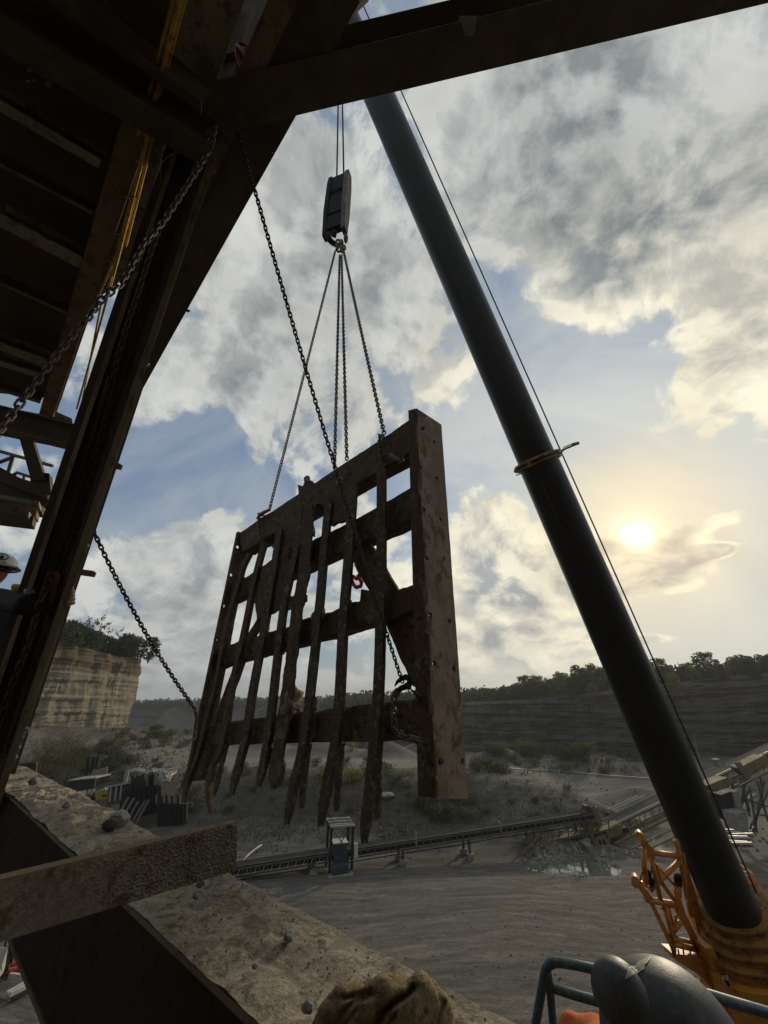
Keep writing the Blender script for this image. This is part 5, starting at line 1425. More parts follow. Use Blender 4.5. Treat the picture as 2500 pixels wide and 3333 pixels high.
# tubular gantry
def gk(x, y, k=None): return PK(1600+x/1.8433, 2600+y/1.8433, k or (8.4+ (x-860)/450*.9))
def gtube(pts, r, name='gantry_tube', m='crane', ks=None):
    return MB().tube([gk(x, y, None if ks is None else ks[i]) for i, (x, y) in enumerate(pts)], r, 10).build(name, M[m], crane, smooth=True)
for pts, r in (([(915, 300), (915, 400), (930, 520)], .055), ([(945, 320), (1130, 345)], .055), ([(955, 345), (985, 480), (1015, 610)], .05), ([(1130, 372), (950, 545)], .055), ([(980, 390), (1100, 520)], .03),
               ([(1112, 270), (1140, 420), (1165, 560), (1200, 700)], .05), ([(930, 605), (1100, 632)], .06), ([(905, 500), (900, 530), (960, 600)], .05), ([(1020, 660), (1045, 640), (1085, 650)], .025), ([(1090, 790), (1130, 740)], .06),
               ([(1085, 868), (1240, 905)], .06), ([(1110, 840), (1200, 860)], .045), ([(990, 400), (1020, 500), (1090, 600)], .05), ([(1030, 620), (1075, 790), (1100, 880)], .05), ([(1060, 640), (1090, 760)], .03), ([(1150, 330), (1175, 480), (1190, 600)], .03)):
    gtube(pts, r)
def gplate(pts, th, name='gantry_plate', m='crane', k=None, dk=.08):
    P = [gk(x, y, k) for x, y in pts]; return MB().prism(P, V((.04, dk, -.02))).build(name, M[m], crane, bevel=.006)
gplate([(930, 590), (960, 600), (1110, 900), (1110, 935), (1075, 900)], .1)
gplate([(852, 490), (866, 478), (905, 545), (950, 590), (962, 625), (935, 618)], .1, 'lug', k=8.35)
gplate([(885, 225), (905, 228), (960, 290), (985, 330), (975, 372), (935, 350), (905, 290)], .1, 'lug', k=8.5)
gplate([(1100, 265), (1122, 262), (1140, 330), (1148, 390), (1122, 360)], .1, 'lug', k=9.0)
gplate([(1105, 575), (1130, 580), (1165, 690), (1250, 860), (1300, 960), (1310, 1010), (1230, 930), (1175, 800), (1110, 690), (1085, 640)], .1)
gplate([(1140, 380), (1168, 380), (1235, 600), (1300, 860), (1335, 1010), (1290, 980), (1215, 720)], .1, k=9.3)
gplate([(1100, 700), (1118, 690), (1115, 760), (1090, 770)], .1)
gplate([(1085, 930), (1200, 940), (1310, 985), (1420, 1130), (1400, 1210), (1250, 1060), (1110, 975)], .2, 'deck', k=8.9, dk=.5)
gplate([(1065, 870), (1095, 900), (1110, 950), (1090, 950)], .1, 'deck', 'crane_dirt', k=8.7)
gplate([(1290, 900), (1330, 890), (1360, 960), (1420, 1100), (1500, 1250), (1560, 1400), (1400, 1400), (1400, 1210)], .2, 'turret_side', k=8.7, dk=.6)
gplate([(1400, 1150), (1560, 1200), (1700, 1300), (1750, 1700), (1350, 1700)], .2, 'turret_side', k=8.6, dk=.8)
for (x, y, r) in ((886, 218, .09), (862, 482, .09), (860, 500, .08), (1110, 262, .07), (1115, 540, .08), (1113, 560, .09)):
    MB().cyl(gk(x, y)-V((.05, .1, 0)), gk(x, y)+V((.05, .1, 0)), r*.9, 14).build('pin_boss', M['crane'], crane)
for (x, y) in ((935, 455), (955, 500), (1118, 480), (1120, 510)):
    MB().tube([gk(x-12, y-10)+V((0, 0, .1*sin(i))) if False else gk(x+12*cos(i*.63), y+22*sin(i*.63)) for i in range(10)], .045, 6, closed=True).build('sheave', M['black'], crane)
for (x, y) in ((1168, 615), (942, 525)): MB().ball(gk(x, y, 8.3), .025, 8, 6).build('pin_end', M['silver'], crane)
MB().tube([gk(958, 340), gk(960, 420), gk(950, 530)], .012, 5).tube([gk(905, 440), gk(890, 500), gk(905, 520)], .012, 5).tube([gk(1090, 800), gk(1110, 830), gk(1150, 860)], .02, 5).build('hose', M['black'], crane)
for x in (1120, 1150, 1190, 1230): MB().bar(gk(x, 905), gk(x+8, 960), .03, .03).build('post', M['crane_dirt'], crane)
# superstructure and carrier below, down to the ground
c_ = PK(2650, 3250, 9.6)
sup = MB().box((c_.x+2.4, c_.y+1.0, -6.9), (3.0, 6.0, 1.5)); sup.build('superstructure', M['crane'], crane, bevel=.05)
MB().box((c_.x+2.6, c_.y+.5, -8.0), (3.0, 9.0, .7)).build('carrier', M['crane_dirt'], crane, bevel=.05)
for i in range(5):
    for sx in (-1, 1): MB().cyl((c_.x+2.6+sx*1.15, c_.y-3.6+i*2.0, -8.3), (c_.x+2.6+sx*1.55, c_.y-3.6+i*2.0, -8.3), .7, 20).build('wheel', M['black'], crane)
gplate([(1375, 1055), (1400, 1050), (1440, 1130), (1420, 1130)], .05, 'vent', 'black', k=8.4)
for i in (0, 1): MB().prism([gk(1384+i*20, 1062, 8.38), gk(1396+i*20, 1060, 8.38), gk(1400+i*20, 1088, 8.38), gk(1388+i*20, 1090, 8.38)], V((0, .01, 0))).build('marking', M['white'], crane)

# ------------------------------------------------------------------ long belt conveyor
ca = PK(767, 2817, 23.0); cb = PK(1916, 2642, 29.2); cd_ = (cb-ca).normalized(); cs = cd_.cross(UP).normalized(); cu = cs.cross(cd_).normalized()
ca = ca-cd_*7; CLN = (cb-ca).length
conv = thing('belt_conveyor', 'long low belt conveyor crossing the quarry floor', 'conveyor', V((ca.x, ca.y, -9)))
def cpt(s, r=0, u=0): return ca+cd_*s+cs*r+cu*u
mb = MB(); 
for i in range(60):
    s0, s1 = CLN*i/60, CLN*(i+1)/60; sg = -.05*abs(sin(i*1.6))
    P = [cpt(s0, -.52, .06), cpt(s0, -.2, -.06), cpt(s0, .2, -.06), cpt(s0, .52, .06)]; Q = [cpt(s1, -.52, .06), cpt(s1, -.2, -.06), cpt(s1, .2, -.06), cpt(s1, .52, .06)]
    for j in range(3): mb.add([P[j], P[j+1], Q[j+1], Q[j], P[j]-cu*.015, P[j+1]-cu*.015, Q[j+1]-cu*.015, Q[j]-cu*.015], [(0, 1, 2, 3), (7, 6, 5, 4), (0, 4, 5, 1), (3, 2, 6, 7)])
mb.build('belt', M['rubber'], conv)
MB().bar(cpt(0, 0, -.30), cpt(CLN, 0, -.30), .8, .015, cu).build('return_belt', M['black'], conv)
for r in (-.42, .42): MB().bar(cpt(0, r, -.19), cpt(CLN, r, -.19), .02, .24, cu).build('shade_panel', M['black'], conv)  # black panels put in for the shadow seen between the posts
for r in (-.56, .56):
    MB().bar(cpt(0, r, -.03), cpt(CLN, r, -.03), .05, .09, cu).build('stringer', M['conv'], conv)
    MB().bar(cpt(0, r, -.36), cpt(CLN, r, -.36), .06, .07, cu).build('stringer', M['conv'], conv)
i = 0; s = .4; fr0 = None
while s < CLN-.5:
    MBx = MB().bar(cpt(s, -.58, -.36), cpt(s, -.58, .0), .05, .06, cd_).bar(cpt(s, .58, -.36), cpt(s, .58, .0), .05, .06, cd_).bar(cpt(s, -.56, -.10), cpt(s, .56, -.10), .05, .05, cu)
    if fr0 is None: fr0 = MBx.build('idler_frame', M['conv'], conv); f0s = s
    else: link_copy(fr0, 'idler_frame', conv, loc=cd_*(s-f0s))
    if s < 12.2 or False:
        MB().bar(cpt(s+.18, .62, -.32), cpt(s+.28, .62, -.08), .03, .06, cs).build('belt_scraper', M['conv_light'], conv)
    s += .47; i += 1
for s in (6.4, 11.6, 17.3, 22, 27, 31.2):
    if s < CLN:
        p, q = cpt(s, -.5, -.38), cpt(s, .5, -.38)
        for a in (p, q):
            g = V((a.x, a.y, h(a.x, a.y)-.1)); MB().bar(a, g, .14, .14, cs).build('leg', M['conv'], conv)
            MB().box((g.x, g.y, g.z+.2), (.45, .45, .4)).build('footing', M['concrete'], conv, bevel=.02)
MB().tube([cpt(0, .7, -.45)+cd_*t*3+V((0, 0, -.08*abs(sin(t*2)))) for t in range(11)], .03, 6).build('cable', M['black'], conv)
for px, py, Y0 in ((1355, 2752, None), (1633, 2715, None)):
    P0 = PP(px, py, cpt(0, .6, 0), cs)
    if px < 1500: MB().bar(P0, P0+UP*.75, .06, .06).build('sign_post', M['conv_light'], conv)
    else: MB().tube([P0, P0+UP*.55, P0+UP*.7-cd_*.08, P0+UP*.72-cd_*.22], .035, 8).build('bent_pipe', M['conv_light'], conv, smooth=True)
# control stand straddling the belt
sx = (PP(1110, 2790, cpt(0, .7, 0), cs)-ca).dot(cd_)
stn = thing('magnet_stand', 'dark open stand with slatted pale top and slate blue cabinet straddling the conveyor', 'machine stand', V((cpt(sx).x, cpt(sx).y, -9)))
zt_ = PP(1130, 2697, cpt(0, .7, 0), cs).z; W_ = .72
def spt(a, r, z): p = cpt(sx+a, r, 0); return V((p.x, p.y, z))
zg = -9.0
for a in (-W_*.95, W_*.95):
    for r in (-.8, .8): MB().bar(spt(a, r, zg), spt(a, r, zt_), .14, .14, cs).build('post', M['black'], stn)
    MB().bar(spt(a, -1.0, zt_+.08), spt(a, 1.0, zt_+.08), .16, .16).build('top_beam', M['black'], stn)
for r in (-.95, -.2, .55, .98): MB().bar(spt(-W_*1.1, r, zt_+.2), spt(W_*1.1, r, zt_+.2), .10, .09).build('top_slat', M['conv_light'], stn)
for a in (-.8, -.35, .6): MB().bar(spt(a, -.6, zt_+.28), spt(a, -.2, zt_+.32), .12, .12).build('bracket', M['conv_light'], stn)
MB().bar(spt(-.5, .95, zt_-.1), spt(.4, .95, zt_-1.0), .05, .05).bar(spt(.4, .95, zt_-.1), spt(-.5, .95, zt_-1.0), .05, .05).build('cross_brace', M['conv'], stn)
q = spt(0, .3, 0); R_c = Matrix((cd_, cs, UP)).transposed()
zb1 = PP(1120, 2750, cpt(0, .9, 0), cs).z
MB().box(spt(-.02, .2, zb1-.5), (.9, .8, 1.0), R_c).build('magnet_body', M['bluegrey'], stn, bevel=.03)
MB().prism([spt(-.5, -.3, zb1+.02), spt(.44, -.3, zb1+.02), spt(.46, .65, zb1-.0), spt(-.5, .65, zb1-.0)], UP*.04).build('magnet_lid', M['white'], stn)
zc1 = PP(1125, 2822, cpt(0, 1.6, 0), cs).z
MB().box(spt(-.05, .95, (zc1+zg)/2), (.98, .6, zc1-zg-.05), R_c).build('cabinet', M['bluegrey'], stn, bevel=.02)
for dz_ in (.33, .66): MB().box(spt(-.05, 1.26, zg+(zc1-zg)*dz_), (.97, .02, .02), R_c).build('seam', M['conv'], stn)
MB().box(spt(.46, .95, zc1-.12), (.10, .6, .10), R_c).build('handle', M['conv_light'], stn)
MB().box(spt(-.05, .75, zg+.03), (1.5, 1.5, .08), R_c).build('pad', M['concrete'], stn)
MB().box(spt(.92, .8, zb1-.35), (.24, .2, .72), R_c).build('switch_box', M['white'], stn, bevel=.02)
MB().bar(spt(.88, .8, zg), spt(.88, .8, zb1-.6), .07, .07).build('switch_post', M['conv_light'], stn)

# ------------------------------------------------------------------ transfer station
YS = 35.8
tr = thing('transfer_station', 'dusty yellow transfer tower with walkway and stairs at the conveyor head', 'transfer tower', V((PY(1920, 2800, YS).x, YS, -9)))
def pb(pts, m='conv_yellow', name='plate', Y=YS, d=.06, par=None):
    return MB().prism([PY(x, y, Y) for x, y in pts], V((0, d, 0))).build(name, M[m], par or tr)
def pl(pts, r=.035, m='conv_yellow', name='rail', Y=YS, par=None):
    mb = MB(); P = [PY(x, y, Y) for x, y in pts]
    for a, b in zip(P, P[1:]): mb.bar(a, b, r*2, r*2)
    return mb.build(name, M[m], par or tr)
def f4(x, y): return (1700+x/4.1475, 2550+y/4.1475)
def F4(*p): return [f4(x, y) for x, y in p]
for dY in (0, 1.5):
    Yq = YS+dY
    pl(F4((240, 665), (790, 552), (1170, 470)), .035, Y=Yq); pl(F4((250, 730), (790, 622)), .03, Y=Yq); 
    for x, y0, y1 in ((250, 664, 800), (400, 632, 765), (500, 612, 745), (620, 588, 722), (790, 552, 690), (900, 528, 668), (1030, 500, 645), (1165, 472, 610)): pl(F4((x, y0), (x+4, y1)), .03, name='post', Y=Yq)
    pb(F4((240, 795), (800, 690), (860, 690), (1230, 600), (1230, 620), (860, 712), (250, 822)), name='walkway_beam', Y=Yq)
MB().prism([PY(*f4(240, 800), YS), PY(*f4(800, 695), YS), PY(*f4(800, 695), YS)+V((0, 1.5, 0)), PY(*f4(240, 800), YS)+V((0, 1.5, 0))], UP*.03).build('walkway', M['conv_yellow'], tr)
MB().prism([PY(*f4(860, 695), YS), PY(*f4(1225, 605), YS), PY(*f4(1225, 605), YS)+V((0, 1.5, 0)), PY(*f4(860, 695), YS)+V((0, 1.5, 0))], UP*.03).build('platform', M['conv_yellow'], tr)
def pbox(p0, p1, m, name, Y=YS, d=1.2, par=None):
    a = PY(*f4(*p0), Y); b = PY(*f4(*p1), Y); c = (a+b)/2
    return MB().box((c.x, Y+d/2, c.z), (abs(b.x-a.x), d, abs(b.z-a.z))).build(name, M[m], par or tr, bevel=.02)
pb(F4((915, 320), (960, 280), (1090, 545), (1050, 580)), name='chute_side', Y=YS-.1, d=.12); pb(F4((915, 320), (960, 280), (1090, 545), (1050, 580)), name='chute_side', Y=YS+1.1, d=.12)
pb(F4((860, 330), (905, 300), (1045, 575), (900, 660), (810, 560), (850, 430)), 'conv_yellow', 'head_chute', YS+.3, .8)
MB().cyl(PY(*f4(925, 290), YS-.1), PY(*f4(925, 290), YS+1.2), .16, 16).build('head_pulley', M['concrete'], tr)
pbox((845, 300), (900, 370), 'conv', 'motor', YS+.2, .6)
pl(F4((870, 250), (880, 190)), .03, 'black', 'aerial', YS+.3)
pbox((985, 320), (1040, 355), 'conv_yellow', 'bracket', YS+.2, .3); pl(F4((1010, 370), (1095, 350)), .025, Y=YS+.2)
pb(F4((980, 745), (1130, 690), (1190, 830), (1010, 880)), 'conv_yellow', 'hopper', YS-.1, 1.2)
pb(F4((1010, 880), (1190, 825), (1205, 900), (1045, 935)), 'concrete', 'hopper_foot', YS-.15, 1.0)
for x in (1030, 1085): pb(F4((x, 765), (x+25, 755), (x+45, 815), (x+18, 828)), 'black', 'opening', YS-.14, .03)
pb(F4((1120, 630), (1350, 545), (1370, 680), (1170, 750)), 'conv_yellow', 'skirt_box', YS+.1, 1.1); pb(F4((1360, 610), (1430, 590), (1440, 660), (1370, 690)), 'black', 'motor', YS, .5)
for x0, y0, x1, y1, w in ((808, 690, 845, 880, .08), (870, 735, 820, 880, .05), (925, 680, 985, 860, .12), (280, 830, 300, 1050, .22), (400, 790, 320, 900, .10), (740, 700, 800, 830, .03), (1160, 740, 1190, 800, .06)):
    pl(F4((x0, y0), (x1, y1)), w, 'conv', 'leg', YS-.05); pl(F4((x0, y0), (x1, y1)), w, 'conv', 'leg', YS+1.35)
def block(name, pts, Y, d, m='concrete', label=None): 
    o = MB().prism([PY(*f4(*p), Y) for p in pts], V((0, d, 0))).build(name, M[m], tr, bevel=.03); return o
block('pier', [(250, 990), (345, 1000), (350, 1090), (280, 1075)], YS-1.5, 1.2); block('pier', [(880, 850), (940, 830), (1010, 960), (1000, 1020), (930, 1000)], YS-1.5, 1.4)
# stairs
for off in (0, 60):
    MB().bar(PY(*f4(215+off*0, 725), YS-off*.018), PY(*f4(-5, 960), YS-off*.018-1.2), .05, .16).build('stringer', M['conv_yellow'], tr)
    MB().bar(PY(*f4(230, 800), YS-off*.018), PY(*f4(60, 1020), YS-off*.018-1.2), .05, .16).build('stringer', M['conv_yellow'], tr)
for i in range(9):
    t = i/8; a = PY(*f4(215+(-5-215)*t, 725+(960-725)*t), YS-1.2*t); b = PY(*f4(230+(60-230)*t, 800+(1020-800)*t), YS-1.2*t)
    MB().bar(a, b, .22, .03).build('tread', M['conv'], tr)
for x0, y0, x1, y1 in ((20, 710, 215, 700), (-60, 860, 150, 640)): pl(F4((x0, y0), (x1, y1)), .025, Y=YS-.4)

mb = MB(); random.seed(91)
for _ in range(190):
    cx_, cy_, sx_, sy_ = random.choice(((1840, 2770, 50, 10), (1960, 2790, 30, 18), (2010, 2760, 40, 18), (1760, 2790, 25, 12), (2420, 2730, 50, 25)))
    q = GP(random.gauss(cx_, sx_), random.gauss(cy_, sy_)); r = random.uniform(.03, .11); R = Matrix.Rotation(random.uniform(0, 6), 3, 'X')@Matrix.Rotation(random.uniform(0, 6), 3, 'Z'); q.z += r*.3
    mb.hexa([q+R@V((a_*r*random.uniform(.5, 1), b_*r*random.uniform(.5, 1), c__*r*.7)) for a_, b_, c__ in ((-1, -1, -1), (1, -1, -1), (1, 1, -1), (-1, 1, -1), (-1, -1, 1), (1, -1, 1), (1, 1, 1), (-1, 1, 1))])
o = mb.build('spilled_rubble', M['concrete'], None, fix=False); tag(o, 'spilled rubble under and around the transfer tower', 'rubble', kind='stuff')
for i in range(16):
    x0, y0 = random.uniform(250, 1350), random.uniform(560, 800); pl(F4((x0, y0), (x0+random.uniform(-60, 60), y0+random.uniform(30, 150))), random.uniform(.02, .05), random.choice(('conv', 'conv_yellow', 'conv_light')), 'strut', YS+random.uniform(0, 1.3))
# second, inclined conveyor to the right
ka, kb = PK(1995, 2668, 30.0), PK(2500, 2434, 34.5); kd = (kb-ka).normalized(); ks_ = kd.cross(UP).normalized(); ku = ks_.cross(kd).normalized(); kl = (kb-ka).length+6
c2_ = thing('inclined_conveyor', 'dusty inclined conveyor with yellow walkways climbing to the right edge', 'conveyor', V((ka.x, ka.y, -9)))
def kp(s, r=0, u=0): return ka+kd*s+ks_*r+ku*u
MB().bar(kp(-1.5, 0, 0), kp(kl, 0, 0), 1.05, .05, ku).build('belt', M['rubber'], c2_)
for r in (-.6, .6): MB().bar(kp(-1.5, r, -.02), kp(kl, r, -.02), .06, .14, ku).build('stringer', M['conv_light'] if r > 0 else M['conv'], c2_); MB().bar(kp(-1.5, r, -.62), kp(kl, r, -.62), .07, .12, ku).build('stringer', M['conv'], c2_)
for i in range(int(kl/.75)):
    s = i*.75; MB().bar(kp(s, .6, -.6), kp(s+(.35 if i % 2 else 0), .6, -.02), .05, .05).build('truss_bar', M['conv'], c2_); MB().bar(kp(s, -.6, -.6), kp(s, -.6, -.02), .05, .05).build('truss_bar', M['conv'], c2_)
for r, u in ((.75, -.75), (1.45, -.75)): MB().bar(kp(-1.5, r, u), kp(kl, r, u), .06, .16, ku).build('walkway_beam', M['conv_yellow'], c2_)
MB().bar(kp(-1.5, 1.1, -.72), kp(kl, 1.1, -.72), .66, .03, ku).build('walkway', M['conv_yellow'], c2_)
for u in (-.25, .25): MB().bar(kp(-1.5, 1.45, u), kp(kl, 1.45, u), .045, .045, ku).build('handrail', M['conv_yellow'], c2_)
for i in range(int(kl/1.3)): MB().bar(kp(i*1.3, 1.45, -.75), kp(i*1.3, 1.45, .27), .045, .045, kd).build('post', M['conv_yellow'], c2_)
MB().bar(kp(-1.5, 1.9, -1.5), kp(kl*.5, 1.9, -1.5), .5, .08, ku).build('lower_walkway', M['conv_yellow'], c2_)
for u in (-1.1,): MB().bar(kp(-1.5, 2.1, u), kp(kl*.5, 2.1, u), .045, .045, ku).build('handrail', M['conv_yellow'], c2_)
for u, s0, s1 in ((.35, .4, 3.6), (.2, .8, 4.2)): MB().bar(kp(s0, -.9, u), kp(s1, -.9, u), .06, .06, ku).build('guard', M['conv_light'], c2_)
YT_ = 35.6
def f7(x, y): return (1500+x/1.659, 2000+y/1.659)
def tb(pts, m, name, Y, d, par): return MB().prism([PY(*f7(*p), Y) for p in pts], V((0, d, 0))).build(name, M[m], par, bevel=.03)
t2 = thing('drive_tower', 'dusty drive tower under the inclined conveyor at the right edge', 'transfer tower', PY(*f7(1440, 1110), YT_))
tb([(1478, 800), (1510, 795), (1570, 880), (1545, 895)], 'conv_yellow', 'chute_side', YT_-.6, .1, t2); tb([(1500, 830), (1640, 760), (1659, 800), (1560, 880)], 'conv_yellow', 'skirt_box', YT_-.3, 1, t2)
tb([(1330, 925), (1440, 880), (1500, 900), (1380, 960)], 'conv_yellow', 'platform', YT_-.4, 1.2, t2); tb([(1380, 785), (1400, 780), (1430, 800), (1430, 825), (1405, 830)], 'concrete', 'pulley_guard', YT_-.2, .6, t2)
tb([(1430, 808), (1478, 820), (1478, 830), (1430, 822)], 'conv_light', 'arm', YT_-.2, .2, t2)
tb([(1405, 975), (1465, 955), (1490, 1100), (1425, 1110)], 'black', 'pier_face', YT_-.3, 1.2, t2); tb([(1480, 1075), (1545, 1065), (1562, 1180), (1500, 1170)], 'concrete', 'block', YT_-1.5, 1.2, t2); tb([(1470, 960), (1500, 950), (1530, 1070), (1500, 1072)], 'concrete', 'pier', YT_-.5, 1.0, t2)
for x0, y0, x1, y1 in ((1560, 930, 1600, 1180), (1600, 900, 1660, 1120), (1640, 900, 1580, 1180), (1550, 1000, 1660, 1040), (1560, 1160, 1659, 960), (1530, 940, 1560, 1060), (1610, 1080, 1659, 1090), (1500, 930, 1659, 850), (1620, 880, 1625, 1000)):
    for dy_ in (0, 1.6): MB().bar(PY(*f7(x0, y0), YT_)+V((0, dy_, 0)), PY(*f7(x1, y1), YT_)+V((0, dy_, 0)), .1, .1).build('lattice_leg', M['conv'], t2)
tb([(1560, 1010), (1659, 985), (1659, 1040), (1580, 1060)], 'white', 'tarpaulin', YT_+.4, .05, t2)
# lamp hook over the incline
MB().tube([PY(*f7(1590, 735), 33), PY(*f7(1605, 730), 33), PY(*f7(1625, 742), 33), PY(*f7(1640, 765), 33)], .035, 6).build('bent_pipe', M['conv_light'], t2)
# stacked bars lying by the tower
p = GP(*f7(1500, 1215))
for i in range(9):
    x0, x1 = random.uniform(1425, 1470), random.uniform(1545, 1600); yy = 1150+i*12
    a = GP(*f7(x0, yy)); b = GP(*f7(x1, yy+random.uniform(-3, 8)))
    a.z = h(a.x, a.y)+.12; b.z = h(b.x, b.y)+.12
    o = MB().bar(a, b, .16, .12).build('steel_bar', M['silver'] if i % 3 else M['concrete'], None); tag(o, ('farthest', 'second farthest', 'third farthest', 'fourth farthest', 'middle', 'fourth nearest', 'third nearest', 'second nearest', 'nearest')[i]+' bar of the row laid on the ground beside the drive tower', 'bar', 'bars laid out beside the drive tower')
# ponds
def pond_(name, e):
    P = [V((e[0]+e[2]*1.45*cos(a), e[1]+e[3]*1.45*sin(a), -9.075)) for a in [i*2*pi/48 for i in range(48)]]
    o = MB().prism(P, UP*-.005).build(name, M['water'], None); o['kind'] = 'structure'
def pond(name, label, pts, lift=.03):
    c = [GP(x, y) for x, y in pts]; z = sum(p.z for p in c)/len(c)+lift; P = []
    n = len(c)
    for i in range(n):
        a, b = PZ(*pts[i], z), PZ(*pts[(i+1) % n], z)
        for j in range(6):
            q = a.lerp(b, j/6); P.append(q+V((.25*noise.noise(q*.9), .25*noise.noise(q*.9+V((5, 5, 5))), 0)))
    o = MB().prism(P, UP*-.01).build(name, M['water'], None); o['kind'] = 'structure'; return o
pond_('puddle', PUDDLES[0])
pond_('pond', PUDDLES[1])
pass_ = lambda *a: None
pass_('puddle', '', [(1787, 2786), (1830, 2775), (1885, 2775), (1930, 2785), (1962, 2805), (1965, 2835), (1900, 2846), (1835, 2846), (1795, 2815)])
pass_('pond', '', [(2050, 2752), (2085, 2722), (2160, 2708), (2240, 2715), (2260, 2750), (2200, 2782), (2110, 2776)])
pond('puddle', '', [(1966, 2638), (1980, 2640), (1992, 2648), (1975, 2646)])
# planks standing in the puddle
for (x0, y0, x1, y1) in ((1815, 2800, 1826, 2846), (1952, 2806, 1960, 2838)):
    q = GP(x1, y1); o = MB().bar(q-UP*.1, q+V((-.15, .1, .9)), .12, .05).build('plank', M['wood'], None); tag(o, 'short plank standing at the ' + ('left' if x0 < 1900 else 'right')+' edge of the puddle', 'plank')
# pole, hose line, pale boulder
q = GP(2296, 2521); o = MB().cyl(q, PY(2256, 2401, q.y), .07, 8).build('pole', M['wood'], None); tag(o, 'thin leaning pale pole behind the boom above the inclined conveyor', 'pole')
q = GP(1522, 2445); 
pts = [(1560, 2498), (1640, 2505), (1717, 2508), (1850, 2515), (1980, 2528), (2115, 2537)]
o = MB().tube([GP(x, y)+UP*.12 for x, y in pts], .07, 6).build('pipeline', M['conv_light'], None, smooth=True); tag(o, 'long pale pipe lying along the ground below the grey wall', 'pipe')
pts = [(785, 2821), (805, 2800), (828, 2780), (850, 2765)]
o = MB().tube([GP(x, y)+UP*.25 for x, y in pts], .06, 6).build('bent_pipe', M['conv_light'], None, smooth=True); tag(o, 'pale curved pipe lying on the bank behind the conveyor', 'pipe')
for px, py, r, lab in ((1258, 2594, .55, 'flat pale boulder lying on the grassy bank'), (1470, 2580, .25, 'small pale boulder beside the foot of the frame post'), (1135, 2500, .3, 'pale boulder by the haul road')):
    q = GP(px, py); me = bmesh.new(); bmesh.ops.create_icosphere(me, subdivisions=2, radius=r)
    for v in me.verts: n = noise.noise(v.co*2.1+V((px, 0, 0))); v.co = V((v.co.x*(1.2+.4*n), v.co.y*(1+.3*n), v.co.z*(.45+.2*n)))
    d = bpy.data.meshes.new('boulder'); me.to_mesh(d); me.free(); d.materials.append(M['rock']); o = bpy.data.objects.new('boulder', d); COL.objects.link(o); o.location = q+UP*r*.2; tag(o, lab, 'boulder')
o = MB().cyl(GP(1148, 2440), GP(1148, 2440)+UP*2.2, .06, 6).build('marker_post', M['conv_light'], None); tag(o, 'thin pale marker post beyond the haul road', 'post')

# ------------------------------------------------------------------ left yard
def f3(x, y): return (180+x/3.6065, 2430+y/3.6065)
def yb(pts, m, name, par, Y, d=.1): return MB().prism([PY(*f3(*p), Y) for p in pts], V((0, d, 0))).build(name, M[m], par)
YC = 43
cab = thing('operator_cab', 'small raised operator cab with dark windows and a sunlit cream panel', 'cabin', PY(*f3(280, 600), YC))
yb([(120, 590), (145, 410), (235, 400), (240, 590)], 'conv', 'left_wall', cab, YC, .08)
yb([(248, 590), (280, 400), (470, 380), (455, 560)], 'conv', 'front_wall', cab, YC, .08)
MB().prism([PY(*f3(150, 408), YC-.2), PY(*f3(475, 376), YC-.2), PY(*f3(475, 376), YC-.2)+V((0, 2.2, 0)), PY(*f3(150, 408), YC-.2)+V((0, 2.2, 0))], UP*.1).build('roof', M['conv_light'], cab)
for q in ([(148, 418), (230, 412), (226, 520), (145, 522)], [(240, 412), (272, 410), (262, 488), (236, 490)], [(284, 408), (366, 398), (352, 505), (274, 520)], [(374, 396), (462, 386), (442, 490), (360, 500)]): yb(q, 'glass', 'window', cab, YC-.04, .03)
yb([(258, 530), (455, 497), (440, 560), (250, 588)], 'cream', 'lower_panel', cab, YC-.05, .04); yb([(125, 545), (215, 530), (210, 588), (122, 590)], 'conv_light', 'lower_panel', cab, YC-.05, .04)
yb([(410, 510), (462, 505), (440, 545), (405, 545)], 'conv_light', 'step', cab, YC-.3, .2)
for x0, y0, x1, y1 in ((200, 600, 200, 760), (410, 590, 400, 740), (140, 600, 620, 560), (440, 490, 395, 570), (385, 500, 370, 570), (130, 545, 230, 535)): MB().bar(PY(*f3(x0, y0), YC), PY(*f3(x1, y1), YC), .12, .12).build('frame_bar', M['conv'], cab)
MB().box(PY(*f3(300, 640), YC+1), (3.2, 2, 1.1)).build('undercarriage', M['dark_pile'], cab)
yx = thing('engine_box', 'yellow engine box beside the operator cab', 'machine box', PY(*f3(540, 620), YC)); yb([(465, 530), (500, 515), (625, 500), (612, 612), (470, 628)], 'yellow_box', 'box', yx, YC-.1, 1.0); yb([(545, 572), (600, 560), (598, 585), (550, 595)], 'black', 'grille', yx, YC-.13, .03); yb([(570, 515), (585, 480), (590, 512)], 'conv_light', 'exhaust', yx, YC, .1)
o = yb([(400, 370), (440, 280), (610, 236), (600, 340), (520, 375)], 'cream', 'loading_plate', None, YC+2, .1); o.data.materials.clear(); o.data.materials.append(M['wood']); tag(o, 'tilted brown loading plate behind the operator cab', 'plate')
for i, (x0, y0, x1, y1) in enumerate(((400, 120, 372, 370), (462, 118, 430, 300), (518, 108, 490, 245))):
    o = MB().bar(PY(*f3(x0, y0), YC+4), PY(*f3(x1, y1), YC+4), .38, .3).build('dark_post', M['dark_pile'], None); tag(o, ('left', 'middle', 'right')[i]+' one of three dark upright posts behind the operator cab', 'post', 'dark posts behind the operator cab')
rb_ = thing('ribbed_wall', 'ribbed steel retaining wall between the yellow box and the black piles', 'retaining wall', PY(*f3(740, 640), YC-1)); yb([(625, 480), (870, 425), (800, 640), (600, 690)], 'conv', 'plate', rb_, YC-.9, .1)
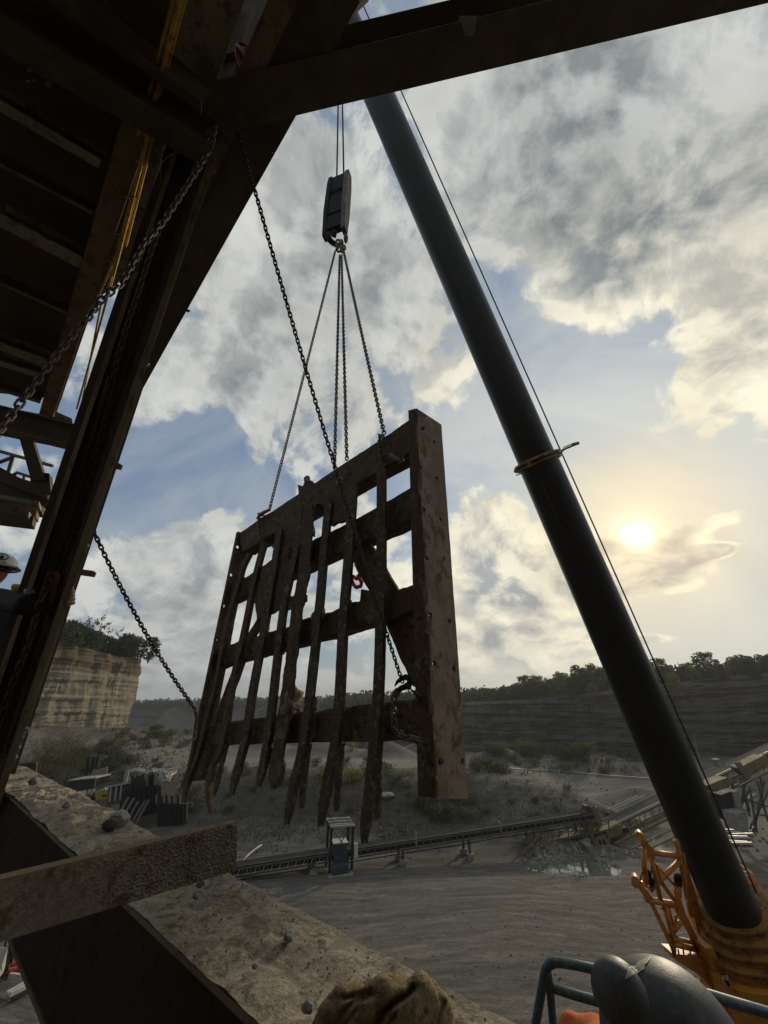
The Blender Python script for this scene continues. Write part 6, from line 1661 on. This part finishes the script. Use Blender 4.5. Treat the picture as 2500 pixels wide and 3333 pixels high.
for x in (650, 715, 775, 830): yb([(x-6, 480-(x-640)*.22), (x+10, 478-(x-640)*.22), (x-8, 650-(x-640)*.2), (x-26, 655-(x-640)*.2)], 'conv_light' if x < 800 else 'conv', 'rib', rb_, YC-1.1, .2)
yb([(600, 470), (880, 418), (880, 432), (600, 486)], 'conv_light', 'cap', rb_, YC-1.15, .25); yb([(580, 690), (800, 640), (800, 665), (585, 715)], 'conv', 'walkway', rb_, YC-1.3, .8)
rb2 = thing('panel_fence', 'pale upright ribbed panels behind the black pile wall', 'fence', PY(*f3(880, 420), YC+3))
for x in (800, 860, 920): yb([(x+25, 250-(x-800)*.22), (x+72, 240-(x-800)*.22), (x+35, 425-(x-800)*.3), (x-12, 435-(x-800)*.3)], 'conv_light', 'panel', rb2, YC+3, .12)
yb([(640, 300), (990, 216), (1000, 226), (650, 312)], 'wood', 'cap', rb2, YC+2.9, .3)
pw = thing('sheet_pile_wall', 'black sheet pile wall with stub posts holding back the rock pile', 'retaining wall', PY(*f3(1030, 800), 41))
yb([(828, 470), (1215, 455), (1215, 1150), (700, 1150), (760, 660)], 'dark_pile', 'sheet', pw, 41, .3); yb([(1195, 668), (1540, 672), (1530, 1250), (1195, 1250)], 'dark_pile', 'sheet', pw, 38, .3); yb([(1195, 455), (1240, 455), (1240, 1200), (1195, 1200)], 'dark_pile', 'sheet', pw, 38.5, 2.4)
for x in range(850, 1200, 42): yb([(x, 470), (x+14, 470), (x+8, 1150), (x-6, 1150)], 'dark_pile', 'corrugation', pw, 40.85, .16)
for x in range(1210, 1530, 40): yb([(x, 676), (x+14, 676), (x+12, 1240), (x-2, 1240)], 'dark_pile', 'corrugation', pw, 37.85, .16)
for x, y0 in ((905, 340), (970, 345), (1030, 318), (1108, 335), (1150, 318), (1222, 322)): yb([(x-16, y0), (x+14, y0), (x+8, 470), (x-22, 470)], 'dark_pile', 'stub_post', pw, 41, .35)
for x, y0 in ((1245, 575), (1305, 565), (1370, 575), (1440, 572)): yb([(x-14, y0), (x+14, y0), (x+12, 680), (x-16, 680)], 'dark_pile', 'stub_post', pw, 38, .35)
for i, (a, b) in enumerate((((855, 602), (720, 850)), ((920, 612), (775, 865)), ((972, 650), (812, 930)), ((1055, 645), (845, 975)), ((1100, 630), (900, 995)))):
    o = MB().cyl(PY(*f3(*a), 39.5), PY(*f3(*b), 37), .10, 8).build('leaning_pipe', M['conv'], None, smooth=True); tag(o, ('first', 'second', 'third', 'fourth', 'fifth')[i]+' from the left of the pipes leaning against the black pile wall', 'pipe', 'pipes leaning against the black pile wall')
mb = MB(); random.seed(17)
for _ in range(420):
    u = random.random(); x, y = random.uniform(900, 1300), random.uniform(285, 470)
    if u > .6: x, y = random.uniform(1215, 1330), random.uniform(300, 660)
    if u > .85: x, y = random.uniform(1530, 1600), random.uniform(700, 1000)
    q = PY(*f3(x, y), 42.5+random.uniform(-.4, 1.2) if u < .6 else 40.5+random.uniform(-.5, .8)); r = random.uniform(.10, .30); R = Matrix.Rotation(random.uniform(0, 6), 3, 'X')@Matrix.Rotation(random.uniform(0, 6), 3, 'Z')
    mb.hexa([q+R@V((sx*r*random.uniform(.5, 1), sy*r*random.uniform(.5, 1), sz*r*.7)) for sx, sy, sz in ((-1, -1, -1), (1, -1, -1), (1, 1, -1), (-1, 1, -1), (-1, -1, 1), (1, -1, 1), (1, 1, 1), (-1, 1, 1))])
o = mb.build('rock_pile', M['rock'], None, fix=False); tag(o, 'heap of pale broken rock behind the black pile wall', 'rocks', kind='stuff')
for a, b, w, lab in (((1230, 300), (1475, 245), .3, 'long pale timber at the roadside by the rock heap'), ((1245, 400), (1390, 285), .7, 'broad pale concrete slab leaning on the rock heap')):
    p, q = PY(*f3(*a), 43.5), PY(*f3(*b), 46); o = MB().bar(p, q, w, .25).build('slab' if w > .5 else 'timber', M['white'] if w > .5 else M['wood'], None, bevel=.03); tag(o, lab, 'slab' if w > .5 else 'timber')
# lower left corner far below
def f8(x, y): return (x/4.1475, 2950+y/4.1475)
def g8(x, y, z=-9.0): return PZ(*f8(x, y), z)
tk = thing('white_truck', 'white vehicle corner with a dark frame far below at the lower left edge', 'truck', g8(20, 800)); 
MB().prism([g8(-300, 560, -7.4), g8(110, 545, -7.4), g8(125, 640, -7.9), g8(60, 700, -7.9), g8(-300, 760, -7.9)], UP*-.5).build('body', M['white'], tk, bevel=.03)
MB().prism([g8(125, 540, -7.6), g8(190, 520, -7.6), g8(160, 720, -8.2), g8(110, 740, -8.2)], UP*-.3).build('tailgate', M['conv'], tk)
for x in (75, 150, 180): MB().bar(g8(x, 480, -7.3), g8(x-30, 760, -8.2), .05, .05).build('upright', M['black'], tk)
MB().ball(g8(40, 760, -8.4), .45, 12, 8, (.5, 1, 1)).build('wheel', M['black'], tk)
o = MB().tube([g8(x, y, -8.95)+V((0, 0, .1)) for x, y in ((30, 900), (80, 850), (180, 825), (300, 825), (385, 835), (330, 870), (230, 900), (120, 930), (20, 970))], .11, 6).build('dark_hose', M['red'], None, smooth=True); tag(o, 'dark red hose coiled on the ground beside the white vehicle', 'hose')
tg = thing('steel_trough', 'long pale edged trough lying on the ground at the lower left', 'trough', g8(400, 1080))
for a, b in (((130, 1195), (655, 930)), ((90, 1185), (460, 968)), ((130, 930), (470, 968))): MB().bar(g8(*a, -8.7), g8(*b, -8.7), .10, .12).build('edge', M['white'], tg)
MB().prism([g8(130, 1200, -8.72), g8(655, 936, -8.72), g8(690, 1000, -8.98), g8(200, 1260, -8.98)], V((-.1, -.03, 0))).build('side', M['wood'], tg)
a = PK(*f8(735, 600), 6.5); chain([a+UP*.9, a, PK(*f8(685, 1010), 6.9)], .05, .018, M['black'], 'thin dark chain hanging below the dusty beam at the lower left', 'thin_chain', 'chain')
# bare shrubs at the left
def bare(px, py, H, seed, lab):
    random.seed(seed); t = thing('bare_shrub', lab, 'shrub', GP(px, py), 'bare shrubs below the limestone bluff'); o = wl(t); mb = MB(); cb = MB()
    def br(p, d, L, r, n):
        q = p+d*L*.5+V((random.gauss(0, .05), random.gauss(0, .05), 0))*L; e = q+(d+V((random.gauss(0, .25), random.gauss(0, .2), .05))).normalized()*L*.5
        mb.tube([p, q, e], [r, r*.75, r*.5], 5)
        if n == 0:
            for _ in range(2): leaf_cloud(cb, e, .35, 5, .06)
            return
        for k in range(3 if n > 1 else 2):
            nd = (d+V((random.gauss(0, .55), random.gauss(0, .45), random.gauss(.05, .3)))).normalized(); br(e if k else q, nd, L*.72, r*.55, n-1)
    for k in range(5): br(o-UP*.1, V((random.gauss(.1, .45), random.gauss(0, .3), 1)).normalized(), H*.42, .06, 4)
    mb.build('branches', M['bark'], t, smooth=True, fix=False); cb.build('leaves', M['leaf_olive'], t, fix=False)
bare(205, 2560, 5.2, 2, 'bare branching shrub in front of the bluff, left of the cab'); bare(150, 2570, 5.5, 5, 'bare twiggy shrub closest to the foot of the column'); bare(95, 2600, 5.0, 9, 'bare shrub half hidden behind the column foot')

# ------------------------------------------------------------------ people, glove, lift
def caps(mb, a, b, r0, r1, n=12, sc=1.0):
    a, b = V(a), V(b); L = (b-a).length; st = max(2, int(L/min(r0, r1)/.6))
    mb.ball(a, r0, n, 8); mb.ball(b, r1, n, 8); mb.cyl(a, b, r0, n, r1)
    return mb
# the worker holding the column
hd = PK(-20, 1862, 3.1); Wk = thing('person', 'worker in white hard hat and black jacket reaching round the leaning column', 'person', V((hd.x+.42, hd.y+.02, hd.z-1.62)))
neck = hd+V((.03, .02, -.17)); chest = hd+V((.06, .03, -.42)); hip = hd+V((.24, .02, -.85)); feet = wl(Wk)
mb = MB(); mb.ball(hd, .098, 16, 12, (1.0, .82, 1.22)); mb.ball(hd+V((.085, -.035, -.03)), .020, 8, 6, (1, 1, 1.4)); mb.ball(hd+V((.055, -.04, -.085)), .042, 10, 8)
caps(mb, hd+V((0, 0, -.08)), neck, .055, .06); caps(mb, chest, hip, .15, .14)
for sy in (-1, 1):
    caps(mb, hip+V((0, sy*.09, 0)), hip+V((.08, sy*.10, -.42)), .085, .062); caps(mb, hip+V((.08, sy*.10, -.42)), feet+V((0, sy*.1, .08)), .06, .045)
    caps(mb, feet+V((0, sy*.1, .05)), feet+V((.17, sy*.11, .04)), .045, .04)
    mb.ball(hd+V((.02, sy*.08, -.01)), .025, 8, 6, (.6, .4, 1.2))
sh1 = PK(-18, 1948, 2.98); el1 = PK(92, 1968, 2.36); ha1 = PK(182, 1985, 2.34)
sh2 = PK(-20, 1985, 3.22); el2 = PK(110, 2010, 3.12); ha2 = PK(224, 1948, 2.78)
for s_, e_, w_ in ((sh1, el1, ha1), (sh2, el2, ha2)): caps(mb, chest.lerp(s_, .6), s_, .06, .06); caps(mb, s_, e_, .052, .042); caps(mb, e_, w_, .038, .026)
bd_ = mb.build('body', M['skin'], Wk, fix=False); remesh(bd_, .013, 5); bake(bd_)
mb = MB(); caps(mb, neck+V((0, 0, -.10)), hip, .15, .17); caps(mb, chest+V((0, -.12, .10)), chest+V((0, .12, .10)), .11, .11)
for s_, e_, w_ in ((sh1, el1, ha1), (sh2, el2, ha2)): caps(mb, chest.lerp(s_, .5)+UP*.03, s_, .09, .085); caps(mb, s_, e_, .085, .070); caps(mb, e_, e_.lerp(w_, .80), .066, .045)
for v in mb.v: v += noise.noise_vector(v*9)*.008
jk = mb.build('jacket', M['jacket'], Wk, fix=False); remesh(jk, .013, 3); bake(jk)
mb = MB()
for sy in (-1, 1): caps(mb, hip+V((0, sy*.09, .02)), hip+V((.08, sy*.10, -.42)), .115, .085); caps(mb, hip+V((.08, sy*.10, -.42)), feet+V((0, sy*.1, .14)), .083, .07)
tr_ = mb.build('trousers', M['jacket'], Wk, fix=False); remesh(tr_, .015, 3); bake(tr_)
for i, (x0, y0, x1, y1, k) in enumerate(((44, 1907, 78, 1921, 2.58), (84, 1925, 104, 1935, 2.40))):
    a, b = PK(x0, y0+4, k), PK(x1, y1+4, k); m_ = a.lerp(b, .5)+UP*.008; MB().tube([a-(b-a)*.1-UP*.01, a, m_, b, b+(b-a)*.1-UP*.012], [.006, .024, .028, .024, .006], 10).build('hivis_patch', M['hivis'], Wk, smooth=True)
# hi-vis bands on the sleeve: short rings round the arm
def ringband(a, b, t, r, w, name='hivis_band'):
    d = (b-a).normalized(); c = a.lerp(b, t); MB().tube([c-d*w/2, c-d*w/4, c+d*w/4, c+d*w/2], [r, r*1.02, r*1.02, r], 18, caps=False).build(name, M['hivis'], Wk, smooth=True)
ringband(chest, hip, .55, .186, .05)
hm = MB()
def helm(u, v):
    th = v*pi*.5; ph = u*2*pi; r = .128*(1+.02*cos(2*ph)); z = sin(pi/2-th)*.118; rr = sin(th)*r
    fr = .03*max(0, cos(ph))**3*sstep(.9, 1, v)
    return hd+V((cos(ph)*(rr*1.08+fr), sin(ph)*rr*.92, z+.045))
hm.grid(helm, 40, 16)
hm.grid(lambda u, v: hd+V((cos(u*2*pi)*(.138+.018*v+.03*max(0, cos(u*2*pi))**2*v), sin(u*2*pi)*(.118+.014*v), .045-.012*v)), 40, 2)
hh_ = hm.build('hard_hat', M['helmet'], Wk, smooth=True); sd_ = hh_.modifiers.new('s', 'SOLIDIFY'); sd_.thickness = .004
MB().tube([hd+V((cos(a)*.02+.10, -.085+cos(a)*.03, .10+sin(a)*.022)) for a in [i*2*pi/14 for i in range(14)]], .004, 5, closed=True).build('round_decal', M['logo'], hh_)
MB().ball(hd+V((.085, -.075, .10)), .018, 10, 6, (.8, .6, 1)).build('round_decal', M['logo'], hh_)
MB().box(hd+V((.118, -.06, .055)), (.012, .02, .014)).build('square_decal', M['logo'], hh_)
MB().tube([hd+V((.02, -.088, .015)), hd+V((.07, -.078, .012)), hd+V((.10, -.03, .012)), hd+V((.10, .03, .012))], [.012, .018, .018, .012], 8).build('safety_glasses', M['glass'], Wk, smooth=True)
# fingers round the edge of the column plate
fm = MB()
for i in range(4):
    y = 1926+i*12.5; L = (210, 205, 207, 213)[i]
    P = [PK(222, y+2, 2.74), PK(236, y, 2.66), PK(239, y-1, 2.575), PK(233, y-2, 2.50), PK(L, y-2, 2.472)]; R = [.0125, .0125, .0125, .012, .0105]
    for j in range(4): caps(fm, P[j], P[j+1], R[j], R[j+1], 10)
caps(fm, PK(222, 1932, 2.76), PK(222, 1966, 2.76), .02, .02); caps(fm, PK(222, 1950, 2.76), ha2, .022, .03); caps(fm, PK(226, 1918, 2.72), PK(234, 1912, 2.62), .012, .011)
hn = fm.build('hand', M['skin'], Wk, fix=False); remesh(hn, .0035, 2); bake(hn)
fm = MB()
for i in range(4):
    P = [PK(178, 1958+i*7, 2.42), PK(190, 1952+i*8, 2.44), PK(196, 1952+i*9, 2.5)]; caps(fm, P[0], P[1], .013, .012, 10); caps(fm, P[1], P[2], .012, .010, 10)
caps(fm, ha1, PK(176, 1968, 2.40), .03, .03)
hn = fm.build('hand', M['jacket'], Wk, fix=False); remesh(hn, .004, 2); bake(hn)  # front hand takes the black jacket colour to put it in shadow
wk = thing('walkway_grating', 'steel walkway the worker stands on', 'walkway', feet-UP*.03)
MB().box(feet+V((-.4, 0, -.03)), (1.5, 1.6, .05)).build('grating', M['steel_dark'], wk)

# near gloved hand on the dusty beam
gl = thing('work_glove', 'dusty tan suede work glove resting on the near dusty beam', 'glove', PK(1260, 3330, .60))
mb = MB(); KG = .555
def gp(x, y, k=KG): return PK(x, y, k)
def finger(pts, rs):
    P = [gp(*p) for p in pts]
    for j in range(len(P)-1): caps(mb, P[j], P[j+1], rs[j], rs[j+1], 14)
finger([(1200, 3238, .62), (1158, 3228, .592), (1110, 3256, .575), (1075, 3305, .566), (1050, 3370, .56), (1035, 3460, .555)], [.005, .013, .017, .019, .020, .021])
finger([(1345, 3222, .62), (1300, 3212, .592), (1245, 3236, .572), (1195, 3280, .562), (1165, 3340, .556), (1145, 3410, .55), (1130, 3490, .55)], [.006, .015, .020, .022, .023, .023, .022])
finger([(1356, 3184, .62), (1372, 3208, .592), (1372, 3255, .570), (1335, 3305, .556), (1290, 3360, .55), (1250, 3430, .545), (1230, 3510, .545)], [.005, .017, .027, .031, .032, .032, .03])
finger([(1400, 3232, .60), (1428, 3290, .585), (1400, 3360, .565), (1370, 3430, .56)], [.016, .022, .028, .03])
finger([(1440, 3282, .60), (1462, 3300, .60), (1450, 3340, .59)], [.011, .012, .011])
finger([(1130, 3250, .61), (1220, 3240, .61), (1315, 3232, .61)], [.010, .012, .012])
finger([(1310, 3240, .61), (1350, 3240, .605), (1400, 3262, .60)], [.014, .018, .02])
for (x, y, k, r) in ((1260, 3480, .58, .045), (1180, 3520, .58, .045), (1340, 3500, .58, .045), (1250, 3620, .57, .045), (1180, 3400, .585, .035), (1280, 3390, .585, .035)): mb.ball(gp(x, y, k), r, 16, 12)
g = mb.build('glove', M['glove'], gl, fix=False); remesh(g, .0028, 4); bake(g)
for v in g.data.vertices:
    q = v.co+wl(gl); n = V(v.normal); v.co = v.co + n*(.0012*fbm(q*40, 4) + .0005*fbm(q*190, 3) - .0022*max(0, .35-abs(noise.noise(V((q.x*14+q.y*30, q.y*18, q.z*26)))*2.2)))
# creases between the fingers and folds pressed into the suede
CR = [([(1205, 3224), (1170, 3240), (1120, 3248)], 9, .012), ([(1215, 3236), (1150, 3262), (1105, 3305), (1075, 3360)], 9, .011), ([(1345, 3215), (1325, 3240), (1285, 3262), (1240, 3300), (1215, 3350), (1200, 3400)], 11, .020),
      ([(1165, 3280), (1130, 3330), (1110, 3380)], 6, .006), ([(1445, 3262), (1432, 3300), (1420, 3350)], 8, .010), ([(1290, 3300), (1262, 3340), (1250, 3390)], 6, .006), ([(1385, 3290), (1350, 3350), (1320, 3400)], 6, .005)]
def seg_d(x, y, a, b):
    dx, dy = b[0]-a[0], b[1]-a[1]; t_ = max(0, min(1, ((x-a[0])*dx+(y-a[1])*dy)/(dx*dx+dy*dy))); return sqrt((x-a[0]-dx*t_)**2+(y-a[1]-dy*t_)**2)
for v in g.data.vertices:
    q = v.co+wl(gl); k = q.y*CP+q.z*SP; x = 1250+1250*q.x/k; y = 1666.5-1250*(-q.y*SP+q.z*CP)/k; dsp = 0
    for pts, wd, dep in CR:
        d_ = min(seg_d(x, y, a, b) for a, b in zip(pts, pts[1:])); dsp += dep*math.exp(-(d_/wd)**2)
    if dsp > .0003: v.co = v.co + q.normalized()*min(dsp, .022)
for p in g.data.polygons: p.use_smooth = True
nb = MB(); random.seed(77); vs_ = g.data.vertices
for _ in range(9000):
    w_ = vs_[random.randrange(len(vs_))]; n = V(w_.normal); q = w_.co+wl(gl)
    if n.dot(-q.normalized()) < -.2: continue
    tdir = (n+V((random.gauss(0, .7), random.gauss(0, .7), random.gauss(0, .7)))).normalized(); sd_v = tdir.orthogonal().normalized()*.00035
    nb.add([q-sd_v, q+sd_v, q+tdir*random.uniform(.0012, .0034)], [(0, 1, 2)])
o_ = nb.build('suede_nap', M['glove'], gl, fix=False); o_['kind'] = 'stuff'

# blue grey guard rail of the lift basket
KR = 1.85
lr = thing('lift_basket_rail', 'blue grey tube guard rail of the lift basket at the lower right', 'guard rail', PK(1850, 3333, KR))
def rt_(pts, r=.0195, name='rail', k=KR): 
    P = [PK(x, y, k) for x, y in pts]; Q = []
    n = len(P)
    for i in range(n-1):
        p0, p1, p2, p3 = P[max(0, i-1)], P[i], P[i+1], P[min(n-1, i+2)]
        for j in range(6): t = j/6; Q.append(.5*((2*p1)+(p2-p0)*t+(2*p0-5*p1+4*p2-p3)*t*t+(-p0+3*p1-3*p2+p3)*t**3))
    Q.append(P[-1]); return MB().tube(Q, r, 14).build(name, M['rail'], lr, smooth=True)
rt_([(1720, 3480), (1744, 3333), (1765, 3215), (1776, 3160), (1790, 3139), (1812, 3132), (1860, 3138), (1917, 3150), (2030, 3176), (2100, 3190)])
rt_([(1815, 3500), (1806, 3400), (1797, 3300), (1790, 3215), (1783, 3165)], .018, 'post')
rt_([(1792, 3212), (1850, 3231), (1925, 3253), (2100, 3300)], .0195, 'mid_rail')
rt_([(2250, 3222), (2370, 3259), (2500, 3297), (2620, 3332)], .0195, 'rail', 1.6)
# person under the dark hard hat
hc_ = PK(2198, 3432, .66)
P2 = thing('person', 'person in scuffed dark grey hard hat and bright orange shirt at the lower right edge', 'person', V((hc_.x, hc_.y, hc_.z-1.62)))
ux = V((1, 0, 0)); 
vw = (-hc_.normalized())
hb = MB(); 
o = None
mb = MB(); mb.ball(hc_, .1145, 48, 32, (1.0, 1.0, 1.0))
c2d = PK(2016, 3232, .61)
mb2 = MB(); mb2.ball(c2d, .0405, 32, 24, (1, 1, 1.0)); 
mb.v = mb.v; base_n = len(mb.v)
for f_ in mb2.f: mb.f.append(tuple(i+base_n for i in f_))
mb.v += mb2.v; caps(mb, PK(2080, 3340, .66), PK(2150, 3380, .66), .05, .06, 24)
ht = mb.build('hard_hat', M['dome'], P2, fix=False); remesh(ht, .0048, 4); bake(ht)
tp = MB()
def tpt(u, v):   # tape patch laid on the crease between the two domes
    x = 2035+(u*75)+v*8; y = 3166-u*48+v*34-10*sin(u*3.1)
    d = ray(x, y); 
    # hit the hat mesh
    return V((x, y, 0))
dg = bpy.context.evaluated_depsgraph_get(); dg.update()
from mathutils.bvhtree import BVHTree
bv = BVHTree.FromPolygons([v.co+wl(P2) for v in ht.data.vertices], [tuple(p.vertices) for p in ht.data.polygons])
def onhat(x, y):
    d = ray(x, y).normalized(); hit = bv.ray_cast(V((0, 0, 0)), d); 
    return (hit[0]-d*.0012) if hit[0] is not None else None
for patch in ([(2078, 3130), (2122, 3111), (2108, 3135), (2062, 3160)], [(2034, 3190), (2046, 3150), (2100, 3133), (2098, 3155), (2070, 3178)], [(2034, 3189), (2046, 3150), (2058, 3142), (2052, 3175)]):
    n = 10; P = []
    tp = MB(); ok = True
    q4 = patch if len(patch) == 4 else [patch[0], patch[1], patch[2], patch[3]]
    A4, B4, C4, D4 = [V((a, b, 0)) for a, b in q4]
    for i in range(n+1):
        for j in range(n+1):
            w_ = A4.lerp(B4, i/n).lerp(D4.lerp(C4, i/n), j/n); hpnt = onhat(w_.x, w_.y)
            tp.v.append(hpnt if hpnt is not None else onhat(2100, 3180))
    for i in range(n):
        for j in range(n): a = i*(n+1)+j; tp.f.append((a, a+1, a+n+2, a+n+1))
    to = tp.build('tape', M['tape'], ht, smooth=True, fix=False); sm = to.modifiers.new('s', 'SOLIDIFY'); sm.thickness = .0008; sm.offset = 0
# head, shoulders and orange shirt mostly below the frame
mb = MB(); caps(mb, hc_-UP*.06, hc_-UP*.20, .09, .07); mb.ball(hc_-UP*.10, .10, 16, 12, (.9, .9, 1.1)); caps(mb, hc_-UP*.35, hc_-UP*.85, .16, .14)
for s in (-1, 1): caps(mb, hc_+V((s*.09, 0, -.85)), hc_+V((s*.10, 0, -1.54)), .08, .05)
b2 = mb.build('body', M['skin'], P2, fix=False); remesh(b2, .016, 4); bake(b2)
mb = MB(); shl = PK(1885, 3360, .85); caps(mb, hc_-UP*.36, hc_-UP*.9, .17, .16); caps(mb, hc_+V((0, 0, -.30)), PK(1990, 3480, .78), .09, .06)
caps(mb, PK(1990, 3480, .78), PK(1945, 3382, .84), .05, .036); caps(mb, PK(1945, 3382, .84), PK(1868, 3368, .86), .034, .034); caps(mb, PK(1868, 3368, .86), PK(1850, 3500, .84), .034, .04)
for v in mb.v: v += noise.noise_vector(v*25)*.004
s2_ = mb.build('shirt', M['orange'], P2, fix=False); remesh(s2_, .006, 3); bake(s2_)
for v in s2_.data.vertices: v.co += V(v.normal)*.004*fbm((v.co)*30, 3)
mb = MB()
for s in (-1, 1): caps(mb, hc_+V((s*.09, 0, -.85)), hc_+V((s*.10, 0, -1.56)), .11, .07)
t_ = mb.build('trousers', M['jacket'], P2, fix=False); remesh(t_, .016, 3); bake(t_)

# ------------------------------------------------------------------ unseen wall, roof and floor added behind the camera to block sky light
sky_blocker = thing('unseen_sky_blocker', 'unseen dark steel wall, roof and floor added behind the camera to block sky light', 'building', V((0, -3, -9)))
wx0, wx1 = -9.0, 9.0
for i in range(18):
    x = wx0+(wx1-wx0)*(i+.5)/18; MB().box((x, -2.6, -1), (.98, .06, 16)).build('blocker_panel', M['steel_dark'], sky_blocker)
for z in (-6, -3, 0, 3, 6): MB().box((0, -2.5, z), (18, .12, .15)).build('blocker_rail', M['steel_olive'], sky_blocker)
MB().box((-3.6, -.9, 5.4), (10, 3.4, .08)).build('blocker_roof', M['deck'], sky_blocker)
MB().box((.5, -1.5, -1.62), (5.6, 2.2, .06)).build('blocker_floor', M['steel_dark'], sky_blocker)
for x in (-9, 9): MB().box((x, -2.4, -1), (.3, .3, 16)).build('blocker_post', M['steel_brown'], sky_blocker)

# thin air haze over the quarry
hz_ = MB().box((0, 850, 30), (6000, 2400, 110)).build('haze', M['glass'], None)
hm_ = bpy.data.materials.new('haze_air'); hm_.use_nodes = True; hn_ = hm_.node_tree; hn_.nodes.clear()
ho = hn_.nodes.new('ShaderNodeOutputMaterial'); hv = hn_.nodes.new('ShaderNodeVolumePrincipled'); hv.inputs['Density'].default_value = .00042; hv.inputs['Color'].default_value = (.82, .86, .92, 1); hv.inputs['Anisotropy'].default_value = .35
hn_.links.new(hv.outputs[0], ho.inputs['Volume']); hz_.data.materials.clear(); hz_.data.materials.append(hm_); hz_['kind'] = 'stuff'; hz_['label'] = 'thin pale haze in the air over the quarry'
clean(None)
